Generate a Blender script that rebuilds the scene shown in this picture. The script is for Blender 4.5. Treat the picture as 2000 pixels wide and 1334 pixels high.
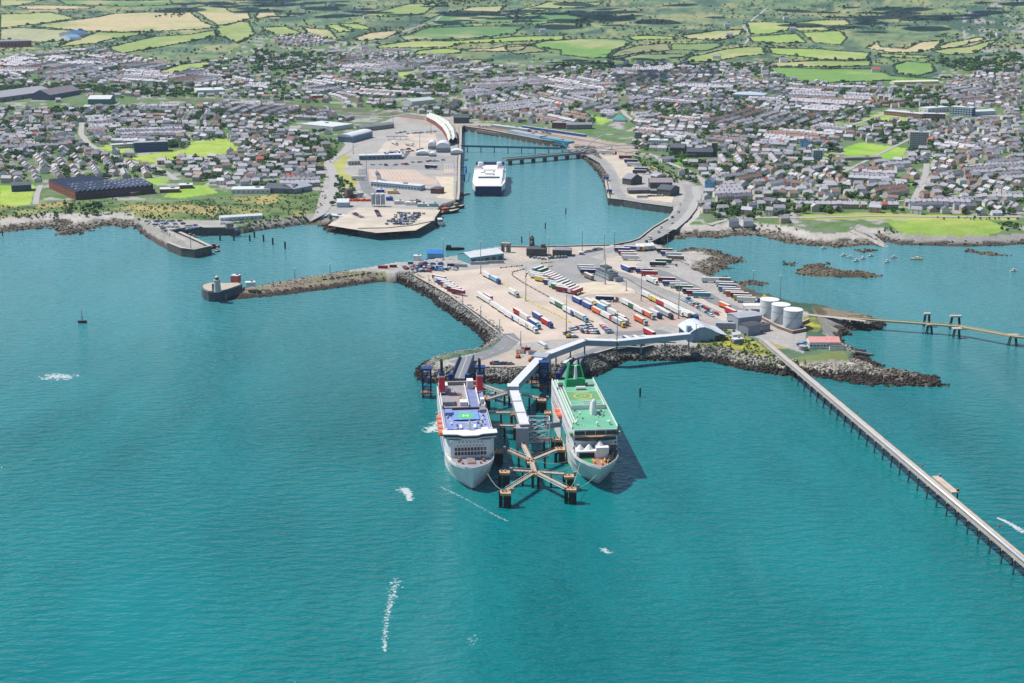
# Aerial view over a ferry harbour: two ferries on finger berths, a lorry park on an island,
# an inner harbour with a fast catamaran ferry, a slate-roofed town and fields behind.
import bpy, math, random
import numpy as np
from math import radians, sin, cos, tan, pi, hypot, atan2
from mathutils import Vector
for o_ in list(bpy.data.objects): bpy.data.objects.remove(o_)
S = bpy.context.scene
COL = S.collection
rng = random.Random(7)

# ---------------------------------------------------------------- camera
CAMH, F, PITCH = 300.0, 2778.0, radians(15.62)
cam_d = bpy.data.cameras.new('camera'); cam = bpy.data.objects.new('camera', cam_d); COL.objects.link(cam)
cam_d.sensor_width = 36.0; cam_d.lens = 36.0*F/2000.0; cam_d.clip_start = 1.0; cam_d.clip_end = 60000.0
cam.location = (0, 0, CAMH); cam.rotation_euler = (pi/2-PITCH, 0, 0); S.camera = cam
# ---------------------------------------------------------------- sky and sun
SUN_EL, SUN_AZ = radians(59), radians(-72)          # azimuth measured from +Y, clockwise
W = bpy.data.worlds.new('World'); S.world = W; W.use_nodes = True
wn = W.node_tree.nodes; wl = W.node_tree.links
sky = wn.new('ShaderNodeTexSky'); sky.sky_type = 'NISHITA'; sky.sun_disc = False
sky.sun_elevation = SUN_EL; sky.sun_rotation = SUN_AZ; sky.altitude = 100; sky.dust_density = 0.05; sky.ozone_density = 2.5
wn['Background'].inputs[1].default_value = 0.102
wl.new(sky.outputs[0], wn['Background'].inputs[0])
sd_ = bpy.data.lights.new('sun', 'SUN'); sd_.energy = 5.0; sd_.angle = radians(0.53); sd_.color = (1.0, 0.95, 0.87)
sun = bpy.data.objects.new('sun', sd_); COL.objects.link(sun)
SUNV = Vector((sin(SUN_AZ)*cos(SUN_EL), cos(SUN_AZ)*cos(SUN_EL), sin(SUN_EL)))
sun.rotation_euler = SUNV.to_track_quat('Z', 'Y').to_euler(); sun.location = (0, 1500, 2500)
S.view_settings.view_transform = 'Standard'; S.view_settings.look = 'None'
S.view_settings.exposure = 0.30; S.view_settings.gamma = 1.0; S.view_settings.use_curve_mapping = False
S.cycles.max_bounces = 5; S.cycles.diffuse_bounces = 2; S.cycles.glossy_bounces = 2; S.cycles.transparent_max_bounces = 6
S.cycles.volume_bounces = 0

# ---------------------------------------------------------------- geometry of the view (photo pixel -> place)
CP, SP = cos(PITCH), sin(PITCH)
def ray(px, py):
    u = (px-1000.0)/F; v = (py-667.0)/F
    return u, CP-v*SP, -SP-v*CP
def Gz(px, py, z=0.0):
    a, b, c = ray(px, py); k = (z-CAMH)/c
    return Vector((a*k, b*k, z))
def proj(x, y, z):
    dz = z-CAMH; dep = y*CP-dz*SP; up = y*SP+dz*CP
    return 1000+F*x/dep, 667-F*up/dep

# ---------------------------------------------------------------- materials
def lin(r, g, b): return tuple(((c/255.0)/12.92 if c <= 10 else ((c/255.0+0.055)/1.055)**2.4) for c in (r, g, b))
MATS = {}
def mat(name, col, rough=0.7, metal=0.0, var=0.0, scale=1.0, spec=0.3, bump=0.0):
    if name in MATS: return MATS[name]
    m = bpy.data.materials.new(name); m.use_nodes = True; N = m.node_tree.nodes; L = m.node_tree.links
    p = N['Principled BSDF']; p.inputs['Roughness'].default_value = rough; p.inputs['Metallic'].default_value = metal
    p.inputs['Specular IOR Level'].default_value = spec
    c = (*col, 1.0)
    p.inputs['Base Color'].default_value = c
    if var > 0 or bump > 0:
        g = N.new('ShaderNodeNewGeometry')
        t = N.new('ShaderNodeTexNoise'); t.inputs['Scale'].default_value = scale; t.inputs['Detail'].default_value = 4
        L.new(g.outputs['Position'], t.inputs['Vector'])
        if var > 0:
            r = N.new('ShaderNodeMapRange'); r.inputs['From Min'].default_value = 0.3; r.inputs['From Max'].default_value = 0.7
            r.inputs['To Min'].default_value = 1-var; r.inputs['To Max'].default_value = 1+var
            L.new(t.outputs['Fac'], r.inputs['Value'])
            x = N.new('ShaderNodeMix'); x.data_type = 'RGBA'; x.blend_type = 'MULTIPLY'; x.inputs['Factor'].default_value = 1
            x.inputs[6].default_value = c; L.new(r.outputs[0], x.inputs[7]); L.new(x.outputs[2], p.inputs['Base Color'])
        if bump > 0:
            b = N.new('ShaderNodeBump'); b.inputs['Distance'].default_value = bump; b.inputs['Strength'].default_value = 1
            L.new(t.outputs['Fac'], b.inputs['Height']); L.new(b.outputs[0], p.inputs['Normal'])
    MATS[name] = m
    return m
def rmat(name, cols, rough=0.7, spec=0.3, var=0.15, scale=0.5):
    """one material whose colour is picked per object by Object Info random"""
    if name in MATS: return MATS[name]
    m = mat(name, cols[0], rough, 0, var, scale, spec); N = m.node_tree.nodes; L = m.node_tree.links
    oi = N.new('ShaderNodeObjectInfo'); cr = N.new('ShaderNodeValToRGB'); cr.color_ramp.interpolation = 'CONSTANT'
    e = cr.color_ramp.elements
    while len(e) < len(cols): e.new(0.5)
    for i, c in enumerate(cols): e[i].position = i/len(cols); e[i].color = (*c, 1)
    L.new(oi.outputs['Random'], cr.inputs[0])
    x = [n for n in N if n.type == 'MIX'][0]; L.new(cr.outputs[0], x.inputs[6])
    return m
def cmat(name, rough=0.8, spec=0.2, n1=0.25, s1=0.06, n2=0.2, s2=0.6, bump=0.0):
    """colour attribute 'Col' of the mesh, broken up by two noises"""
    m = bpy.data.materials.new(name); m.use_nodes = True; N = m.node_tree.nodes; L = m.node_tree.links
    p = N['Principled BSDF']; p.inputs['Roughness'].default_value = rough; p.inputs['Specular IOR Level'].default_value = spec
    at = N.new('ShaderNodeAttribute'); at.attribute_name = 'Col'; g = N.new('ShaderNodeNewGeometry'); out = at.outputs['Color']
    for n_, s_ in ((n1, s1), (n2, s2)):
        t = N.new('ShaderNodeTexNoise'); t.inputs['Scale'].default_value = s_; t.inputs['Detail'].default_value = 3
        L.new(g.outputs['Position'], t.inputs['Vector'])
        r = N.new('ShaderNodeMapRange'); r.inputs['From Min'].default_value = 0.3; r.inputs['From Max'].default_value = 0.7
        r.inputs['To Min'].default_value = 1-n_; r.inputs['To Max'].default_value = 1+n_; L.new(t.outputs['Fac'], r.inputs['Value'])
        x = N.new('ShaderNodeMix'); x.data_type = 'RGBA'; x.blend_type = 'MULTIPLY'; x.inputs['Factor'].default_value = 1
        L.new(out, x.inputs[6]); L.new(r.outputs[0], x.inputs[7]); out = x.outputs[2]
    L.new(out, p.inputs['Base Color'])
    if bump > 0:
        b = N.new('ShaderNodeBump'); b.inputs['Distance'].default_value = bump
        L.new(t.outputs['Fac'], b.inputs['Height']); L.new(b.outputs[0], p.inputs['Normal'])
    MATS[name] = m
    return m

# ---------------------------------------------------------------- mesh building
class MB:
    def __init__(s): s.v = []; s.f = []; s.m = []; s.n = 0
    def add(s, vs, fs, m=0):
        k = len(s.v); s.v.extend([tuple(p) for p in vs])
        for f in fs: s.f.append(tuple(i+k for i in f)); s.m.append(m)
        return s
    def box(s, c, d, rz=0.0, m=0, top=None, mt=None, bottom=True):
        """box with base centre c, size d; top=(sx,sy) shrinks the top; mt = material of the top face"""
        tx, ty = top if top else (1, 1); hx, hy = d[0]/2, d[1]/2; C_, S_ = cos(rz), sin(rz); vs = []
        for z, kx, ky in ((0, 1, 1), (d[2], tx, ty)):
            for sx, sy in ((-1, -1), (1, -1), (1, 1), (-1, 1)):
                x, y = sx*hx*kx, sy*hy*ky; vs.append((c[0]+x*C_-y*S_, c[1]+x*S_+y*C_, c[2]+z))
        s.add(vs, [(0, 1, 5, 4), (1, 2, 6, 5), (2, 3, 7, 6), (3, 0, 4, 7)], m)
        k = len(s.v)-8
        s.f.append((k+4, k+5, k+6, k+7)); s.m.append(m if mt is None else mt)
        if bottom: s.f.append((k+3, k+2, k+1, k)); s.m.append(m)
        return s
    def prism(s, poly, z0, z1, m=0, mt=None, inset=0.0):
        """extruded polygon (list of (x,y)), made counter-clockwise"""
        a = sum(poly[i][0]*poly[(i+1) % len(poly)][1]-poly[(i+1) % len(poly)][0]*poly[i][1] for i in range(len(poly)))
        P = list(poly) if a > 0 else list(poly)[::-1]
        n = len(P); vs = [(p[0], p[1], z0) for p in P]+[(p[0], p[1], z1) for p in P]
        s.add(vs, [(i, (i+1) % n, n+(i+1) % n, n+i) for i in range(n)], m)
        k = len(s.v)-2*n; s.f.append(tuple(range(k+n, k+2*n))); s.m.append(m if mt is None else mt)
        s.f.append(tuple(range(k+n-1, k-1, -1))); s.m.append(m)
        return s
    def poly(s, pts, m=0):
        k = len(s.v); s.v.extend([tuple(p) for p in pts]); s.f.append(tuple(range(k, k+len(pts)))); s.m.append(m); return s
    def tube(s, a, b, r, n=6, m=0, r2=None, caps=True):
        a = Vector(a); b = Vector(b); d = (b-a)
        if d.length < 1e-6: return s
        d.normalize(); u = d.orthogonal().normalized(); w = d.cross(u); r2 = r if r2 is None else r2; vs = []
        for p, q in ((a, r), (b, r2)):
            for i in range(n): t = 2*pi*i/n; vs.append(p+u*(q*cos(t))+w*(q*sin(t)))
        fs = [(i, (i+1) % n, n+(i+1) % n, n+i) for i in range(n)]
        if caps: fs += [tuple(range(n-1, -1, -1)), tuple(range(n, 2*n))]
        return s.add(vs, fs, m)
    def beam(s, a, b, w, h, m=0):
        """rectangular bar from a to b, width w (horizontal), height h, a and b on its bottom centre line"""
        a = Vector(a); b = Vector(b); d = b-a; n = Vector((-d.y, d.x, 0))
        n = n.normalized()*(w/2) if n.length > 1e-6 else Vector((w/2, 0, 0)); up = Vector((0, 0, h))
        vs = [a-n, a+n, a+n+up, a-n+up, b-n, b+n, b+n+up, b-n+up]
        return s.add(vs, [(0, 4, 5, 1), (1, 5, 6, 2), (2, 6, 7, 3), (3, 7, 4, 0), (0, 1, 2, 3), (7, 6, 5, 4)], m)
    def lathe(s, c, prof, n=16, m=0, cap=True):
        """prof: list of (radius, z)"""
        vs = [(c[0]+r*cos(2*pi*i/n), c[1]+r*sin(2*pi*i/n), c[2]+z) for r, z in prof for i in range(n)]
        fs = [(j*n+i, j*n+(i+1) % n, (j+1)*n+(i+1) % n, (j+1)*n+i) for j in range(len(prof)-1) for i in range(n)]
        if cap: fs.append(tuple((len(prof)-1)*n+i for i in range(n)))
        return s.add(vs, fs, m)
    def gable(s, c, d, rise, rz=0.0, over=0.3, m=0, th=0.25):
        """gabled roof over a box with eaves centre c, plan d (ridge along local x)"""
        C_, S_ = cos(rz), sin(rz); hx, hy = d[0]/2+over, d[1]/2+over; dz = -rise*over/(d[1]/2)
        L_ = [(-hx, -hy, dz), (hx, -hy, dz), (hx, 0, rise), (-hx, 0, rise), (-hx, hy, dz), (hx, hy, dz)]
        vs = [(c[0]+x*C_-y*S_, c[1]+x*S_+y*C_, c[2]+z+k) for k in (th, 0) for x, y, z in L_]
        return s.add(vs, [(0, 1, 2, 3), (3, 2, 5, 4), (7, 6, 9, 8), (8, 9, 10, 11), (0, 6, 7, 1), (4, 5, 11, 10), (0, 3, 9, 6), (3, 4, 10, 9), (1, 7, 8, 2), (2, 8, 11, 5)], m)
    def gable_wall(s, c, d, h, rise, rz=0.0, m=0):
        """walls of a gabled building: base centre c, plan d, eaves height h"""
        C_, S_ = cos(rz), sin(rz); hx, hy = d[0]/2, d[1]/2
        L_ = [(-hx, -hy, 0), (hx, -hy, 0), (hx, hy, 0), (-hx, hy, 0), (-hx, -hy, h), (hx, -hy, h), (hx, hy, h), (-hx, hy, h), (-hx, 0, h+rise), (hx, 0, h+rise)]
        vs = [(c[0]+x*C_-y*S_, c[1]+x*S_+y*C_, c[2]+z) for x, y, z in L_]
        return s.add(vs, [(0, 1, 5, 4), (1, 2, 6, 9, 5), (2, 3, 7, 6), (3, 0, 4, 8, 7)], m)
    def hip(s, c, d, rise, rz=0.0, over=0.3, m=0):
        C_, S_ = cos(rz), sin(rz); hx, hy = d[0]/2+over, d[1]/2+over; r = max(hx-hy, 0.05)
        L_ = [(-hx, -hy, 0), (hx, -hy, 0), (hx, hy, 0), (-hx, hy, 0), (-r, 0, rise), (r, 0, rise)]
        vs = [(c[0]+x*C_-y*S_, c[1]+x*S_+y*C_, c[2]+z) for x, y, z in L_]
        return s.add(vs, [(0, 1, 5, 4), (1, 2, 5), (2, 3, 4, 5), (3, 0, 4), (3, 2, 1, 0)], m)
    def mesh(s, name, mats):
        me = bpy.data.meshes.new(name); me.from_pydata(s.v, [], s.f)
        for m in (mats if isinstance(mats, (list, tuple)) else [mats]): me.materials.append(m)
        if len(me.materials) > 1: me.polygons.foreach_set('material_index', s.m)
        me.update(); return me
    def build(s, name, mats, parent=None, smooth=False):
        me = s.mesh(name, mats)
        if smooth: me.polygons.foreach_set('use_smooth', [True]*len(me.polygons))
        return obj(name, me, parent)
def obj(name, me, parent=None, loc=None, rz=0.0):
    o = bpy.data.objects.new(name, me); COL.objects.link(o)
    if parent is not None: o.parent = parent
    if loc is not None: o.location = loc
    if rz: o.rotation_euler = (0, 0, rz)
    return o
def tag(o, label, cat, group=None):
    o['label'] = label; o['category'] = cat
    if group: o['group'] = group
    return o
def struct(o): o['kind'] = 'structure'; return o
def stuff(o, label=None, cat=None):
    o['kind'] = 'stuff'
    if label: o['label'] = label
    if cat: o['category'] = cat
    return o
def thing(name, label, cat, loc=(0, 0, 0), rz=0.0, group=None):
    o = obj(name, None, None, loc, rz); o.empty_display_size = 1.0
    return tag(o, label, cat, group)
def dup(root, loc, rz, label, group=None):
    r = root.copy(); COL.objects.link(r); r.location = loc; r.rotation_euler = (0, 0, rz); r['label'] = label
    if group: r['group'] = group
    for ch in root.children:
        c = ch.copy(); COL.objects.link(c); c.parent = r
        for g in ch.children: d = g.copy(); COL.objects.link(d); d.parent = c
    return r
ORD = ('zeroth first second third fourth fifth sixth seventh eighth ninth tenth eleventh twelfth thirteenth fourteenth fifteenth sixteenth seventeenth eighteenth nineteenth').split()
TENS = {2: 'twent', 3: 'thirt', 4: 'fort', 5: 'fift', 6: 'sixt', 7: 'sevent', 8: 'eight', 9: 'ninet'}
def nth(i):
    if i < 20: return ORD[i]
    if i >= 100: return ('hundredth' if i == 100 else 'hundred-and-'+nth(i-100)) if i < 200 else 'two-hundred-and-'+nth(i-200) if i > 200 else 'two-hundredth'
    t, u = divmod(i, 10)
    return TENS[t]+'ieth' if u == 0 else TENS[t]+'y-'+ORD[u]

# ---------------------------------------------------------------- numpy noise
def vnoise(x, y, seed=0):
    xi = np.floor(x).astype(np.int64); yi = np.floor(y).astype(np.int64); fx = x-xi; fy = y-yi
    fx = fx*fx*(3-2*fx); fy = fy*fy*(3-2*fy)
    def h(a, b):
        n = (a*374761393+b*668265263+seed*974634777) & 0xffffffff
        n = ((n ^ (n >> 13))*1274126177) & 0xffffffff
        return ((n ^ (n >> 16)) & 0xffff)/65535.0
    return (h(xi, yi)*(1-fx)+h(xi+1, yi)*fx)*(1-fy)+(h(xi, yi+1)*(1-fx)+h(xi+1, yi+1)*fx)*fy
def fbm(x, y, seed=0, o=3): return sum(vnoise(x*2**k, y*2**k, seed+k)*0.5**k for k in range(o))/sum(0.5**k for k in range(o))
def sstep(a, b, x): t = np.clip((x-a)/(b-a), 0, 1); return t*t*(3-2*t)
def inpoly(px, py, poly):
    P = np.asarray(poly, float); r = np.zeros(px.shape, bool); j = len(P)-1
    for i in range(len(P)):
        xi, yi = P[i]; xj, yj = P[j]
        c = ((yi > py) != (yj > py)) & (px < (xj-xi)*(py-yi)/((yj-yi) if yj != yi else 1e-9)+xi)
        r ^= c; j = i
    return r

# ---------------------------------------------------------------- coastline (waterline, photo pixels)
COAST = [(-300, 470), (-60, 457), (0, 455), (20, 452), (50, 450), (75, 447), (100, 443), (112, 452), (122, 462), (150, 458), (172, 452), (185, 445), (215, 441), (245, 444), (262, 442), (270, 452),
 (288, 465), (306, 477), (330, 489), (357, 500), (380, 503), (410, 496), (385, 484), (352, 469), (338, 463), (367, 459), (387, 460), (456, 459), (500, 452), (545, 445), (589, 440), (618, 438), (634, 444), (632, 452), (648, 456), (666, 459),
 (704, 462.5), (755, 461), (803, 455), (847, 446), (849, 437), (864, 414), (894, 404), (896, 389), (897, 327), (899, 300), (900, 258), (908, 256), (960, 264), (1000, 272), (1058, 283), (1107, 289),
 (1112, 300), (1134, 307), (1153, 322), (1168, 338), (1176, 353), (1182, 363), (1189, 401), (1219, 404), (1255, 410), (1313, 418), (1303, 434), (1276, 455), (1248, 480), (1229, 486), (1199, 491), (1102, 494), (1025, 495),
 (980, 494), (923, 502), (896, 512), (866, 517), (827, 522), (804, 525), (780, 525), (727, 535), (576, 558), (502, 569), (470, 573), (440, 574), (412, 572), (394, 577), (396, 582), (405, 587), (427, 588),
 (455, 586), (563, 576), (665, 562), (737, 551), (780, 553), (812, 569), (841, 586), (882, 617), (923, 644), (949, 670), (923, 690), (841, 705), (811, 722), (810, 731), (816, 742), (830, 748), (870, 749), (936, 747), (984, 750),
 (1020, 749), (1064, 744), (1134, 738), (1170, 735), (1186, 726), (1210, 712), (1229, 705), (1252, 704), (1334, 705), (1395, 707), (1436, 718), (1450, 721), (1490, 728), (1531, 734), (1593, 739), (1634, 744), (1700, 750), (1756, 754), (1797, 757), (1830, 754), (1843, 748),
 (1823, 738), (1797, 732), (1756, 728), (1713, 717), (1703, 703), (1678, 697), (1690, 690), (1660, 683), (1646, 671), (1640, 658), (1664, 654), (1640, 645), (1680, 645), (1715, 644), (1729, 634), (1715, 628), (1680, 621), (1654, 616), (1623, 605), (1566, 600), (1538, 591), (1523, 583), (1509, 579),
 (1487, 576), (1464, 564), (1452, 557), (1480, 558), (1505, 555), (1477, 548), (1436, 550), (1421, 545), (1379, 540), (1400, 532), (1413, 523), (1454, 510), (1440, 503), (1415, 499), (1391, 489), (1350, 485), (1320, 491), (1297, 487), (1277, 483), (1284, 474), (1296, 478),
 (1306, 468), (1357, 464), (1398, 465), (1459, 459), (1500, 464), (1538, 476), (1580, 480), (1627, 483), (1694, 480), (1724, 482), (1722, 470), (1755, 478), (1819, 480), (1882, 482), (1959, 480), (2000, 477), (2100, 474), (2400, 472)]
ISLETS = [[(1532, 513), (1541, 510), (1554, 514), (1545, 518), (1533, 517)], [(1553, 533), (1570, 520), (1600, 513), (1617, 516), (1608, 523), (1650, 531), (1690, 533), (1729, 540), (1690, 543), (1620, 541), (1580, 540)],
          [(1678, 489), (1696, 486), (1712, 489), (1705, 493), (1684, 493)], [(1880, 491), (1890, 488), (1905, 491), (1950, 496), (1970, 499), (1935, 500), (1900, 494)]]
def wpoly(pts, z=0.0): return [Gz(x, y, z).xy for x, y in pts]
coast_w = wpoly(COAST); coast_w += [Vector((9000, 9900)), Vector((-9000, 9900))]
islet_w = [wpoly(p) for p in ISLETS]
def sdf(X, Y, poly):
    P = np.array([(p[0], p[1]) for p in poly]); ins = inpoly(X, Y, P); d = np.full(X.shape, 1e18)
    for i in range(len(P)):
        a = P[i]; b = P[(i+1) % len(P)]; ab = b-a; L2 = ab@ab
        t = np.clip(((X-a[0])*ab[0]+(Y-a[1])*ab[1])/L2, 0, 1)
        np.minimum(d, (X-a[0]-t*ab[0])**2+(Y-a[1]-t*ab[1])**2, out=d)
    d = np.sqrt(d); return np.where(ins, d, -d)
PLAT = 8.0
# slope of the shore: (photo polygon, slope)
SLOPES = [([(440, 530), (790, 500), (790, 540), (760, 562), (563, 592), (440, 604)], 3.0), ([(-400, 380), (262, 380), (262, 445), (250, 480), (-400, 520)], 0.17), ([(1300, 380), (2500, 380), (2500, 520), (1500, 520), (1300, 470)], 0.22),
          ([(1715, 400), (2500, 400), (2500, 520), (1740, 520)], 0.4), ([(600, 430), (706, 440), (706, 480), (600, 480)], 0.2), ([(700, 400), (900, 250), (1130, 250), (1130, 300), (930, 320), (900, 420), (850, 470), (706, 475)], 4.0),
          ([(1176, 350), (1330, 395), (1330, 440), (1262, 490), (1000, 506), (800, 533), (780, 533), (780, 500), (1000, 460), (1240, 460), (1300, 425), (1180, 410)], 3.0),
          ([(318, 455), (460, 440), (500, 460), (430, 500), (400, 506), (378, 500)], 3.5), ([(1690, 640), (1900, 700), (1900, 780), (1540, 760), (1540, 725), (1660, 720)], 0.28),
          ([(1340, 480), (1540, 480), (1540, 560), (1480, 600), (1390, 560), (1290, 500)], 0.16), ([(390, 545), (470, 545), (455, 590), (385, 600)], 4.0)]
# ---------------------------------------------------------------- terrain grid in (x/y, y)
T = np.arange(-0.415, 0.4151, 0.00082)
rows = [850.0]
while rows[-1] < 9600: rows.append(rows[-1]+min(90, max(2.2, 2.0*rows[-1]**2/(F*CAMH)*1.0)))
D = np.array(rows); TT, DD = np.meshgrid(T, D); XX = TT*DD
near = D < 2700; nn = near.sum(); SDF = np.full(XX.shape, 900.0)
SDF[:nn] = sdf(XX[:nn], DD[:nn], coast_w); main_sd = SDF.copy()
for iw in islet_w: SDF[:nn] = np.maximum(SDF[:nn], sdf(XX[:nn], DD[:nn], iw))
PX0, PY0 = proj(XX, DD, 0.0)
SL = np.full(XX.shape, 0.52)
for p_, s_ in SLOPES: SL[inpoly(PX0, PY0, p_)] = s_
rough_sd = SDF+(fbm(XX/9, DD/9, 3)-0.5)*np.where(SL > 1, 0.4, np.where(SL < 0.3, 16, 3.0))*np.clip(1-np.abs(SDF)/40, 0, 1)
Hh = np.clip(rough_sd*SL, -4, PLAT)
SP_ = [Gz(*p, 0).xy for p in [(440, 587), (455, 586), (563, 576), (665, 562), (737, 551), (775, 552)]]; ds_ = np.full(XX.shape, 1e9)
for a_, b_ in zip(SP_[:-1], SP_[1:]):
    e_ = b_-a_; t_ = np.clip(((XX-a_.x)*e_.x+(DD-a_.y)*e_.y)/e_.dot(e_), 0, 1); ds_ = np.minimum(ds_, np.hypot(XX-a_.x-t_*e_.x, DD-a_.y-t_*e_.y))
MOLE = inpoly(PX0, PY0, [(445, 530), (755, 500), (755, 558), (563, 592), (445, 604)])
Hh = np.where(MOLE, np.minimum(Hh, ds_*(0.27+0.5*sstep(670, 752, PX0))+(fbm(XX/5, DD/5, 4)-0.5)*0.8), Hh)
isl = (SDF > main_sd+1)|(main_sd < -5); Hh = np.where(isl, np.minimum(Hh*0.8, 2.6), Hh)
# natural shore: bumpy rock below the plateau
Hh += np.where((SL < 0.3) & (Hh < PLAT-0.5) & (Hh > -2), (fbm(XX/6, DD/6, 9)-0.5)*2.2, 0)
low = inpoly(PX0, PY0, [(1340, 480), (1540, 480), (1540, 560), (1490, 590), (1400, 565), (1345, 525)])
Hh = np.where(low & (SDF < 60), np.minimum(Hh, 4+fbm(XX/14, DD/14, 5)*4.5), Hh)
FLATP = [Gz(*p, 8).xy for p in [(590, 436), (612, 415), (638, 330), (690, 258), (780, 222), (905, 222), (1000, 255), (1130, 262), (1240, 292), (1345, 348), (1400, 372), (1330, 440), (1250, 480), (1100, 470), (890, 440)]]
pd_ = np.full(XX.shape, 900.0); pd_[:nn] = np.maximum(-sdf(XX[:nn], DD[:nn], FLATP), 0)
inl = sstep(0, 420, np.minimum(main_sd, pd_*1.6))
R0 = np.interp(DD, [0, 1780, 2400, 3000, 4000, 5000, 6000, 7500, 9600], [0, 0, 6, 16, 34, 60, 94, 160, 260])
R0 = R0+np.exp(-((XX-2300)/900)**2-((DD-5600)/1600)**2)*70
R0 = R0+(fbm(XX/420, DD/420, 21)-0.5)*sstep(2600, 4200, DD)*26+(fbm(XX/160, DD/160, 22)-0.5)*sstep(2000, 4000, DD)*9
HH = Hh+np.maximum(R0, 0)*inl
PXv, PYv = proj(XX, DD, HH)
def ground(x, y):
    """terrain height"""
    t = (x/y-T[0])/(T[1]-T[0]); i = int(min(max(t, 0), len(T)-2)); a = min(max(t-i, 0), 1)
    j = int(min(max(np.searchsorted(D, y)-1, 0), len(D)-2)); b = (y-D[j])/(D[j+1]-D[j]); b = min(max(b, 0), 1)
    return float((HH[j, i]*(1-a)+HH[j, i+1]*a)*(1-b)+(HH[j+1, i]*(1-a)+HH[j+1, i+1]*a)*b)
def G(px, py):
    """the place on the terrain (or the sea) that shows at a photo pixel"""
    a, b, c = ray(px, py); t = (a/b-T[0])/(T[1]-T[0]); i = int(min(max(t, 0), len(T)-2)); f = min(max(t-i, 0), 1)
    h = np.maximum(HH[:, i]*(1-f)+HH[:, i+1]*f, 0.0); rz = CAMH+D*(c/b); k = np.nonzero(h >= rz)[0]
    if not len(k): k = [len(D)-1]
    k = max(int(k[0]), 1); e0 = rz[k-1]-h[k-1]; e1 = rz[k]-h[k]; q = e0/(e0-e1) if e0 != e1 else 0
    y = D[k-1]+(D[k]-D[k-1])*min(max(q, 0), 1); x = y*a/b
    return Vector((x, y, max(float(h[k-1]+(h[k]-h[k-1])*q), 0)))
P8 = lambda px, py, dz=0.0: Gz(px, py, PLAT+dz)     # a place on the flat port ground
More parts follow.
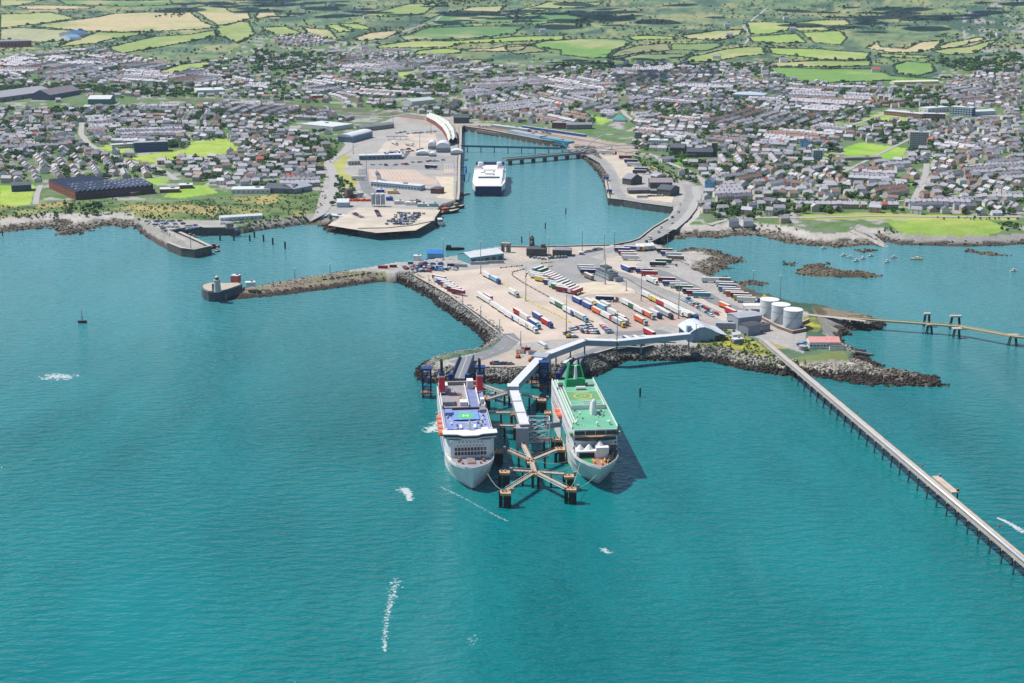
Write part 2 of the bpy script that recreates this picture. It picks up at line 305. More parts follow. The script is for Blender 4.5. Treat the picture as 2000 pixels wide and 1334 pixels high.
# ---------------------------------------------------------------- terrain colours (real albedo of crops, heath, paving)
ALB = 1/1.38
def alb(c): return np.array(lin(*c))*ALB
BR, GM, GD, OL, PA, ST, HE, BN = (156, 180, 98), (122, 160, 86), (104, 144, 92), (150, 168, 100), (170, 178, 120), (202, 186, 146), (96, 122, 100), (142, 146, 108)
FIELDS = [  # (photo outline, crop colour, hedge colour word or None, what it is)
 ([(0, 28), (100, 24), (150, 36), (90, 46), (0, 55)], PA, 'pale green field in the top corner above the brick sheds'),
 ([(60, 52), (165, 37), (225, 27), (300, 24), (372, 24), (384, 34), (405, 47), (427, 54), (380, 59), (300, 61), (190, 62), (110, 56)], ST, 'wide straw-coloured field above the blue roofed sheds'),
 ([(0, 57), (45, 54), (165, 61), (165, 66), (120, 80), (85, 84), (0, 78)], (170, 174, 138), 'grey-green stubble field beside the long brick building'),
 ([(20, 12), (120, 11), (185, 14), (170, 18), (60, 19)], ST, 'thin straw strip near the top corner'),
 ([(372, 17), (400, 12), (435, 13), (455, 24), (484, 25), (490, 36), (440, 50), (425, 50), (395, 30)], ST, 'uneven straw field with scrub along its edge'),
 ([(190, 63), (300, 63), (260, 70), (190, 85), (110, 93), (130, 84)], OL, 'green wedge below the big straw field'),
 ([(215, 92), (260, 82), (300, 72), (370, 68), (420, 60), (430, 66), (380, 80), (300, 95), (240, 105), (220, 100)], OL, 'long green paddock above the terraces'),
 ([(300, 142), (350, 127), (395, 122), (430, 122), (405, 130), (370, 138), (330, 148)], BR, 'bright green meadow on the slope above the railway terraces'),
 ([(110, 0), (330, 0), (340, 10), (230, 13), (130, 10)], GD, 'green field at the very top beyond the straw strip'),
 ([(0, 0), (90, 0), (40, 10), (0, 12)], OL, 'corner field with olive grass'),
 ([(425, 50), (470, 42), (486, 44), (498, 66), (465, 85), (420, 66)], OL, 'olive pasture with scattered scrub'),
 ([(506, 22), (535, 19), (540, 30), (595, 28), (580, 32), (498, 37)], ST, 'sandy field between two scrubby rises'),
 ([(636, 50), (660, 48), (690, 62), (660, 64)], BR, 'small bright green paddock by the main road'),
 ([(660, 47), (700, 47), (725, 55), (715, 59), (690, 57)], BR, 'bright green paddock under the dark tree belt'),
 ([(690, 75), (720, 65), (770, 59), (785, 62), (755, 76), (700, 80)], ST, 'dry field below the country road'),
 ([(590, 52), (640, 58), (665, 80), (640, 76), (600, 64)], ST, 'dry slope beside the new estate'),
 ([(510, 54), (560, 52), (590, 66), (540, 70)], OL, 'olive field above the new estate'),
 ([(735, 90), (800, 81), (900, 80), (1000, 72), (1100, 70), (1100, 78), (1000, 82), (900, 85), (880, 92), (740, 95)], BR, 'long vivid green strip crossing the middle hills'),
 ([(780, 72), (840, 53), (920, 52), (1022, 52), (1006, 66), (900, 77), (790, 79)], GD, 'dark green field right of the country road'),
 ([(820, 46), (860, 30), (985, 30), (1014, 44), (920, 46), (850, 50)], GD, 'shaded green field high on the hill'),
 ([(885, 24), (920, 14), (988, 11), (976, 24), (920, 28)], PA, 'pale field at the crest by the road bend'),
 ([(900, 98), (1000, 88), (1030, 88), (1020, 98), (920, 101)], ST, 'dry field under the long green strip'),
 ([(815, 100), (870, 95), (900, 98), (900, 104), (850, 107), (810, 107)], BR, 'curved bright field by the farm'),
 ([(880, 124), (930, 117), (960, 120), (920, 126)], PA, 'yellowish field above the cemetery'),
 ([(705, 30), (740, 22), (760, 18), (800, 8), (860, 6), (830, 26), (760, 34)], OL, 'olive field below the dark wood'),
 ([(1012, 20), (1070, 4), (1180, 4), (1170, 10), (1080, 18), (1006, 33)], PA, 'pale field on the upper middle slope'),
 ([(1040, 87), (1060, 81), (1130, 76), (1220, 78), (1232, 84), (1200, 98), (1185, 113), (1150, 114), (1095, 108), (1095, 98), (1050, 94)], GM, 'large rounded green field with a farm in its corner'),
 ([(1035, 38), (1060, 27), (1110, 27), (1150, 34), (1120, 44), (1040, 50)], GD, 'oval dark green field in the middle hills'),
 ([(1225, 72), (1260, 70), (1315, 72), (1315, 77), (1240, 79)], BR, 'narrow bright field in front of heath'),
 ([(1190, 113), (1205, 100), (1240, 90), (1305, 85), (1310, 98), (1250, 104)], BN, 'brownish field beside the rounded green one'),
 ([(1190, 118), (1250, 106), (1350, 106), (1330, 113), (1260, 120)], (128, 148, 104), 'dull field just above the shaded houses'),
 ([(1310, 98), (1312, 86), (1400, 84), (1410, 90), (1380, 100)], (132, 152, 100), 'dull green field with a dark thicket'),
 ([(1330, 70), (1400, 60), (1450, 58), (1445, 68), (1400, 80), (1340, 76)], PA, 'pale green field with cottages'),
 ([(1458, 44), (1500, 43), (1545, 45), (1540, 60), (1500, 67), (1465, 67)], BR, 'vivid field beside the winding lane'),
 ([(1460, 72), (1500, 69), (1556, 66), (1575, 84), (1500, 84), (1470, 82)], BR, 'vivid field under the winding lane'),
 ([(1330, 122), (1350, 110), (1420, 96), (1460, 92), (1488, 92), (1496, 107), (1440, 112), (1400, 120)], OL, 'rough pasture above the terraces'),
 ([(985, 93), (1040, 90), (1070, 100), (1010, 107)], BN, 'dry brown field left of the rounded green one'),
 ([(1552, 45), (1600, 40), (1650, 39), (1663, 49), (1600, 51), (1555, 52)], BR, 'upper vivid field under the heath'),
 ([(1545, 55), (1600, 53), (1670, 52), (1640, 59), (1560, 61)], BR, 'middle vivid strip under the heath'),
 ([(1565, 64), (1640, 61), (1655, 75), (1640, 88), (1590, 84)], BR, 'square vivid field under the heath'),
 ([(1690, 95), (1715, 80), (1720, 92), (1770, 96), (1800, 82), (1840, 80), (1825, 95), (1800, 102), (1740, 104)], ST, 'sandy field wrapped round a heathy knoll'),
 ([(1830, 92), (1850, 84), (1910, 73), (1925, 76), (1880, 90), (1845, 96)], ST, 'sandy strip on the mountain foot'),
 ([(1820, 100), (1850, 95), (1890, 92), (1955, 74), (1930, 90), (1900, 105), (1850, 108)], OL, 'green field at the mountain foot'),
 ([(1500, 94), (1600, 96), (1700, 104), (1690, 117), (1600, 117), (1510, 106)], BR, 'long light field with a row of bushes'),
 ([(1510, 122), (1590, 119), (1700, 119), (1700, 128), (1600, 132), (1510, 130)], OL, 'field with a pond'),
 ([(1503, 132), (1600, 135), (1710, 135), (1740, 148), (1830, 155), (1820, 160), (1740, 158), (1620, 162), (1560, 160), (1505, 142)], GM, 'big green field right behind the town'),
 ([(1745, 128), (1770, 120), (1820, 124), (1825, 140), (1790, 150), (1750, 145)], GM, 'green paddock with a lone pond'),
 ([(1715, 105), (1820, 109), (1810, 114), (1720, 112)], OL, 'thin strip below the sandy field')]
GREENS = [  # lawns and playing fields inside the town: no hedges
 ([(240, 308), (300, 300), (340, 296), (370, 287), (372, 277), (440, 270), (470, 290), (460, 298), (400, 306), (300, 318), (262, 312)], (168, 190, 88)), ([(190, 290), (215, 280), (262, 292), (235, 300)], (165, 188, 85)),
 ([(0, 362), (65, 360), (68, 372), (58, 400), (0, 404)], (150, 186, 66)), ([(265, 352), (322, 345), (332, 356), (290, 362)], (152, 188, 78)), ([(318, 384), (350, 365), (405, 362), (425, 377), (350, 388)], (150, 186, 78)),
 ([(1645, 290), (1680, 278), (1770, 290), (1762, 312), (1650, 304)], (140, 186, 70)), ([(1675, 233), (1720, 220), (1778, 232), (1765, 237)], (155, 185, 90)),
 ([(1730, 431), (1800, 429), (1925, 428), (1968, 446), (1945, 456), (1880, 464), (1790, 464), (1752, 450)], (142, 172, 78)), ([(1140, 233), (1165, 227), (1195, 235), (1175, 243)], (145, 190, 65)), ([(772, 141), (810, 138), (830, 139), (815, 149), (780, 153)], (150, 186, 80)),
 ([(1560, 420), (1700, 415), (1990, 425), (1990, 430), (1720, 428), (1560, 428)], (165, 172, 92)), ([(645, 325), (672, 300), (684, 305), (670, 335), (700, 352), (690, 372), (660, 360), (645, 340)], (168, 170, 104)),
 ([(1310, 308), (1340, 300), (1345, 316), (1322, 322)], (120, 168, 60)), ([(500, 432), (600, 425), (612, 432), (560, 440), (505, 444)], (165, 175, 90)), ([(1610, 300), (1640, 305), (1625, 312), (1600, 310)], (150, 180, 80)), ([(1600, 240), (1700, 238), (1690, 252), (1610, 250)], (140, 160, 110))]
STRAW2 = [[(215, 408), (270, 400), (345, 400), (432, 402), (420, 422), (380, 416), (300, 412)], [(70, 398), (140, 394), (138, 404), (70, 406)], [(500, 385), (545, 378), (540, 395), (505, 402)], [(1480, 662), (1540, 658), (1546, 680), (1500, 682)]]
SCRUB = [[(-400, 402), (70, 402), (140, 390), (300, 396), (430, 388), (560, 378), (640, 372), (632, 405), (612, 428), (500, 436), (330, 428), (230, 420), (0, 428), (-400, 430)], [(1225, 296), (1290, 330), (1340, 352), (1310, 362), (1270, 345), (1220, 305)],
         [(500, 300), (600, 262), (660, 272), (650, 320), (560, 340), (500, 330)], [(480, 435), (610, 418), (625, 432), (560, 446), (490, 452)]]
YELLOWG = [[(1395, 640), (1440, 648), (1480, 668), (1530, 712), (1524, 724), (1470, 712), (1400, 692), (1345, 684), (1360, 676)], [(1330, 500), (1365, 488), (1400, 500), (1412, 512), (1396, 522), (1360, 520), (1330, 512)], [(1570, 616), (1592, 618), (1606, 640), (1590, 650), (1570, 640)], [(1450, 552), (1480, 566), (1500, 580), (1480, 585), (1452, 570)]]
LAWN = [[(1545, 700), (1610, 690), (1640, 684), (1658, 694), (1652, 706), (1620, 714), (1560, 706)]]
TOWN = [[(-400, 120), (40, 98), (190, 90), (330, 120), (430, 112), (500, 70), (580, 66), (680, 82), (830, 96), (960, 125), (1100, 118), (1200, 120), (1330, 125), (1420, 120), (1500, 112), (1510, 150), (1620, 165), (1740, 162), (1830, 150), (1850, 130), (2400, 120), (2400, 470), (1340, 460), (1100, 310), (900, 300), (640, 370), (430, 390), (140, 392), (-400, 380)]]
PORT = [[(590, 436), (615, 415), (640, 330), (690, 260), (780, 225), (900, 230), (905, 300), (900, 400), (850, 440), (820, 460), (700, 462), (640, 450)], [(1110, 300), (1180, 290), (1240, 320), (1330, 350), (1380, 370), (1330, 430), (1270, 470), (1150, 400)],
        [(780, 500), (1000, 474), (1250, 470), (1330, 420), (1350, 440), (1290, 480), (1400, 540), (1500, 590), (1580, 610), (1570, 690), (1480, 660), (1400, 640), (1360, 680), (1220, 690), (1060, 740), (820, 745), (820, 715), (970, 680), (990, 660), (780, 545), (430, 580), (400, 560), (500, 540)],
        [(290, 470), (270, 445), (290, 430), (450, 430), (470, 452), (400, 470), (410, 496), (380, 498)]]
NV = XX.size; px, py = PXv.ravel(), PYv.ravel(); xw, yw, zw = XX.ravel(), DD.ravel(), HH.ravel()
n1 = fbm(xw/60, yw/60, 31); n2 = fbm(xw/14, yw/14, 41); n3 = fbm(xw/230, yw/230, 51)
colr = np.tile(alb(HE), (NV, 1))
def blend(mask, c, w=1.0):
    m = mask if mask.dtype != bool else mask.astype(float); m = (m*w)[:, None]; colr[:] = colr*(1-m)+(alb(c) if len(c) == 3 and max(c) > 1 else np.array(c))*m
blend(sstep(0.45, 0.62, n1), (134, 152, 104), 0.85); blend(sstep(0.52, 0.66, fbm(xw/95, yw/210, 35)), (168, 164, 118), 0.75); blend(sstep(0.55, 0.63, fbm(xw/120, yw/300, 36)), (72, 98, 84), 0.9); blend(sstep(0.55, 0.72, n3), (140, 150, 104), 0.6); blend(sstep(0.56, 0.75, n2), (70, 98, 80), 0.7)
blend((sstep(0.5, 0.62, n3)*sstep(1500, 2000, xw)*sstep(3000, 4200, yw)), (112, 116, 108), 0.8)              # purple heather and scree on the mountain
blend(((fbm(xw/40, yw/90, 71) > 0.62) & (px > 1880) & (py < 105)), (172, 168, 166), 0.9)
def fill(polys, c, w=1.0, jit=0.0, soft=None):
    for P in polys:
        q = np.array(P); b = (px > q[:, 0].min()) & (px < q[:, 0].max()) & (py > q[:, 1].min()) & (py < q[:, 1].max()) & (zw > 0.2)
        i = np.nonzero(b)[0]; k = inpoly(px[i]+(n2[i]-0.5)*jit, py[i]+(n1[i]-0.5)*jit, P); i = i[k]
        a = alb(c); ww = w if soft is None else w*soft[i][:, None]
        colr[i] = colr[i]*(1-ww)+a*ww
fill(TOWN, (116, 130, 102)); fill(TOWN, (96, 128, 72), 1.0, 0, sstep(0.42, 0.56, n2)); fill(TOWN, (172, 168, 166), 1.0, 0, sstep(0.60, 0.67, fbm(xw/22, yw/22, 61)))
for i_, f_ in enumerate(FIELDS): fill([f_[0]], f_[1], 0.95, 2.0); fill([f_[0]], ST if f_[1] != ST else GM, 0.55, 1.0, sstep(0.5, 0.75, fbm(xw/130+i_*7, yw/130, 81)))
fill(SCRUB, (112, 132, 84)); fill(SCRUB, (84, 108, 68), 1, 0, sstep(0.45, 0.6, n2)); fill(SCRUB, (150, 150, 96), 1, 0, sstep(0.6, 0.7, n1))
fill(STRAW2, (188, 168, 114), 0.7, 5); fill(PORT, (176, 172, 168)); fill(YELLOWG, (142, 146, 84), 1, 6); fill(YELLOWG, (186, 176, 70), 0.8, 0, sstep(0.5, 0.65, n2)); fill(YELLOWG, (104, 118, 70), 0.9, 0, sstep(0.52, 0.66, fbm(xw/9, yw/9, 77)))
fill(LAWN, (124, 136, 84), 1, 3); fill([[(1585, 598), (1740, 612), (1740, 655), (1625, 655), (1606, 640)]], (140, 128, 112), 1, 4); fill([[(1585, 598), (1740, 612), (1740, 655), (1625, 655)]], (104, 92, 78), 1, 0, sstep(0.48, 0.6, n2))
fill([[(780, 222), (905, 236), (1000, 246), (1120, 260), (1245, 288), (1240, 303), (1120, 297), (1060, 280), (905, 254), (780, 235)]], (178, 166, 154), 1, 3)
for P, c in GREENS: fill([P], c, 0.97, 1.5); fill([P], (196, 196, 112), 0.35, 0, sstep(0.45, 0.7, n1))
hs = Hh.ravel(); sls = SL.ravel()
edge = (hs < PLAT-0.4) & (sdf_ok if False else True)
arm = edge & (sls >= 0.28); nat = edge & (sls < 0.28)
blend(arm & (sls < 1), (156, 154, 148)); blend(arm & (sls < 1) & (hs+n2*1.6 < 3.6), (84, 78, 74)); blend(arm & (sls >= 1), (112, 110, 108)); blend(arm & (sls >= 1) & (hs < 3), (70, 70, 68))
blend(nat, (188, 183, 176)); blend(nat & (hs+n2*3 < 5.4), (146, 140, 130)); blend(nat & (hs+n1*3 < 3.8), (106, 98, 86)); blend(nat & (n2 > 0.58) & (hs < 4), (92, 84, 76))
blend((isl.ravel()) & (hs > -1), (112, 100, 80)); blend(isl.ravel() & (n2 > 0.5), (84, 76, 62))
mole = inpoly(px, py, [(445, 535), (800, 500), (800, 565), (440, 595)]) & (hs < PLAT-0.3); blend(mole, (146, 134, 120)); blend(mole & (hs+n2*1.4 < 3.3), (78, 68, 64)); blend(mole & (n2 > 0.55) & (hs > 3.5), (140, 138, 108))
whitearm = inpoly(px, py, [(1400, 690), (1470, 712), (1640, 735), (1700, 705), (1660, 690), (1652, 712), (1600, 716), (1530, 714), (1490, 705)]) & arm & (hs > 3.4); blend(whitearm, (208, 202, 190))
spit = inpoly(px, py, [(1690, 690), (1900, 700), (1900, 780), (1640, 760), (1690, 730)]) & (hs < 7.9); blend(spit, (88, 80, 74)); blend(spit & (n2 > 0.52), (124, 114, 104))
ok_ = HH > -3.6
idx = np.arange(NV).reshape(XX.shape)
q0, q1, q2, q3 = idx[:-1, :-1], idx[:-1, 1:], idx[1:, 1:], idx[1:, :-1]
keep = (ok_[:-1, :-1] | ok_[:-1, 1:] | ok_[1:, 1:] | ok_[1:, :-1])
FQ = np.stack([q0[keep], q1[keep], q2[keep], q3[keep]], 1); used = np.unique(FQ); remap = np.full(NV, -1); remap[used] = np.arange(len(used)); FQ = remap[FQ]
V3 = np.stack([xw, yw, zw], 1)[used]
me = bpy.data.meshes.new('ground'); me.vertices.add(len(V3)); me.vertices.foreach_set('co', V3.ravel().astype(np.float32))
me.loops.add(FQ.size); me.polygons.add(len(FQ)); me.loops.foreach_set('vertex_index', FQ.ravel().astype(np.int32)); me.polygons.foreach_set('loop_start', np.arange(0, FQ.size, 4, dtype=np.int32))
ca = me.color_attributes.new('Col', 'FLOAT_COLOR', 'POINT'); ca.data.foreach_set('color', np.concatenate([colr[used], np.ones((len(used), 1))], 1).ravel().astype(np.float32))
me.update(calc_edges=True); me.materials.append(cmat('ground_cover', 0.9, 0.1, 0.12, 0.05, 0.15, 0.35))
me.polygons.foreach_set('use_smooth', [True]*len(FQ))
terrain = struct(obj('ground', me))

# ---------------------------------------------------------------- sea
def sea_material():
    m = bpy.data.materials.new('sea_water'); m.use_nodes = True; N = m.node_tree.nodes; L = m.node_tree.links; p = N['Principled BSDF']
    p.inputs['Roughness'].default_value = 0.07; p.inputs['IOR'].default_value = 1.33; p.inputs['Specular IOR Level'].default_value = 0.45
    g = N.new('ShaderNodeNewGeometry')
    def noise(scale, stretch=(1, 1, 1), detail=3, rot=0.0):
        mp = N.new('ShaderNodeMapping'); mp.inputs['Scale'].default_value = stretch; mp.inputs['Rotation'].default_value = (0, 0, rot)
        t = N.new('ShaderNodeTexNoise'); t.inputs['Scale'].default_value = scale; t.inputs['Detail'].default_value = detail
        L.new(g.outputs['Position'], mp.inputs['Vector']); L.new(mp.outputs[0], t.inputs['Vector']); return t.outputs['Fac']
    big = noise(0.004, (1, 0.5, 1), 4, 0.4); mid = noise(0.02, (1, 0.35, 1), 4, -0.5)
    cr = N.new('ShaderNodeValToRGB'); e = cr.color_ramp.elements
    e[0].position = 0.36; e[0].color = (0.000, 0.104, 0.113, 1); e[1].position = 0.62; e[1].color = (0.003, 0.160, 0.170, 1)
    ad = N.new('ShaderNodeMath'); ad.operation = 'MULTIPLY_ADD'; ad.inputs[1].default_value = 0.4; L.new(mid, ad.inputs[0])
    sc = N.new('ShaderNodeMath'); sc.operation = 'MULTIPLY'; sc.inputs[1].default_value = 0.6; L.new(big, sc.inputs[0]); L.new(sc.outputs[0], ad.inputs[2])
    L.new(ad.outputs[0], cr.inputs[0])
    st = noise(0.009, (1, 0.16, 1), 6, 0.75); sm = N.new('ShaderNodeMapRange'); sm.inputs['From Min'].default_value = 0.60; sm.inputs['From Max'].default_value = 0.74; sm.inputs['To Max'].default_value = 0.13; L.new(st, sm.inputs['Value'])   # pale drift lines of old foam
    sp = N.new('ShaderNodeSeparateXYZ'); L.new(g.outputs['Position'], sp.inputs[0]); mr = N.new('ShaderNodeMapRange'); mr.inputs['From Min'].default_value = 850; mr.inputs['From Max'].default_value = 1500; L.new(sp.outputs['Y'], mr.inputs['Value'])   # paler with distance: far sky reflection and haze put into the colour, plus silt
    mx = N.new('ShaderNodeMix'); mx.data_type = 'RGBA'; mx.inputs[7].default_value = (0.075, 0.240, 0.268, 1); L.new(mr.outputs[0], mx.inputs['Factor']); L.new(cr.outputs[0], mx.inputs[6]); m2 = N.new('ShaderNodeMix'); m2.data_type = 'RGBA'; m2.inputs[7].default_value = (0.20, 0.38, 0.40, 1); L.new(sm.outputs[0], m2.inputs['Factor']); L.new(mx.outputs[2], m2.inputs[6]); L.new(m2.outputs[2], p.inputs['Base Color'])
    w1 = noise(0.55, (0.7, 1.2, 1), 2, 0.25); w2 = noise(0.17, (0.55, 1.25, 1), 3, 0.12)
    a1 = N.new('ShaderNodeMath'); a1.operation = 'MULTIPLY_ADD'; a1.inputs[1].default_value = 4.5; L.new(w2, a1.inputs[0]); L.new(w1, a1.inputs[2])
    lane = noise(0.0065, (1, 0.28, 1), 5, 0.9); lm = N.new('ShaderNodeMapRange'); lm.inputs['From Min'].default_value = 0.36; lm.inputs['From Max'].default_value = 0.62; lm.inputs['To Min'].default_value = 0.25; lm.inputs['To Max'].default_value = 0.7; L.new(lane, lm.inputs['Value'])   # slicks between the ruffled wind lanes
    b = N.new('ShaderNodeBump'); b.inputs['Distance'].default_value = 0.8; L.new(lm.outputs[0], b.inputs['Strength'])
    L.new(a1.outputs[0], b.inputs['Height']); L.new(b.outputs[0], p.inputs['Normal'])
    return m
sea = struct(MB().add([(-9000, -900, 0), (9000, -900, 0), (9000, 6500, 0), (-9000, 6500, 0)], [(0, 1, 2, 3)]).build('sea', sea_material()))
# ---------------------------------------------------------------- shared materials
M_ = {}
def C(name, rgb, rough=0.7, metal=0, var=0.12, scale=0.4, spec=0.3): return mat(name, tuple(alb(rgb)), rough, metal, var, scale, spec)
WHITE = C('white_paint', (240, 240, 238), 0.5); OFFW = C('off_white_render', (226, 222, 212)); GREY = C('grey_steel', (150, 156, 160), 0.5); DKGREY = C('dark_grey', (82, 86, 92)); BLACK = C('black_rubber', (34, 36, 40), 0.6)
NAVY = C('navy_paint', (24, 44, 92), 0.5); BLUE = C('blue_paint', (38, 92, 176), 0.5); TEAL = C('teal_cladding', (108, 172, 182), 0.6); RED = C('red_paint', (236, 56, 66), 0.5); GREEN = C('green_paint', (58, 150, 96), 0.6)
YEL = C('yellow_paint', (222, 200, 70), 0.6); ORANGE = C('orange_paint', (236, 118, 62), 0.6); STONE = C('grey_stone', (150, 148, 140), 0.9, 0, 0.25, 0.3); DSTONE = C('dark_weathered_stone', (96, 96, 92), 0.9, 0, 0.3, 0.25); BRICK = C('red_brick', (150, 88, 74), 0.85, 0, 0.2, 0.6)
CONC = C('concrete', (190, 182, 170), 0.85, 0, 0.15, 0.2); CONCP = C('pinkish_concrete_paving', (206, 190, 176), 0.88, 0, 0.15, 0.035); ASPH = C('worn_asphalt', (158, 157, 156), 0.9, 0, 0.12, 0.06); ASPHD = C('fresh_asphalt', (136, 137, 140), 0.9, 0, 0.12, 0.08); SAND = C('sandy_gravel', (214, 200, 178), 0.95, 0, 0.12, 0.1)
LINE = C('white_road_paint', (236, 232, 224), 0.7, 0, 0.2, 0.3); GLASS = mat('dark_window_glass', (0.02, 0.035, 0.05), 0.12, 0, 0, 1, 0.6); SLATE = C('slate_roof', (150, 148, 158), 0.6, 0, 0.18, 0.5); DSLATE = C('dark_slate_roof', (88, 92, 104), 0.6, 0, 0.2, 0.5)
ROOFW = C('pale_metal_roof', (222, 226, 230), 0.45, 0, 0.06, 0.2); ROOFG = C('grey_metal_roof', (176, 180, 188), 0.5, 0, 0.1, 0.2); GRASSM = C('mown_grass', (150, 184, 84), 0.95, 0, 0.15, 0.2); TIMBER = C('weathered_timber', (176, 158, 132), 0.9, 0, 0.2, 0.5); WEED = C('weedy_pile', (46, 48, 46), 0.9, 0, 0.3, 0.6); RUST = C('rusty_steel', (150, 112, 88), 0.85, 0, 0.3, 0.4)

# ---------------------------------------------------------------- paved sheets of the port (each a few millimetres above the one below)
LV = [0]
def sheet(name, pts, m, dz=None, z=PLAT, kind=True):
    LV[0] += 1; zz = z+(0.02+0.004*LV[0] if dz is None else dz)
    o = MB().poly([(*Gz(x, y, z).xy, zz) for x, y in pts]).build(name, m)
    if o.data.polygons[0].normal.z < 0: o.data.flip_normals()
    return struct(o) if kind else o
sheet('lorry_apron', [(806, 536), (850, 531), (920, 527), (1000, 519), (1030, 530), (1078, 560), (1122, 592), (1172, 622), (1196, 645), (1160, 660), (1075, 664), (1010, 672), (984, 655), (972, 640), (940, 617), (880, 577)], CONCP)
sheet('lane_apron', [(1150, 575), (1245, 571), (1300, 592), (1350, 612), (1422, 645), (1330, 640), (1290, 632), (1240, 648), (1212, 646), (1180, 622), (1140, 600)], C('brownish_lane_paving', (186, 168, 157), 0.9, 0, 0.15, 0.04))
sheet('trailer_apron', [(1176, 506), (1222, 497), (1252, 512), (1240, 518), (1300, 548), (1360, 566), (1420, 596), (1480, 620), (1440, 640), (1330, 588), (1250, 552), (1190, 520)], C('pale_trailer_paving', (204, 192, 180), 0.9, 0, 0.1, 0.06))
sheet('central_apron', [(1110, 556), (1160, 548), (1200, 549), (1238, 566), (1240, 572), (1150, 575), (1128, 580), (1094, 562)], SAND)
sheet('quay_apron', [(985, 482), (1240, 478), (1180, 492), (1060, 508), (1010, 512), (985, 500)], C('quay_paving', (196, 182, 170), 0.9, 0, 0.1, 0.08))
def strip(name, pts, w, m, z=PLAT, closed=False, dz=None, ground_follow=False):
    """a road-like strip along photo points"""
    LV[0] += 1; zz = 0.02+0.004*LV[0] if dz is None else dz
    P = [(G(x, y) if ground_follow else Gz(x, y, z)) for x, y in pts]
    if ground_follow:            # resample so that it follows the land
        Q = []
        for a, b in zip(P[:-1], P[1:]):
            n = max(1, int((b-a).length/14)); Q += [a+(b-a)*(k/n) for k in range(n)]
        Q.append(P[-1]); P = [Vector((q.x, q.y, ground(q.x, q.y))) for q in Q]
    mb = MB(); vs = []
    for i, p in enumerate(P):
        d = (P[min(i+1, len(P)-1)]-P[max(i-1, 0)]); n = Vector((-d.y, d.x)).normalized()*(w/2)
        for s_ in (-1, 1):
            x, y = p.x+n.x*s_, p.y+n.y*s_; vs.append((x, y, (max(ground(x, y), p.z)+0.25 if ground_follow else z)+zz))
    mb.add(vs, [(2*i, 2*i+1, 2*i+3, 2*i+2) for i in range(len(P)-1)])
    o = mb.build(name, m)
    if o.data.polygons[0].normal.z < 0: o.data.flip_normals()
    return struct(o)
strip('causeway_road', [(1345, 360), (1352, 378), (1346, 398), (1330, 420), (1306, 444), (1280, 460), (1250, 474), (1215, 484), (1160, 494), (1110, 506), (1084, 522), (1090, 545)], 16, ASPH)
strip('causeway_road', [(1357, 364), (1362, 385), (1352, 408), (1336, 428), (1312, 448)], 9, C('pale_asphalt', (180, 178, 174), 0.9))
strip('port_road', [(1085, 518), (1120, 522), (1160, 520), (1215, 535), (1290, 566), (1350, 590), (1400, 612)], 11, ASPH)
strip('port_road', [(1240, 521), (1290, 532), (1350, 560), (1400, 590), (1440, 606)], 14, ASPHD)
sheet('junction_asphalt', [(1070, 512), (1150, 500), (1176, 510), (1160, 528), (1185, 552), (1160, 550), (1110, 556), (1085, 545), (1070, 528)], ASPH)
strip('berth_road', [(985, 652), (998, 664), (978, 682), (935, 698), (888, 710)], 15, ASPHD)
strip('berth_road', [(1200, 652), (1290, 648), (1325, 656), (1250, 671), (1180, 680), (1128, 698)], 12, ASPHD)
sheet('container_hardstanding', [(1000, 684), (1060, 684), (1130, 674), (1120, 690), (1066, 712), (1000, 717), (930, 716), (915, 710), (960, 700)], C('oily_hardstanding', (186, 174, 160), 0.9, 0, 0.12, 0.08))
# ---- painted lanes
def pline(a, b, w=0.35, dash=None, m=LINE, mb=None, z=PLAT+0.32):
    a = Gz(*a, PLAT); b = Gz(*b, PLAT); a.z = b.z = z; d = (b-a); L_ = d.length; d /= L_; n = Vector((-d.y, d.x, 0))*(w/2)
    segs = [(0, L_)] if dash is None else [(k, min(k+dash[0], L_)) for k in np.arange(0, L_, dash[0]+dash[1])]
    for s0, s1 in segs: mb.add([a+d*s0-n, a+d*s1-n, a+d*s1+n, a+d*s0+n], [(0, 1, 2, 3)])
LDIR = (P8(1045, 643)-P8(931, 574)).normalized(); LANG = atan2(LDIR.y, LDIR.x)
def lane_set(name, p0, p1, n, length, w=0.30, dash=None):
    """n parallel lane lines whose upper ends lie from photo point p0 to p1, running along the lane direction"""
    mb = MB(); A = P8(*p0); B = P8(*p1); z = PLAT+0.34
    for i in range(n):
        a = A+(B-A)*(i/(n-1)); L_ = length*(0.9+0.1*((i*7) % 3)/2); nn_ = Vector((-LDIR.y, LDIR.x, 0))*(w/2)
        for s0, s1 in ([(0, L_)] if dash is None else [(k, k+dash[0]) for k in np.arange(0, L_, dash[0]+dash[1])]):
            mb.add([(a+LDIR*s0-nn_).xy.to_3d()+Vector((0, 0, z)), (a+LDIR*s1-nn_).xy.to_3d()+Vector((0, 0, z)), (a+LDIR*s1+nn_).xy.to_3d()+Vector((0, 0, z)), (a+LDIR*s0+nn_).xy.to_3d()+Vector((0, 0, z))], [(0, 1, 2, 3)])
    return struct(mb.build(name, LINE))
lane_set('lane_markings', (852, 540), (1010, 524), 17, 150, 0.4); lane_set('lane_markings', (1162, 580), (1246, 573), 10, 92, 0.38); lane_set('lane_markings', (1262, 560), (1300, 556), 5, 150, 0.35, (9, 5))
mb = MB()
for a, b in (((842, 548), (982, 656)), ((990, 655), (1020, 672)), ((1012, 500), (1050, 513)), ((1004, 496), (1040, 514)), ((996, 494), (1026, 514)), ((1020, 497), (1056, 511))): pline(a, b, 0.6, None, LINE, mb)
for a, b in (((1335, 430), (1250, 478)), ((1352, 375), (1345, 405)), ((1250, 478), (1130, 502)), ((985, 680), (900, 716))): pline(a, b, 0.4, (7, 7), LINE, mb)
for k in range(16): pline((985+k*2.6, 494-k*0.05), (986.6+k*2.6, 494-k*0.05), 2.4, None, LINE, mb)
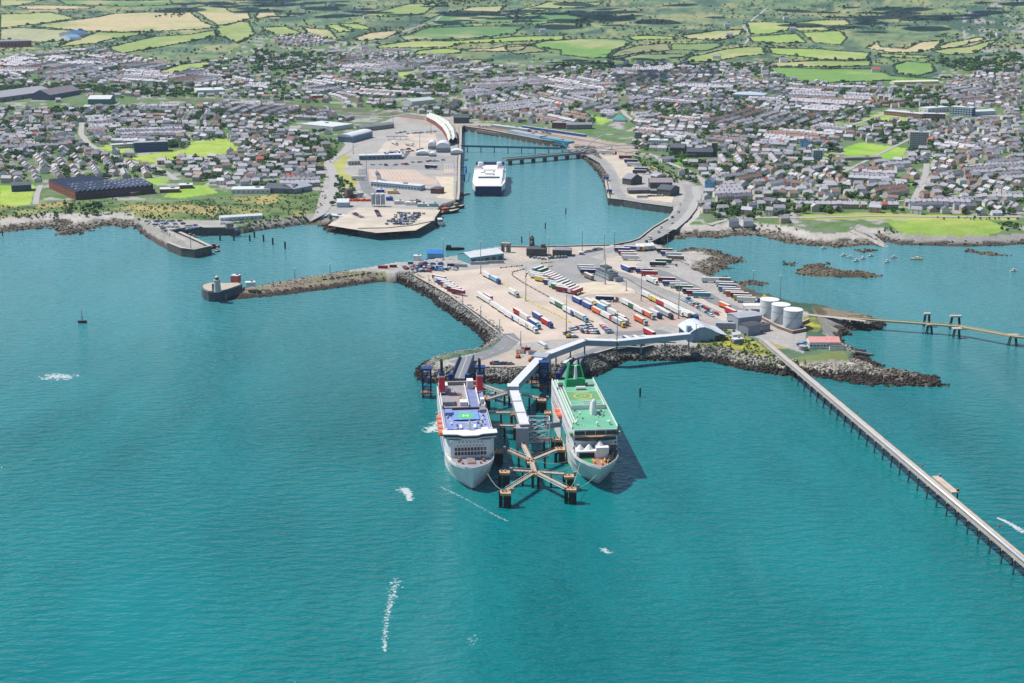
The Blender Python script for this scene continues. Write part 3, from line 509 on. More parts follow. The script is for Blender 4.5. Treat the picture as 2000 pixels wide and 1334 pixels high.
struct(mb.build('road_markings', LINE))
# ---------------------------------------------------------------- left terminal and inner quays
sheet('terminal_lanes', [(735, 300), (752, 278), (800, 262), (850, 262), (860, 290), (800, 300)], CONCP)
sheet('queue_lanes', [(720, 330), (810, 330), (826, 342), (855, 352), (852, 362), (745, 356), (724, 372)], C('pink_queue_paving', (200, 178, 164), 0.9, 0, 0.08, 0.06))
sheet('quay_paving', [(850, 345), (886, 345), (886, 390), (852, 386), (868, 372)], SAND); sheet('quay_paving', [(868, 318), (886, 318), (886, 336), (868, 340)], C('ochre_paving', (206, 176, 150), 0.9))
sheet('terminal_road', [(700, 330), (716, 330), (722, 360), (745, 385), (730, 388), (706, 372), (700, 350)], ASPHD); sheet('car_park', [(640, 440), (700, 405), (860, 410), (845, 432), (812, 450), (735, 455), (690, 448)], C('dusty_car_park', (206, 194, 178), 0.95, 0, 0.14, 0.05))
sheet('terminal_forecourt', [(690, 312), (890, 304), (888, 330), (830, 332), (712, 330)], ASPH)
mb = MB()
for k in range(13): pline((724+k*7, 331), (732+k*8.2, 347+k*0.5), 0.45, None, LINE, mb)
for k in range(12): pline((752+k*5, 296-k*0.6), (776+k*5.4, 268-k*0.3), 0.45, None, LINE, mb)
for k in range(6): pline((868+k*3.2, 319), (868+k*3.2, 337), 0.4, None, LINE, mb)
struct(mb.build('queue_markings', LINE))
strip('coast_road', [(600, 432), (625, 418), (640, 400), (650, 378), (655, 350), (648, 332), (640, 320), (652, 308), (676, 296), (684, 285), (676, 275)], 12, C('light_asphalt', (178, 174, 172), 0.9), ground_follow=True)
sheet('trailer_yard', [(1166, 298), (1200, 296), (1236, 318), (1255, 342), (1240, 352), (1212, 350), (1196, 322)], C('yard_paving', (200, 188, 172), 0.9, 0, 0.12, 0.07))
strip('quay_road', [(1150, 302), (1178, 318), (1196, 342), (1203, 368), (1216, 386), (1250, 394), (1318, 402)], 11, ASPH)
sheet('boat_yard', [(1222, 378), (1260, 372), (1318, 380), (1312, 396), (1240, 388)], SAND)

# ---------------------------------------------------------------- quay walls
def wall_line(name, label, pts, top=PLAT+0.5, th=1.6, z=0.0, m=None, cop=True, cat='wall', bottom=-3.5):
    t = thing(name, label, cat); P = [Gz(x, y, z) for x, y in pts]; t.location = (P[0].x, P[0].y, 0)
    def run(mb, w, z0, z1):
        L_, R_ = [], []
        for i, p in enumerate(P):
            d = P[min(i+1, len(P)-1)]-P[max(i-1, 0)]; n = Vector((-d.y, d.x)).normalized()*(w/2)
            L_.append((p.x+n.x-P[0].x, p.y+n.y-P[0].y)); R_.append((p.x-n.x-P[0].x, p.y-n.y-P[0].y))
        for i in range(len(P)-1):
            q = [L_[i], L_[i+1], R_[i+1], R_[i]]; vs = [(*a, z0) for a in q]+[(*a, z1) for a in q]
            mb.add(vs, [(0, 1, 5, 4), (1, 2, 6, 5), (2, 3, 7, 6), (3, 0, 4, 7), (4, 5, 6, 7), (3, 2, 1, 0)])
    mb = MB(); run(mb, th, bottom, top); mb.build('wall_face', m or DSTONE, t)
    if cop: mb = MB(); run(mb, th+0.6, top, top+0.4); mb.build('coping', CONC, t)
    return t
wall_line('quay_wall', 'dark stone wall round the end of the short fishing pier', [(330, 489.5), (357, 500.5), (380, 503.5), (411, 496.5), (385, 484), (352, 469)], th=3)
wall_line('quay_wall', 'dark quay wall of the small fishing dock beside the boat yard', [(338, 463), (367, 459), (387, 460), (456, 459)])
wall_line('quay_wall', 'long dark stone wall below the crowded car park', [(700, 461), (755, 460), (803, 455), (847, 446), (849, 437)])
wall_line('quay_wall', 'high quay wall beside the white catamaran ferry', [(894, 404), (896, 389), (897, 327), (899, 300)], th=2.5)
wall_line('quay_wall', 'old stone wall round the far inner basin', [(899, 300), (900, 258), (908, 256), (960, 264), (1000, 272), (1058, 283), (1107, 289)], th=3)
wall_line('quay_wall', 'stone quay under the blue linkspan ramps', [(1182, 363), (1189, 401), (1219, 404), (1255, 410), (1313, 418)], th=2)
wall_line('sea_wall', 'curved dark wall beside the berth behind the green-decked ferry', [(1108, 722), (1128, 712), (1160, 702), (1200, 690), (1222, 688), (1252, 690), (1275, 685)], z=4, m=C('wet_blue_wall', (66, 86, 108), 0.8), th=1.2, bottom=-2)
wall_line('sea_wall', 'low parapet along the causeway road', [(1304, 429), (1275, 446), (1247, 468), (1229, 474), (1199, 479)], top=PLAT+1.1, th=1.0, z=PLAT)
wall_line('sea_wall', 'long parapet on the back edge of the island quay', [(1190, 479.5), (1102, 482), (1025, 483), (985, 482.5)], top=PLAT+0.9, th=1.0, z=PLAT)
# ---------------------------------------------------------------- rock armour: thousands of boulders on the slopes
def boulders(name, mask, spacing, size, seed, dark_below=3.2, light=(188, 184, 174), dark=(74, 70, 68)):
    r = np.random.RandomState(seed); jj, ii = np.nonzero(mask); prob = []
    area = np.gradient(D)[jj]*(T[1]-T[0])*D[jj]; tot = area.sum(); n = int(tot/(spacing*0.78)**2)
    pick = r.choice(len(jj), n, p=area/tot); x = XX[jj[pick], ii[pick]]+r.uniform(-1.5, 1.5, n); y = DD[jj[pick], ii[pick]]+r.uniform(-2, 2, n); z = HH[jj[pick], ii[pick]]+r.uniform(-0.2, 0.5, n)
    base = np.array([(-1, -1, -.6), (1, -1, -.6), (1, 1, -.6), (-1, 1, -.6), (-.7, -.7, .7), (.7, -.7, .7), (.7, .7, .7), (-.7, .7, .7)])
    s = size*0.74*r.uniform(0.45, 1.35, (n, 1, 1)); v = base[None]*s*r.uniform(0.7, 1.3, (n, 8, 3)); a = r.uniform(0, 6.28, n); c_, s_ = np.cos(a)[:, None], np.sin(a)[:, None]
    vx = v[:, :, 0]*c_-v[:, :, 1]*s_; vy = v[:, :, 0]*s_+v[:, :, 1]*c_; V = np.stack([vx+x[:, None], vy+y[:, None], v[:, :, 2]+z[:, None]], 2).reshape(-1, 3)
    f = np.array([(0, 1, 5, 4), (1, 2, 6, 5), (2, 3, 7, 6), (3, 0, 4, 7), (4, 5, 6, 7)]); Fc = (f[None]+8*np.arange(n)[:, None, None]).reshape(-1, 4)
    me = bpy.data.meshes.new(name); me.from_pydata(V.tolist(), [], Fc.tolist())
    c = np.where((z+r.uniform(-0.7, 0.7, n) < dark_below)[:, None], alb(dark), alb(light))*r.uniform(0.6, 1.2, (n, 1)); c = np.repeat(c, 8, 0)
    at = me.color_attributes.new('Col', 'FLOAT_COLOR', 'POINT'); at.data.foreach_set('color', np.concatenate([c, np.ones((len(c), 1))], 1).ravel().astype(np.float32))
    me.materials.append(MATS.get('boulder_rock') or cmat('boulder_rock', 0.9, 0.15, 0.2, 0.5, 0.2, 2)); me.update()
    return stuff(obj(name, me), 'loose grey boulders heaped along the shore', 'rocks')
slope_ = (Hh > 0.1) & (Hh < PLAT-0.25) & (SL >= 0.28) & (SL < 1) & (rough_sd < 22) & (DD < 1500)
inP = lambda P: inpoly(PX0, PY0, P)
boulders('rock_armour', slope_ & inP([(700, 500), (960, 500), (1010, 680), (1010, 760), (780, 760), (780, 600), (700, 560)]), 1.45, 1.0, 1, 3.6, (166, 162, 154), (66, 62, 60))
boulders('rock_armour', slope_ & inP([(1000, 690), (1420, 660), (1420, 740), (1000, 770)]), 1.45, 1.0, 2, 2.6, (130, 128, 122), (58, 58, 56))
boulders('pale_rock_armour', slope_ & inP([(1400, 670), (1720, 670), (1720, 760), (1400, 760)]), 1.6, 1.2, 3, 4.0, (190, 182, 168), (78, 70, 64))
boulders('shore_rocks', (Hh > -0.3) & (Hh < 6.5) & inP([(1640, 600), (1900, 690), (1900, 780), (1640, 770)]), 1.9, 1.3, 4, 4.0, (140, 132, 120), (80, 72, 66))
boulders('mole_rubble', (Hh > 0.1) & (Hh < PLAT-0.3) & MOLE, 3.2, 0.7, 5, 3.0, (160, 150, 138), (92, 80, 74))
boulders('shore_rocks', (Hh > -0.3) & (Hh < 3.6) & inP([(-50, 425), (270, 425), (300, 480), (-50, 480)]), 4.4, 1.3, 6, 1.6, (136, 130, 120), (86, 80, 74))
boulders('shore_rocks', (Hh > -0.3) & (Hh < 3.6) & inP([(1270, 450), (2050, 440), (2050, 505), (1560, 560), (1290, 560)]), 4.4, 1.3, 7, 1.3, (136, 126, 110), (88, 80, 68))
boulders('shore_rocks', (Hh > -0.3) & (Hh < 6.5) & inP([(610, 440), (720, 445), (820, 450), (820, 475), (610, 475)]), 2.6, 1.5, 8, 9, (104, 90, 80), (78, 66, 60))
boulders('rubble_slope', (Hh > 0.1) & (Hh < PLAT+0.05) & inP([(1120, 296), (1160, 296), (1190, 355), (1170, 365), (1130, 312)]), 2.0, 1.2, 9, 2.0, (150, 140, 134), (96, 90, 86))

strip('trestle_road', [(1560, 612), (1600, 617), (1650, 622), (1690, 627)], 5, CONC)
# ---------------------------------------------------------------- ferries
def ring_loft(mb, rings, m=0, cap0=True, cap1=True):
    n = len(rings[0]); k = len(mb.v)
    mb.add([p for r in rings for p in r], [(j*n+i, (j+1)*n+i, (j+1)*n+i+1, j*n+i+1) for j in range(len(rings)-1) for i in range(n-1)], m)
    if cap0: mb.f.append(tuple(k+i for i in range(n))); mb.m.append(m)
    if cap1: q = k+(len(rings)-1)*n; mb.f.append(tuple(q+i for i in range(n-1, -1, -1))); mb.m.append(m)
def flat_ring(cx, cy, z, r0, r1, m, parent, name, n=40):
    mb = MB(); vs = [(cx+r*cos(2*pi*i/n), cy+r*sin(2*pi*i/n), z) for r in (r0, r1) for i in range(n)]
    mb.add(vs, [(i, n+i, n+(i+1) % n, (i+1) % n) for i in range(n)]); return mb.build(name, m, parent)
def letter_h(cx, cy, z, s, m, parent):
    mb = MB()
    for d in (-1, 1): mb.box((cx+0, cy+d*s*0.36, z), (s, s*0.2, 0.02))
    mb.box((cx, cy, z), (s*0.2, s*0.55, 0.02)); return mb.build('helideck_letter', m, parent)
def lifeboat(parent, x, y, z, m=None):
    mb = MB(); 
    R_ = []
    for t, w, h0, h1 in ((-4.6, 0.2, 1.0, 1.8), (-3.4, 1.5, 0.2, 2.6), (0, 1.9, 0, 3.2), (3.4, 1.5, 0.2, 2.6), (4.6, 0.2, 1.0, 1.8)):
        R_.append([(x+t, y-w, z+1.3), (x+t, y-w*0.5, z+h0), (x+t, y+w*0.5, z+h0), (x+t, y+w, z+1.3), (x+t, y+w*0.7, z+h1), (x+t, y-w*0.7, z+h1), (x+t, y-w, z+1.3)])
    ring_loft(mb, R_); b = mb.build('lifeboat', m or C('lifeboat_orange', (240, 112, 66), 0.5), parent)
    for t in (-3.6, 3.6): MB().beam((x+t, y+2.2, z+3.5), (x+t, y-1.9, z+3.8), 0.35, 0.4).box((x+t, y+2.0, z-0.5), (0.4, 0.4, 4.2)).build('davit', WHITE, b)
def rail(parent, pts, z, h=1.3, m=None, name='bulwark', th=0.25):
    mb = MB()
    for a, b in zip(pts[:-1], pts[1:]): mb.beam((*a, z), (*b, z), th, h)
    return mb.build(name, m or WHITE, parent)
def wins(parent, y0, y1, n, z, w, h, x, m=None, name='window', ax='y', th=0.12, frame=0.0):
    """a row of windows on a face that looks along +x (ax='y') or along -y (ax='x': y0..y1 run along x, x is the y of the face)"""
    me = MB().box((0, 0, 0), (th, w, h) if ax == 'y' else (w, th, h)).mesh(name, m or GLASS)
    for i in range(n):
        t = y0+(y1-y0)*(i+0.5)/n; obj(name, me, parent, (x, t, z) if ax == 'y' else (t, x, z))
def hull_mesh(name, parent, st, m, z0=-1.0, zd=13.0):
    """st: (x at waterline, half breadth at waterline, x at deck, half breadth at deck)"""
    mb = MB(); R_ = []
    for xw_, hw, xd, hd in st: R_.append([(xd, -hd, zd), ((xd*0.55+xw_*0.45), -(hd*0.6+hw*0.4)*1.0, z0+(zd-z0)*0.55), (xw_, -hw, z0), (xw_, hw, z0), ((xd*0.55+xw_*0.45), (hd*0.6+hw*0.4), z0+(zd-z0)*0.55), (xd, hd, zd)])
    ring_loft(mb, R_); n = 6
    for j in range(len(st)-1): mb.f.append((j*n, j*n+5, (j+1)*n+5, (j+1)*n)); mb.m.append(0)
    return mb.build(name, m, parent)
HULLW = C('white_hull_paint', (244, 244, 242), 0.4, 0, 0.09, 0.25); SHIPB = C('blue_deck_paint', (136, 152, 204), 0.7, 0, 0.14, 0.12); DECKG = C('grey_deck_paint', (156, 152, 160), 0.8, 0, 0.16, 0.15); SHIPG = C('green_deck_paint', (112, 184, 150), 0.7, 0, 0.12, 0.1); ANTIF = C('navy_hull_bottom', (20, 32, 66), 0.5)

def blue_ferry():
    f_, s_ = Gz(919, 850, 27), Gz(896, 745, 26); ax = f_-s_; rz = atan2(ax.y, ax.x); L = ax.xy.length; B = 14.4
    t = thing('car_ferry', 'white car ferry with blue deck, green helipad and two red funnels', 'ferry', (f_.x, f_.y, 0), rz)
    X0 = -L+1
    st = [(X0+2, 12.5, X0, B), (X0+20, 14, X0+18, B), (-60, 14.2, -60, B), (-25, 13.6, -25, B), (-8, 11.0, -6, B), (3, 6.6, 6, 12.8), (9, 3.4, 13, 9.4), (13, 1.2, 17.5, 4.6), (15.6, 0.25, 19.6, 0.6)]
    h = hull_mesh('hull', t, st, HULLW); hull_mesh('waterline_band', h, [(a, b*1.004, a, b*1.004) for a, b, _c, _d in st], ANTIF, -1.0, 0.9)
    MB().lathe((16.5, 0, -1.2), [(0.2, -2.2), (1.6, -1.4), (2.0, 0), (1.6, 1.3), (0.3, 2.0)], 12).build('bulbous_bow', C('dull_bulb', (70, 66, 72), 0.6), h, True)
    # foredeck with bulwark
    fd = [(d, c_) for _a, _b, d, c_ in st if d > -7]
    rail(t, [(-6, -B+0.2)]+[(d, -c_+0.2) for d, c_ in fd[1:]]+[(19.6, 0)]+[(d, c_-0.2) for d, c_ in fd[:0:-1]]+[(-6, B-0.2)], 13.0, 1.5, WHITE, 'bow_bulwark')
    fdk = MB().prism([(0, -11.5), (7, -11), (13, -7), (17, -2.5), (17, 2.5), (13, 7), (7, 11), (0, 11.5)], 13.03, 13.10).build('fore_deck', DECKG, t)
    MB().box((6, 0, 13.1), (9, 5.2, 0.9), 0, 0, (0.9, 0.8)).build('bow_ramp_cover', C('brown_ramp', (150, 132, 128), 0.8), fdk)
    for y in (-7.2, 7.2): MB().lathe((6, y, 13.1), [(0.9, 0), (0.9, 1.3), (0.5, 1.5)], 10).build('capstan', RUST, fdk); MB().box((3.2, y*0.9, 13.1), (2.4, 1.6, 1.6), 0, 0, (0.8, 0.8)).build('mooring_winch', RUST, fdk); MB().box((9.5, y*0.72, 13.1), (1.4, 1.0, 1.1), 0, 0, (0.8, 0.8)).build('anchor_winch', RUST, fdk)
    # superstructure
    su = MB().prism([(X0, -B+0.05), (-10, -B+0.05), (-3, -12.6), (-1.0, -11.6), (-1.0, 11.6), (-3, 12.6), (-10, B-0.05), (X0, B-0.05)], 13.0, 23.6).build('superstructure', HULLW, t)
    for zz in (14.6, 17.2): wins(su, -9.4, 9.4, 10, zz, 1.5, 2.0, -0.98)
    wins(su, -8.2, 8.2, 9, 20.0, 0.55, 0.7, -0.98); wins(su, -7.6, 7.6, 7, 22.2, 0.6, 0.8, -0.98)
    MB().prism([(X0+0.3, -B+0.4), (-4, -B+0.4), (-4, B-0.4), (X0+0.3, B-0.4)], 23.6, 23.72).build('weather_deck', DECKG, t)
    d1 = MB().prism([(-56, -B+1.2), (-9, -B+1.2), (-9, B-1.2), (-56, B-1.2)], 23.74, 23.9).build('upper_deck', SHIPB, t)
    # bridge
    br = MB().prism([(-8, -15.2), (-3.4, -15.2), (-2.2, -7), (0.2, -4), (0.2, 4), (-2.2, 7), (-3.4, 15.2), (-8, 15.2)], 24.2, 26.9, 0).build('bridge', HULLW, t)
    MB().prism([(-9.2, -15.8), (-2.6, -15.8), (-1.3, -7.2), (1.1, -4.2), (1.1, 4.2), (-1.3, 7.2), (-2.6, 15.8), (-9.2, 15.8)], 26.9, 27.25).build('bridge_roof', WHITE, br)
    MB().prism([(-7, -15.26), (-3.2, -15.26), (-2.0, -7.05), (0.3, -4.03), (0.3, 4.03), (-2.0, 7.05), (-3.2, 15.26), (-7, 15.26)], 25.1, 26.3).build('bridge_windows', GLASS, br)
    ms = MB(); ms.lathe((-9, 0, 24), [(1.3, 0), (0.9, 5), (0.35, 9)], 8)
    for z in (28.5, 30.5): ms.box((-9, 0, z), (0.5, 4.5, 0.3))
    ms.build('radar_mast', WHITE, t)
    for y in (-13.2, 13.2): MB().lathe((-11, y, 24), [(0.4, 0), (0.4, 1.6), (1.0, 2.0), (1.1, 2.8), (0.6, 3.6)], 10).build('satellite_dome', WHITE, t)
    for x, y, sx, sy, sz, m in ((-16, -11, 6, 4.5, 2.6, SHIPB), (-14, 9.5, 5, 4, 2.2, WHITE), (-22, 4.2, 6, 1.5, 1.2, WHITE), (-22, -4.2, 6, 1.5, 1.2, WHITE), (-48, -10, 7, 4.5, 2.4, SHIPB), (-52, 11, 5, 3.5, 2.0, DECKG)): MB().box((x, y, 23.9), (sx, sy, sz)).build('deck_house', m, t)
    # helipad
    hx = -42.3; hp = MB().box((hx, 0, 24.4), (15, 16, 0.35)).build('helipad', C('helipad_blue', (124, 160, 218), 0.7), t)
    MB().box((hx+7.6, 0, 23.9), (0.3, 12, 0.9)).build('helipad_support', BLACK, hp)
    flat_ring(hx, 0, 24.77, 0.01, 5.2, C('helipad_green', (92, 200, 122), 0.7), hp, 'helipad_disc'); letter_h(hx, 0, 24.79, 3.6, WHITE, hp); flat_ring(hx, 0, 23.93, 10.2, 10.6, LINE, t, 'deck_circle', 48)
    # after block: higher car deck with open ramps
    MB().box((-57.3, 0, 23.75), (2.2, 25, 1.1)).build('dark_bulkhead', BLACK, t)
    a = MB().prism([(X0+1, -B+1), (-58.5, -B+1), (-58.5, B-1), (X0+1, B-1)], 23.75, 24.8).build('after_deck', DECKG, t)
    MB().box((-76, -4.5, 24.8), (30, 12, 0.06)).build('rust_red_deck', C('red_oxide_deck', (168, 150, 150), 0.8), a); MB().box((-78, 6.3, 24.82), (40, 5.6, 0.05)).build('ramp_lane', C('blue_grey_lane', (128, 140, 184), 0.8), a)
    for y, x0, x1 in ((-13.2, X0+1, -58.6), (13.2, X0+1, -58.6), (3.2, X0+4, -58.6), (9.8, X0+10, -60)): MB().beam((x0, y, 24.8), (x1, y, 24.8), 0.5, 1.5).build('deck_bulwark', WHITE, a)
    for x, y, sx, sy, sz, m in ((-66, -8.5, 9, 6.5, 2.6, DECKG), (-64, 0.2, 6, 4.5, 2.4, WHITE), (-95, -10, 7, 4, 4, WHITE), (-98, 6.5, 6, 4, 5.5, WHITE), (-70, -11.5, 12, 3, 1.8, GREY), (-72, 12, 14, 2.4, 2.4, SHIPB), (-66, 12, 4, 2.5, 3, WHITE)): MB().box((x, y, 24.8), (sx, sy, sz)).build('deck_house', m, a)
    MB().box((-L+3, 0, 24.8), (2.4, 26, 2.2)).build('stern_arch', C('stern_beam', (142, 140, 136), 0.8), a)
    for y in (-12.0, 12.0):
        fu = MB().box((-88, y, 24.8), (7.5, 3.9, 12.6), 0, 0, (0.86, 0.92)).build('funnel', RED, t)
        MB().box((-88, y, 24.8), (7.7, 4.1, 1.1)).build('funnel_base', NAVY, fu); MB().box((-88, y, 26.0), (7.62, 4.02, 0.8)).build('funnel_stripe', WHITE, fu); MB().box((-88, y, 36.4), (6.72, 3.72, 0.9)).build('funnel_stripe', WHITE, fu); MB().box((-88, y, 37.3), (6.6, 3.66, 1.7)).build('funnel_cap', C('funnel_navy', (40, 70, 120), 0.5), fu)
        mb = MB()
        for k in range(3): mb.tube((-90.3+k*2.1, y, 38.9), (-90.5+k*2.1, y, 46.5), 0.8, 8)
        mb.build('exhaust_pipes', BLACK, fu)
    r = random.Random(3)
    for _ in range(26): x, y = r.uniform(-54, -12), r.choice((-1, 1))*r.uniform(5.5, 12); (abs(x+42.3) > 9 or abs(y) > 9) and MB().box((x, y, 23.9), (r.uniform(0.6, 2.4), r.uniform(0.6, 1.6), r.uniform(0.5, 1.6)), 0, 0, (0.85, 0.85)).build('vent_box', r.choice((WHITE, WHITE, GREY, SHIPB)), t)
    for k in range(9): MB().box((-72-k*3.4, -10.2+r.uniform(0, 11), 24.87), (0.6, 0.5, 1.1)).build('deck_vent', r.choice((YEL, WHITE)), a)
    for s in (-1, 1): MB().beam((-56, s*13.1, 23.9), (-9, s*13.1, 23.9), 0.14, 1.15).build('side_rail', WHITE, d1)
    for k, x in enumerate((-58, -49, -40, -31)): lifeboat(t, x, -B-1.0, 17.0)
    for z in (15.4, 20.6): wins(su, X0+8, -14, 24, z, 1.6, 0.9, -B+0.02, ax='x')
    MB().box((-40, -B-0.06, 5.5), (34, 0.1, 3.4)).build('hull_lettering_band', C('pale_blue_hull_band', (110, 150, 214), 0.5), h)
    return t
blue_ferry()

def green_ferry():
    f_, s_ = Gz(1163, 838, 29), Gz(1118, 741, 29); ax = f_-s_; rz = atan2(ax.y, ax.x); L = ax.xy.length; B = 13.7; X0 = -L
    t = thing('car_ferry', 'white car ferry with bright green decks and yellow helipad ring', 'ferry', (f_.x, f_.y, 0), rz)
    st = [(X0+2, 12, X0, B), (X0+18, 13.4, X0+15, B), (-55, 13.6, -55, B), (-25, 13.4, -25, B), (-10, 11.5, -6, B), (-1, 7.4, 6, 13.0), (5, 3.8, 14, 10.2), (9, 1.4, 21, 5.6), (11.3, 0.25, 26, 0.7)]
    h = hull_mesh('hull', t, st, HULLW, -1, 14); hull_mesh('waterline_band', h, [(a, b*1.004, a, b*1.004) for a, b, _c, _d in st], C('green_hull_stripe', (52, 150, 96), 0.5), -1.0, 1.6)
    MB().lathe((12.5, 0, -1.4), [(0.2, -2.2), (1.5, -1.4), (1.9, 0), (1.4, 1.2), (0.3, 1.7)], 12).build('bulbous_bow', C('dull_bulb2', (60, 92, 86), 0.6), h, True)
    fd = [(d, c_) for _a, _b, d, c_ in st if d > -7]
    rail(t, [(-6, -B+0.2)]+[(d, -c_+0.2) for d, c_ in fd[1:]]+[(26, 0)]+[(d, c_-0.2) for d, c_ in fd[:0:-1]]+[(-6, B-0.2)], 14.0, 1.5, WHITE, 'bow_bulwark')
    fdk = MB().prism([(0, -12), (8, -11.6), (14, -9.6), (21, -5), (24.5, -1), (24.5, 1), (21, 5), (14, 9.6), (8, 11.6), (0, 12)], 14.03, 14.12).build('fore_deck', C('brown_fore_deck', (172, 124, 108), 0.8), t)
    MB().box((12, -6.4, 14.12), (10, 5.4, 0.05)).build('green_deck_patch', GREEN, fdk)
    for y, x in ((-3.4, 14), (1.2, 17), (4.0, 13), (5.6, 15), (7.0, 12)): MB().beam((x-3, y, 14.2), (x+3.5, y*0.8, 15.0), 0.5, 0.7).build('yellow_crane_arm', YEL, fdk)
    MB().box((4.0, -6.0, 14.12), (7.5, 12, 4.2)).build('mooring_house', HULLW, fdk); MB().box((5.4, 3.0, 14.12), (6.5, 7.4, 6.4)).build('mooring_house', HULLW, fdk); MB().box((7.79, -6.0, 14.4), (0.06, 9, 3.0)).build('mooring_opening', BLACK, fdk)
    for y in (-9.5, -4.2, 2.0): MB().lathe((3.5, y, 18.3 if y < 0 else 20.5), [(2.7, 0), (1.6, 1.4), (0.5, 2.6)], 8).build('white_tent_roof', WHITE, fdk)
    MB().box((5, 9.6, 14.12), (2.2, 3.6, 7.2)).build('ramp_tower', DKGREY, fdk); MB().beam((5, 9.0, 17), (16, 5.5, 14.5), 3.2, 0.5).build('bow_ramp', BLACK, fdk)
    su = MB().prism([(X0, -B+0.05), (-4, -B+0.05), (0, -12.4), (0, 12.4), (-4, B-0.05), (X0, B-0.05)], 14, 28.8).build('superstructure', HULLW, t)
    MB().prism([(-5, -B+0.6), (0.35, -12.1), (2.2, -4), (2.2, 4), (0.35, 12.1), (-5, B-0.6)], 22.4, 24.1).build('lounge_windows', GLASS, su)
    MB().prism([(-5, -14.8), (0.9, -14.8), (2.0, -6), (3.6, -3.6), (3.6, 3.6), (2.0, 6), (0.9, 14.8), (-5, 14.8)], 25.1, 25.6).build('bridge_wing', C('wing_deck_tan', (176, 140, 116), 0.8), su)
    MB().prism([(-5, -12.6), (0.6, -12.3), (0.6, 12.3), (-5, 12.6)], 25.9, 28.0).build('bridge_windows', GLASS, su)
    for y in (-6, 0, 6): MB().box((0.62, y, 25.8), (0.1, 0.3, 2.4)).build('window_mullion', WHITE, su)
    for y in (-14.2, 14.2): MB().box((-1.5, y, 25.6), (4, 1.2, 1.5)).build('wing_cab', C('wing_green', (120, 190, 140), 0.6), su)
    for s in (-1, 1): wins(su, s*12.0-1, s*12.0+1, 1, 19.5, 0.9, 1.6, 0.02); wins(su, s*12.4-1, s*12.4+1, 1, 17, 0.9, 1.6, 0.02)
    td = MB().prism([(X0+0.4, -B+0.5), (-1.5, -B+0.5), (-0.6, -11.8), (-0.6, 11.8), (-1.5, B-0.5), (X0+0.4, B-0.5)], 28.8, 28.9).build('top_deck', SHIPG, t)
    for s in (-1, 1):
        MB().beam((X0+0.4, s*(B-0.4), 28.9), (-2, s*(B-0.4), 28.9), 0.35, 1.2).build('deck_bulwark', WHITE, td)
    for k in range(2): MB().beam((X0+2, -B+2.0+k*1.5, 28.9), (-10, -B+2.0+k*1.5, 28.9), 0.5, 1.0).build('deck_pipe', WHITE, td)
    # raised helideck
    hx = -58.5; hd = MB().box((hx+1, 1.2, 28.9), (40, 20.5, 1.5)).build('helideck', SHIPG, t)
    MB().box((hx, 1.2, 30.42), (19, 20.3, 0.05)).build('helideck_pad', C('olive_pad', (112, 164, 112), 0.8), hd); flat_ring(hx, 1.2, 30.50, 5.0, 5.8, YEL, hd, 'helideck_ring'); letter_h(hx, 1.2, 30.50, 3.0, YEL, hd)
    for x in (hx-9.6, hx+9.6): MB().box((x, 1.2, 30.42), (0.35, 20, 0.07)).build('pad_edge_line', LINE, hd)
    for yy, xx in ((-1, -7.6), (1, 7.6)): MB().box((hx+xx, 1.2, 30.48), (0.5, 9.5, 0.03)).build('pad_writing_line', LINE, hd)
    MB().box((hx+21.2, 1.2, 28.9), (0.5, 20.8, 2.7)).build('helideck_front_wall', HULLW, hd)
    for s in (-1, 1): MB().beam((hx-19, 1.2+s*10.1, 30.4), (hx+21, 1.2+s*10.1, 30.4), 0.3, 1.0).build('helideck_rail', WHITE, hd)
    MB().tube((hx-13, -1.5, 31.6), (hx-13, 4.5, 31.6), 1.1, 10).build('raft_canister', WHITE, hd)
    # mast and radar on a white casing
    ms = MB(); ms.box((-31, 3.0, 28.9), (6, 3.6, 6.0), 0, 0, (0.7, 0.7)); ms.lathe((-27, 3.0, 28.9), [(2.2, 0), (1.9, 4), (1.3, 8.5), (0.6, 9.5)], 10)
    ms.build('mast_casing', HULLW, t); mb = MB(); mb.box((-33, 3.0, 33.5), (0.6, 10, 0.6)); mb.tube((-33, 3, 33), (-33, 3, 40), 0.25, 6); mb.box((-33, 0, 35), (0.4, 5, 0.5)); mb.build('radar_mast', WHITE, t)
    for x, y in ((-9, -9.8), (-8, 9.6), (-6, 2.0)): MB().lathe((x, y, 28.9), [(0.3, 0), (0.3, 0.9), (0.9, 1.3), (0.9, 2.0), (0.4, 2.6)], 9).build('satellite_dome', WHITE, t)
    # green winged funnel
    fb = MB().box((-86, 0, 28.9), (9, 12.5, 5.0), 0, 0, (0.85, 0.95)).build('funnel_house', C('funnel_green', (44, 168, 110), 0.5), t)
    FG = MATS['funnel_green']
    for y in (-5.4, 5.4):
        mb = MB()
        mb.add([(-92, y-0.5, 33.5), (-84, y-0.5, 33.5), (-88.5, y*0.62-0.4, 42.8), (-91, y*0.62-0.4, 42.8), (-92, y+0.5, 33.5), (-84, y+0.5, 33.5), (-88.5, y*0.62+0.4, 42.8), (-91, y*0.62+0.4, 42.8)], [(0, 1, 2, 3), (7, 6, 5, 4), (0, 4, 5, 1), (1, 5, 6, 2), (2, 6, 7, 3), (3, 7, 4, 0)]); mb.build('funnel_wing', FG, fb)
    for k in range(8): MB().box((-89.5, 0, 34.4+k*0.95), (3.2, 10-k*0.46, 0.26)).build('funnel_louvre', FG, fb)
    MB().lathe((-84, 0, 33.8), [(1.3, 0), (1.0, 3), (0.8, 8.6)], 10).build('white_exhaust', WHITE, fb)
    mb = MB()
    for y in (-2.8, -1.4, 2.6): mb.tube((-90, y, 38), (-90.5, y, 44.6), 0.6, 7)
    mb.build('exhaust_pipes', BLACK, fb)
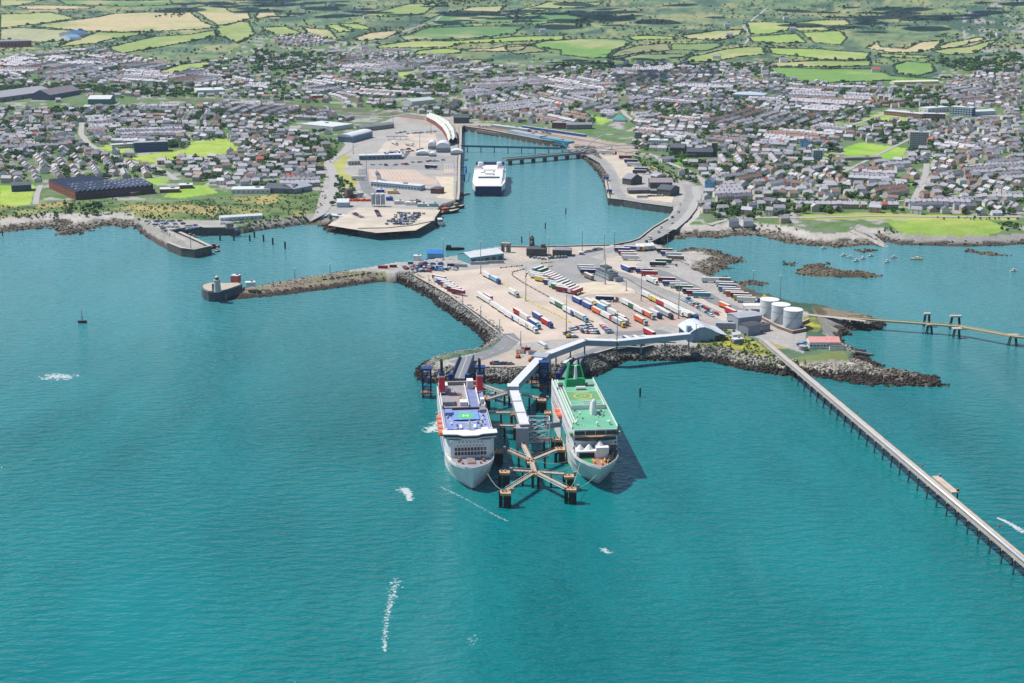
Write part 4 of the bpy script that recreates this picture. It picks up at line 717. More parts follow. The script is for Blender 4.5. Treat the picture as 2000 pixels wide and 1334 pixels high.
    for x, y, sx, sy, sz, m in ((-82, -9.6, 5, 3, 2.4, DKGREY), (-82, 9.4, 5, 4, 2.2, GREY), (-78, -11.5, 3, 2, 1.2, GREY)): MB().box((x, y, 28.9), (sx, sy, sz)).build('deck_house', m, td)
    r = random.Random(4)
    for _ in range(22): x, y = r.uniform(-34, -4), r.choice((-1, 1))*r.uniform(4.5, 11); MB().box((x, y, 28.9), (r.uniform(0.5, 1.8), r.uniform(0.5, 1.4), r.uniform(0.4, 1.3)), 0, 0, (0.85, 0.85)).build('vent_box', r.choice((WHITE, SHIPG, GREY)), td)
    for k, x in enumerate((-58, -49.5)): lifeboat(t, x, -B-1.0, 20.0)
    for z in (16.5, 19.0, 25.6): wins(su, X0+6, -12, 22, z, 1.8, 0.9, -B+0.02, ax='x')
    MB().prism([(-46, -B-0.10), (-26, -B-0.10), (-26, -B-0.02), (-46, -B-0.02)], 9, 17.5).build('side_artwork_blue', C('side_art_blue', (70, 150, 196), 0.5), h); MB().prism([(-41, -B-0.16), (-30, -B-0.16), (-30, -B-0.11), (-41, -B-0.11)], 10, 16).build('side_artwork_green', C('side_art_green', (70, 178, 120), 0.5), h)
    return t
green_ferry()

def fast_ferry():
    a, b = Gz(928, 363, 13), Gz(980, 363, 13); cx = (a.x+b.x)/2; y0 = a.y; L = 150.0
    t = thing('fast_catamaran_ferry', 'wide white catamaran ferry with navy hull moored in the inner harbour', 'ferry', (cx, y0, 0), -pi/2)
    for s in (-1, 1):
        mb = MB(); ring_loft(mb, [[(x, s*c-w_, 6.0), (x, s*c-w_*0.8, -1), (x, s*c+w_*0.8, -1), (x, s*c+w_, 6.0)] for x, w_, c in ((-L, 5.5, 14), (-60, 5.5, 14), (-10, 5.5, 13), (0, 4.8, 12.2))]); mb.build('catamaran_hull', C('navy_catamaran_hull', (16, 44, 92), 0.35), t)
    W2 = 20.5
    mb = MB(); ring_loft(mb, [[(x, -w_, z1), (x, -w_, 4.5 if x > -5 else 5), (x, w_, 4.5 if x > -5 else 5), (x, w_, z1)] for x, w_, z1 in ((-L, W2, 13.4), (-30, W2, 13.4), (0, 16.4, 12.6))]); k = len(mb.v)
    mb.f += [(0, 3, 7, 4), (4, 7, 11, 8)]; mb.m += [0, 0]; mb.build('deck_body', HULLW, t)
    MB().box((0.35, 0, 1.0), (0.5, 32.4, 11.4)).build('navy_bow_face', MATS['navy_catamaran_hull'], t)
    up = MB(); ring_loft(up, [[(x, -w_, z0), (x, -w_*0.86, z1), (x, w_*0.86, z1), (x, w_, z0)] for x, w_, z0, z1 in ((-L+2, W2-0.6, 13.3, 17.4), (-48, W2-0.6, 13.3, 17.4), (-40, W2-1.4, 13.3, 16.8), (-1.5, 15.4, 12.6, 12.9))]); u = up.build('upper_body', WHITE, t)
    MB().prism([(-44, -13), (-37, -13.5), (-37, 13.5), (-44, 13)], 16.2, 17.7).build('lounge_windows', GLASS, u)
    mb = MB(); ring_loft(mb, [[(x, -w_, 17), (x, -w_*0.9, z1), (x, w_*0.9, z1), (x, w_, 17)] for x, w_, z1 in ((-70, 5.5, 20.5), (-56, 5.5, 20.5), (-50, 6.2, 17.5))]); br = mb.build('wheelhouse', HULLW, u); MB().box((-54.5, 0, 18.6), (3.0, 10, 1.2)).build('wheelhouse_windows', GLASS, br)
    for s in (-1, 1):
        fu = MB().box((-112, s*14.6, 17.2), (18, 9, 2.2), 0, 0, (0.8, 0.9)).build('funnel', WHITE, t)
        MB().box((-117, s*14.6, 17.3), (7, 9.6, 2.5), 0, 0, (0.9, 0.9)).build('funnel_blue_band', BLUE, fu); MB().box((-107, s*14.6, 17.3), (5, 9.6, 2.2), 0, 0, (0.9, 0.9)).build('funnel_red_band', C('faded_red', (206, 84, 78), 0.5), fu); MB().box((-111.8, s*14.6, 17.3), (2.2, 9.5, 2.4)).build('funnel_white_band', WHITE, fu)
        MB().lathe((-L+12, s*12.4, 16), [(3.8, 0), (3.8, 5.2), (3.2, 6.0)], 14).build('vent_drum', HULLW, t)
    MB().box((-L+4, 0, 17.2), (5, 38, 3.8)).build('stern_gantry', C('stern_gantry_dark', (58, 78, 112), 0.6), t)
    for x, y, sx, sy in ((-84, 0, 10, 14), (-96, 0, 1, 16), (-76, -8, 1, 6)): MB().box((x, y, 17.3), (sx*0.3, sy, 0.9)).build('deck_locker', GREY, t)
    return t
fast_ferry()

# ---------------------------------------------------------------- berth: covered walkway, dolphins, catwalks, linkspans
def column(parent, x, y, z0, z1, r=0.7, m=None, name='column'): return MB().tube((x, y, z0), (x, y, z1), r, 8).build(name, m or WEED, parent)
def covered_walkway():
    pts = [(1346, 650), (1205, 664), (1142, 662), (1057, 694), (1002, 752), (1004, 762), (1025, 829)]
    P = [Gz(x, y, 20) for x, y in pts]; o = P[0]; t = thing('covered_walkway', 'long grey covered passenger walkway zigzagging from terminal to ferry berths', 'walkway', (o.x, o.y, 0))
    P = [p-Vector((o.x, o.y, 0)) for p in P]; W_ = C('walkway_cladding', (172, 178, 186), 0.5, 0, 0.08, 0.3); RF = C('walkway_roof', (222, 224, 228), 0.5, 0, 0.06, 0.3)
    for a, b in ((0, 1), (1, 2), (2, 3), (3, 4), (5, 6)):
        A, B_ = P[a].copy(), P[b].copy(); A.z = B_.z = 15.6
        s = MB().beam(A, B_, 5.6, 3.9).build('walkway_section', W_, t); A.z = B_.z = 19.52; MB().beam(A, B_, 5.9, 0.35).build('walkway_roof', RF, s)
        n = max(2, int((B_-A).length/9)); d = (B_-A).normalized(); nv = Vector((-d.y, d.x, 0))
        for k in range(n+1):
            q = A+(B_-A)*(k/n)
            if k % 2 == 0 and not (a == 3 and k > n*0.3): column(t, q.x, q.y, -2 if (q+o).y < 930 else PLAT, 15.6, 0.55, GREY)
        if a == 5:
            for k in (0.33, 0.66, 1.0): q = A+(B_-A)*k; q.z = 19.7; MB().beam(q-d*0.7, q+d*0.7, 6.6, 0.5).build('roof_collar', W_, s)
    k = P[3]; MB().box((k.x, k.y, PLAT), (13, 12, 12.6), atan2((P[4]-P[3]).y, (P[4]-P[3]).x), 0, (0.9, 0.9)).build('bend_tower', W_, t)
    k = P[4]; MB().box((k.x, k.y-1, 14), (7.5, 7, 6.4)).build('corner_cabin', RF, t)
    e = Gz(1020, 846, 14)-Vector((o.x, o.y, 0)); MB().box((e.x, e.y, 5), (7.6, 8, 13.5)).build('end_tower', W_, t)
    for dx in (-3, 3): column(t, e.x+dx, e.y, -3, 5)
    return t
covered_walkway()
def catwalk(label, p, q, z=8.5, w=2.2, supports=0):
    a, b = Gz(*p, z), Gz(*q, z); t = thing('catwalk', label, 'catwalk', (a.x, a.y, 0), 0, 'catwalks of the ferry berths'); b = b-Vector((a.x, a.y, 0)); a = Vector((0, 0, z)); d = (b-a); n = Vector((-d.y, d.x, 0)).normalized()
    MB().beam(a, b, w, 0.35).build('deck', C('catwalk_deck', (196, 176, 158), 0.85, 0, 0.15, 0.5), t)
    for s in (-1, 1):
        mb = MB(); o = n*(s*w/2); mb.beam(a+o+Vector((0, 0, 1.3)), b+o+Vector((0, 0, 1.3)), 0.16, 0.16); mb.beam(a+o+Vector((0, 0, -0.9)), b+o+Vector((0, 0, -0.9)), 0.25, 0.3)
        k = max(2, int(d.length/2.2))
        for i in range(k+1): c_ = a+d*(i/k)+o; mb.tube(c_-Vector((0, 0, 0.7)), c_+Vector((0, 0, 1.4)), 0.09, 4)
        mb.build('railing', WHITE if s < 0 else RUST, t)
    for i in range(supports): c_ = a+d*((i+0.5)/supports); column(t, c_.x, c_.y, -3, z-0.9, 0.6, name='pile')
    return t
for lab, p, q, n in (('twin catwalk from the walkway end tower to the first crossing', (1020, 864), (1037, 899), 1), ('short catwalk joining the two star-shaped crossings', (1039, 904), (1045, 922), 0), ('catwalk arm from the first crossing towards the blue-decked ferry', (1034, 898), (993, 880), 1),
                     ('catwalk arm from the first crossing to the dolphin by the green ferry side', (1042, 897), (1086, 879), 1), ('long catwalk arm to the outermost dolphin on the blue ferry side', (1041, 925), (990, 957), 0), ('long catwalk arm to the outermost dolphin below the green ferry bow', (1050, 924), (1107, 953), 0),
                     ('short level arm from the outer crossing towards the blue ferry', (1040, 921), (1002, 919), 1), ('arm from the outer crossing to the dolphin beside the green ferry bow', (1051, 922), (1102, 926), 1), ('level catwalk from the blue ferry side to the walkway, upper one', (953, 806), (1004, 806), 1),
                     ('level catwalk from the blue ferry side to the walkway, lower one', (961, 831), (1010, 832), 1), ('catwalk between shore dolphin and the blue ferry stern', (946, 753), (990, 768), 1), ('thin catwalk below the shore dolphin arm', (950, 780), (990, 768), 0), ('catwalk from the walkway corner to the green ferry stern dolphin', (1014, 770), (1054, 778), 1),
                     ('red and white catwalk beneath the boarding gantry', (1046, 857), (1080, 858), 1)): catwalk(lab, p, q, supports=n)
def dolphin(label, p, big=True, z=8.0):
    c_ = Gz(*p, z); t = thing('mooring_dolphin', label, 'dolphin', (c_.x, c_.y, 0), 0.15*rng.uniform(-1, 1), 'mooring dolphins of the ferry berths'); w = 6.5 if big else 4.6
    MB().box((0, 0, z-1.0), (w, 5, 1.3), 0, 0, (0.96, 0.94)).build('platform', C('dolphin_deck', (206, 166, 130), 0.85, 0, 0.25, 0.6), t)
    for dx in (-1, 1):
        for dy in (-1, 1): column(t, dx*w*0.36, dy*1.7, -3, z-1, 0.75, name='pile')
    if big:
        MB().box((0.8, -2.4, -1.5), (3.4, 1.4, 8.2)).build('fender_panel', BLACK, t); MB().box((-3.1, -2.2, -1.5), (0.7, 0.7, 11)).build('guide_pile', WEED, t); MB().box((3.9, 0, z+0.3), (1.7, 1.7, 2.4)).build('locker', GREY, t)
    for x in (-1.6, 0.4): MB().lathe((x, 0.5, z+0.3), [(0.5, 0), (0.35, 0.8), (0.6, 1.1)], 8).build('bollard', RUST, t)
    return t
for lab, p, b in (('outermost mooring dolphin nearest the camera on the blue ferry side', (987, 962), True), ('outermost mooring dolphin below the green ferry bow', (1115, 955), True), ('mooring dolphin with tall black fender beside the green ferry bow', (1110, 930), True), ('platform dolphin at the first catwalk crossing', (1037, 903), False),
                  ('platform dolphin at the outer star-shaped crossing', (1046, 925), False), ('dolphin touching the side of the green ferry below its bridge', (1094, 877), True), ('tan platform dolphin beside the green ferry stern quarter', (1058, 781), True), ('dolphin by the green ferry lifeboats', (1070, 806), False), ('dolphin under the lower boarding gantry arm', (1088, 858), True),
                  ('dark timber dolphin between blue ferry bow and outer arm', (985, 922), True), ('dark dolphin beside the blue ferry bridge', (972, 880), True), ('dark dolphin by the blue ferry stern quarter', (948, 775), True), ('shore-side dolphin with orange deck beside the walkway corner', (990, 768), False), ('dolphin under the upper level catwalk', (1004, 808), False), ('dolphin under the lower level catwalk', (1010, 834), False)): dolphin(lab, p, b)
def lattice_tower():
    c_ = Gz(1052, 866, 4); t = thing('boarding_gantry', 'white lattice boarding tower between walkway and green ferry', 'gantry', (c_.x, c_.y, 0)); st = WHITE
    for x in (-6.5, 6.5):
        for y in (-4, 4): MB().tube((x, y, -2), (x, y, 20.5), 0.35, 6).build('leg', st, t)
    for z in (6, 13, 20):
        for y in (-4, 4): MB().beam((-6.5, y, z), (6.5, y, z), 0.4, 0.5).build('crossbeam', st, t)
        for x in (-6.5, 6.5): MB().beam((x, -4, z), (x, 4, z), 0.4, 0.5).build('crossbeam', st, t)
    for z in (6, 13):
        for y in (-4, 4): MB().tube((-6.5, y, z), (6.5, y, z+7), 0.22, 5).build('brace', st, t); MB().tube((6.5, y, z), (-6.5, y, z+7), 0.22, 5).build('brace', st, t)
        for x in (-6.5, 6.5): MB().tube((x, -4, z), (x, 4, z+7), 0.22, 5).build('brace', st, t)
    MB().box((0, 0, 5), (12, 7, 0.5)).build('platform', C('grey_grating', (140, 138, 142), 0.8), t); MB().box((-9, 2, 12.5), (6, 3, 3)).build('link_corridor', GREY, t)
    MB().beam((5, 2, 13.4), (17, 3, 14.6), 3.2, 3.2).build('boarding_bridge', C('bridge_grey', (152, 156, 164), 0.6), t)
    return t
lattice_tower()
def link_tower(label, p, h=20, z=0.0, w=5.5):
    c_ = Gz(*p, z); t = thing('linkspan_tower', label, 'tower', (c_.x, c_.y, 0), 0, 'blue linkspan lifting towers')
    for x in (-w/2, w/2):
        for y in (-2.5, 2.5): MB().box((x, y, -2), (0.8, 0.8, h+2)).build('leg', NAVY, t)
    for z_ in (6, 11, 16, h-0.5):
        if z_ < h:
            for y in (-2.5, 2.5): MB().beam((-w/2, y, z_), (w/2, y, z_), 0.6, 0.7).build('crossbeam', NAVY, t); MB().tube((-w/2, y, z_-5), (w/2, y, z_), 0.25, 5).build('brace', BLUE, t)
    MB().box((0, 0, h), (w+1.6, 6.5, 1.0)).build('head_platform', C('tower_blue', (42, 70, 140), 0.6), t); MB().box((0, 0, 3), (w+3, 7, 0.8)).build('landing', RUST, t)
    return t
link_tower('blue lifting tower left of the blue-decked ferry stern', (834, 775)); link_tower('blue lifting tower right of the blue-decked ferry stern', (938, 772)); link_tower('dark blue lifting tower beside the green-decked ferry stern', (1062, 762)); link_tower('second dark blue lifting tower nearer the walkway bend', (1046, 756), 14)
def linkspan(label, p, q, w):
    a, b = Gz(*p, 9.5), Gz(*q, 9.5); t = thing('linkspan_ramp', label, 'ramp', (a.x, a.y, 0)); b = b-a; a = Vector((0, 0, 9.5)); b.z = 9.0
    MB().beam(a, b, w, 0.9).build('roadway', C('ramp_road', (132, 136, 146), 0.85), t)
    n = Vector((-(b-a).y, (b-a).x, 0)).normalized()*(w/2)
    for s in (-1, 1): MB().beam(a+n*s, b+n*s, 0.8, 3.0).build('side_girder', NAVY, t)
    MB().beam(a+Vector((0, 0, 0.93)), b+Vector((0, 0, 0.93)), 0.3, 0.03).build('centre_line', LINE, t)
    for k in (0.4, 0.85): c_ = a+(b-a)*k; column(t, c_.x-w*0.3, c_.y, -3, 9, 0.7, name='pile'); column(t, c_.x+w*0.3, c_.y, -3, 9, 0.7, name='pile')
    for s in (-1, 1): c_ = b+n*s*1.15; MB().box((c_.x, c_.y+2, 6), (w*0.3, 4, 6.5)).build('end_box', C('tower_blue', (42, 70, 140), 0.6), t)
linkspan('linkspan road ramp leading onto the blue-decked ferry stern', (912, 700), (896, 740), 10); linkspan('linkspan road ramp leading onto the green-decked ferry stern', (1128, 702), (1106, 738), 10)
# mooring lines
for lab, a, b in (('mooring rope from the green ferry bow to the outer dolphin', (1132, 905, 13), (1115, 952, 9)), ('second mooring rope from the green ferry stem to the outer dolphin', (1164, 928, 9), (1120, 952, 9)), ('mooring rope from the blue ferry bow to the outer dolphin', (952, 925, 10), (985, 958, 9)), ('slack rope from the green ferry bow to the first crossing', (1122, 897, 13), (1045, 900, 9)), ('long rope from the green ferry bow to the outer crossing', (1122, 906, 12), (1055, 922, 9))):
    A, B_ = Gz(*a), Gz(*b); mb = MB(); q = [A+(B_-A)*(k/8)-Vector((0, 0, 2.2*sin(pi*k/8))) for k in range(9)]
    for u, v in zip(q[:-1], q[1:]): mb.tube(u, v, 0.12, 4)
    tag(mb.build('mooring_rope', C('pale_rope', (196, 190, 176))), lab, 'rope')
# ---------------------------------------------------------------- buildings that stand out
def building(name, label, p1, p2, depth, h, roof='flat', rise=2.5, wall=None, rm=None, win=None, cat='building', ridge='x', base=None, over=0.4, door=0, group=None, wm=None, side=True):
    """p1, p2: photo points of the foot of the wall that faces the camera; depth runs away from the camera. win = (rows, columns, width, height)"""
    a, b = (G(*p1), G(*p2)) if base is None else (Gz(*p1, base), Gz(*p2, base)); ax = b-a; L = ax.xy.length; rz = atan2(ax.y, ax.x); n = Vector((-ax.y, ax.x)).normalized()
    z = min(a.z, b.z)-0.3; c = Vector(((a.x+b.x)/2+n.x*depth/2, (a.y+b.y)/2+n.y*depth/2, z)); t = thing(name, label, cat, c, rz, group); wall = wall or OFFW; rm = rm or ROOFG
    if roof in ('flat', 'hip'): w = MB().box((0, 0, 0), (L, depth, h)).build('wall', wall, t)
    elif ridge == 'x': w = MB().gable_wall((0, 0, 0), (L, depth), h, rise).build('wall', wall, t)
    else: w = MB().gable_wall((0, 0, 0), (depth, L), h, rise, pi/2).build('wall', wall, t)
    if roof == 'flat':
        r = MB().box((0, 0, h), (L+0.3, depth+0.3, 0.5)).build('roof', rm, t); MB().box((L*0.15, depth*0.1, h+0.5), (min(5, L*0.2), min(4, depth*0.3), 1.4)).build('roof_plant', GREY, r)
    elif roof == 'hip': MB().hip((0, 0, h), (L, depth), rise, 0, over).build('roof', rm, t)
    elif roof == 'gable': (MB().gable((0, 0, h), (L, depth), rise, 0, over) if ridge == 'x' else MB().gable((0, 0, h), (depth, L), rise, pi/2, over)).build('roof', rm, t)
    elif roof == 'arch':
        mb = MB(); N_ = 10
        if ridge == 'x': R_ = [[(x, -depth/2*cos(pi*i/N_)*1.03, h-0.1+rise*sin(pi*i/N_)) for i in range(N_+1)] for x in (-L/2-over, L/2+over)]
        else: R_ = [[(-L/2*cos(pi*i/N_)*1.03, y, h-0.1+rise*sin(pi*i/N_)) for i in range(N_+1)] for y in (depth/2+over, -depth/2-over)]
        ring_loft(mb, R_); mb.build('roof', rm, t, False)
    if win:
        rows_, cols_, ww, wh = win; me = MB().box((0, 0, 0), (ww, 0.14, wh)).mesh('window', wm or GLASS)
        for r in range(rows_):
            z_ = (h/rows_)*(r+0.5)-wh/2
            for k in range(cols_): obj('window', me, w, (-L/2+L*(k+0.5)/cols_, -depth/2-0.03, z_))
            if side and cols_ > 1:
                ns = max(1, int(depth/(L/cols_)*0.8))
                for k in range(ns): obj('window', me, w, (-L/2-0.03, -depth/2+depth*(k+0.5)/ns, z_), pi/2)
    for k in range(door): MB().box((-L/2+L*(k+0.5)/door, -depth/2-0.04, 0.3), (min(4.5, L/door*0.55), 0.16, h*0.62)).build('door', DKGREY, t)
    t['len'] = L
    return t
B = building
# salt island
s_ = B('warehouse', 'teal warehouse with shallow white gabled roof on the island quay', (919, 516), (984, 507), 24, 6.5, 'gable', 3, TEAL, ROOFW, base=PLAT, door=5); 
cu = B('customs_house', 'dark stone hall with a round clock tower on the island quay', (1028, 500), (1066, 501), 12, 7.5, 'hip', 2.2, DSTONE, DSLATE, (2, 6, 0.9, 1.5), base=PLAT)
tw = MB().lathe((-5, 2, 0), [(2.7, 0), (2.7, 11), (3.0, 11.2), (2.5, 11.6), (2.3, 16.2), (2.6, 16.5), (1.4, 17.8), (0.2, 19.5)], 12).build('clock_tower', DSTONE, cu); MB().box((-5, -0.4, 12.6), (1.5, 0.2, 1.5)).build('clock_face', WHITE, tw); MB().box((6.5, -1, 8.5), (4, 5, 3)).build('stair_turret', DSTONE, cu)
B('stone_office', 'low dark stone block with chimneys right of the clock tower hall', (1079, 500), (1115, 501), 11, 6.5, 'hip', 2, DSTONE, SLATE, (2, 6, 0.9, 1.3), base=PLAT)
def arch_gate():
    a, b = Gz(979, 492, PLAT), Gz(997, 493, PLAT); c = (a+b)/2; t = thing('memorial_arch', 'pale stone arch with columns at the edge of the island quay', 'arch', c, atan2((b-a).y, (b-a).x)); L = (b-a).length
    for k in range(4): MB().lathe((-L/2+0.8+k*(L-1.6)/3, -1.6, 0), [(0.75, 0), (0.6, 0.4), (0.55, 6.6), (0.8, 7.0)], 10).build('column', STONE, t)
    for s in (-1, 1): MB().box((s*L*0.34, 0.3, 0), (L*0.3, 2.6, 7.0)).build('pier', STONE, t)
    MB().box((0, -0.3, 7.0), (L+0.6, 4.4, 1.3)).build('entablature', STONE, t); MB().box((0, -0.2, 8.3), (L*0.96, 3.8, 1.2)).build('attic', C('pale_top_stone', (196, 186, 170), 0.9), t)
arch_gate()
of = B('port_office', 'grey two-storey port office with dark flat roof among the lorries', (1163, 538), (1188, 549), 10, 6.6, 'flat', 0, C('pale_blue_cladding', (170, 184, 190), 0.6), DKGREY, (2, 8, 1.2, 1.2), base=PLAT); MB().box((-5.5, 2, 6.9), (10, 7, 2.6)).build('upper_storey', MATS['pale_blue_cladding'], of); MB().box((-5.5, 2, 9.5), (10.6, 7.6, 0.4)).build('upper_roof', DKGREY, of)
MB().box((14, 3, 0), (9, 8, 3.4)).build('annexe', MATS['pale_blue_cladding'], of); MB().box((14, 3, 3.4), (9.6, 8.6, 0.35)).build('annexe_roof', C('annexe_roof_purple', (110, 108, 122), 0.7), of)
def wave_terminal():
    a, b = Gz(1344, 668, PLAT), Gz(1416, 664, PLAT); ax = b-a; L = ax.xy.length; dp = 24; c = (a+b)/2+Vector((-ax.y, ax.x, 0)).normalized()*dp/2; t = thing('ferry_terminal', 'pale blue ferry terminal hall under a wave-shaped white roof', 'terminal', c, atan2(ax.y, ax.x))
    prof = [(-0.52, 6.5), (-0.38, 9.4), (-0.22, 11.4), (-0.08, 11.6), (0.08, 9.8), (0.22, 7.4), (0.36, 5.6), (0.56, 4.0)]
    mb = MB(); ring_loft(mb, [[(x*L, y, z) for x, z in prof]+[(x*L, y, z-0.5) for x, z in prof[::-1]]+[(prof[0][0]*L, y, prof[0][1])] for y in (-dp/2-1.5, dp/2+1.5)]); mb.build('wave_roof', C('wave_roof_metal', (214, 220, 230), 0.4), t)
    mb = MB(); P_ = [(x*0.94*L, z-0.55) for x, z in prof[:-1]]
    mb.add([(x, -dp/2, z) for x, z in P_]+[(P_[-1][0], -dp/2, 0), (P_[0][0], -dp/2, 0)]+[(x, dp/2, z) for x, z in P_]+[(P_[-1][0], dp/2, 0), (P_[0][0], dp/2, 0)], [tuple(range(9)), tuple(range(17, 8, -1)), (8, 7, 16, 17), (7, 6, 15, 16)][:4]); w = mb.build('wall', C('terminal_wall_blue', (160, 186, 206), 0.6), t)
    MB().box((L*0.30, -dp/2-0.05, 0.4), (L*0.16, 0.2, 3.4)).build('entrance_glazing', GLASS, w); MB().lathe((-L*0.28, -dp/2-0.1, 5.2), [(0.9, -0.02), (0.9, 0.02)], 12).build('round_sign', NAVY, w)
    MB().box((-L*0.46, -dp/2+3, 0), (3.4, 3.4, 12)).build('lift_tower', C('terminal_wall_blue', (160, 186, 206)), t)
wave_terminal()
B('cold_store', 'windowless grey shed behind the yellow-green bank beside the tanks', (1441, 645), (1487, 639), 16, 10, 'gable', 1.2, C('pewter_cladding', (166, 172, 180), 0.6), ROOFG, base=PLAT); B('conveyor_house', 'dark grey house where the jetty pipeline begins', (1461, 656), (1486, 651), 11, 7.5, 'gable', 1.0, C('slate_cladding', (146, 152, 164), 0.6), DKGREY, base=PLAT); B('store_shed', 'long low grey shed joined to the windowless grey block', (1398, 642), (1441, 643), 8, 4.5, 'flat', 0, C('pewter_cladding', (166, 172, 180)), ROOFG, base=PLAT); B('pump_house', 'small dark flat shed beside the pipeline house', (1488, 649), (1504, 645), 9, 5, 'flat', 0, C('slate_cladding', (146, 152, 164)), DKGREY, base=PLAT)
B('white_hut', 'small white gabled hut on the yellow-green bank', (1432, 661), (1447, 659), 5, 3, 'gable', 1.3, WHITE, ROOFW, base=PLAT, cat='hut'); B('grey_hut', 'low flat grey hut on the yellow-green bank', (1434, 671), (1453, 669), 5, 3, 'flat', 0, GREY, ROOFW, base=PLAT, cat='hut')
for i, (x0, x1, yb, yt) in enumerate(((1483.6, 1520, 622.5, 587), (1505.7, 1541.7, 632.8, 597), (1529, 1566, 643, 607))):
    l, r = Gz(x0, yb-4, PLAT), Gz(x1, yb-4, PLAT); R_ = (r.x-l.x)/2; c = (l+r)/2; H_ = 14.6
    t = thing('storage_tank', ('white storage tank farthest from the jetty pipeline', 'middle one of the three white storage tanks', 'white storage tank nearest the red-roofed boathouse')[i], 'tank', c, 0, 'white storage tanks'); s_ = MB().lathe((0, 0, 0), [(R_, 0), (R_, H_)], 40, cap=False).build('shell', C('tank_white', (214, 220, 224), 0.45, 0, 0.05, 0.3), t, True)
    MB().lathe((0, 0, H_), [(R_+0.15, -0.25), (R_+0.15, 0.1), (R_*0.5, 0.55), (0.05, 0.8)], 40).build('roof', C('tank_roof_white', (238, 238, 236), 0.5), t)
    MB().lathe((0, 0, H_*0.62), [(R_+0.08, -0.15), (R_+0.08, 0.15)], 40, cap=False).build('wind_girder', GREY, s_); mb = MB()
    for k in range(22): a_ = -2.6+k*0.07; mb.box((R_*1.03*cos(a_), R_*1.03*sin(a_), 0.6+k*0.62), (0.7, 1.0, 0.15), a_)
    mb.build('spiral_stair', GREY, s_)
wall_line('bund_wall', 'brown retaining wall zigzagging in front of the white tanks', [(1462, 610), (1490, 625), (1520, 642), (1548, 652), (1573, 647), (1562, 636), (1580, 628)], PLAT+2.2, 1.0, PLAT, C('bund_brown', (150, 120, 108), 0.85), cat='wall', bottom=PLAT-1)
t = thing('canopy', 'flat white canopy on posts left of the tanks', 'canopy', Gz(1470, 606, PLAT)); MB().box((0, 0, 4.6), (16, 9, 0.4)).build('canopy_roof', WHITE, t)
for x in (-7, 7):
    for y in (-4, 4): MB().tube((x, y, 0), (x, y, 4.6), 0.15, 5).build('post', GREY, t)
bh = B('boathouse', 'white boathouse with faded red roof beside the slipway', (1581, 681), (1640, 681), 13, 5.2, 'gable', 2.6, WHITE, C('faded_red_roof', (222, 158, 154), 0.7), (1, 9, 1.6, 1.0), base=PLAT); MB().box((8.5, -8.5, 0), (11, 4, 3.2)).build('lean_to', WHITE, bh); MB().box((8.5, -8.5, 3.2), (11.4, 4.4, 0.3)).build('lean_to_roof', C('brown_felt', (120, 100, 96)), bh)
t = thing('small_tank', 'squat grey tank beside the boathouse', 'tank', Gz(1568, 683, PLAT)); MB().lathe((0, 0, 0), [(3.2, 0), (3.2, 3.2)], 18, cap=False).build('shell', C('weathered_tank', (164, 168, 166)), t); MB().lathe((0, 0, 3.2), [(3.3, 0), (1.0, 0.4)], 18).build('roof', ROOFG, t)
# mole head with lighthouse
def lighthouse():
    c = Gz(419, 570, PLAT); hd = thing('pier_head', 'rounded dark stone head at the end of the long mole', 'pier'); P_ = [(394, 579), (398, 585), (408, 589), (428, 589), (446, 585), (460, 580), (474, 575), (470, 571), (440, 572), (412, 571), (397, 575)]; W0 = [Gz(*p, 0) for p in P_]; o = Vector((c.x, c.y, 0)); hd.location = o; Q = [(w.x-o.x, w.y-o.y) for w in W0]
    MB().prism(Q, -3, PLAT+1.2).build('wall_face', C('pier_head_stone', (88, 98, 106), 0.9, 0, 0.25, 0.3), hd); cx_, cy_ = sum(q[0] for q in Q)/len(Q), sum(q[1] for q in Q)/len(Q)
    MB().prism([(cx_+(q[0]-cx_)*1.02, cy_+(q[1]-cy_)*1.02) for q in Q], PLAT+0.2, PLAT+0.7).build('string_course', STONE, hd); MB().prism([(cx_+(q[0]-cx_)*0.93, cy_+(q[1]-cy_)*0.93) for q in Q], PLAT+1.2, PLAT+1.3).build('deck', C('pier_deck_sand', (190, 178, 162), 0.9), hd)
    b = Gz(425, 569.5, PLAT+1.3); t = thing('lighthouse', 'short white stone lighthouse tower with domed lantern on the mole head', 'lighthouse', b); MB().lathe((0, 0, 0), [(3.4, 0), (3.1, 3), (2.6, 9.5), (3.1, 10.0), (3.1, 10.5)], 16).build('tower', C('lighthouse_stone', (204, 204, 200), 0.8), t, False)
    l = MB().lathe((0, 0, 10.5), [(1.7, 0), (1.7, 2.3)], 10, cap=False).build('lantern_room', GLASS, t); MB().lathe((0, 0, 12.8), [(1.9, 0), (1.2, 0.9), (0.2, 1.5)], 10).build('dome', C('pale_green_dome', (200, 212, 196)), l)
    mb = MB()
    for k in range(12): a_ = k*pi/6; mb.tube((2.9*cos(a_), 2.9*sin(a_), 10.5), (2.9*cos(a_), 2.9*sin(a_), 11.6), 0.06, 4)
    mb.build('gallery_rail', WHITE, t); MB().tube((-2.2, 0.5, 9), (-2.2, 0.5, 16), 0.12, 5).build('aerial', BLACK, t); MB().box((-3.6, 1.5, 0), (2.2, 2.4, 6.5)).build('stair_annexe', DSTONE, t)
lighthouse()
B('red_kiosk', 'small red brick tower hut on the mole head', (451, 551), (465, 552), 6, 6, 'flat', 0, C('pink_brick', (196, 100, 92)), ROOFW, base=PLAT+1.3, cat='hut'); B('white_cabin', 'white site cabin on the mole beside the lighthouse head', (480, 560), (499, 559), 5, 3.6, 'flat', 0, WHITE, WHITE, base=PLAT, cat='cabin')
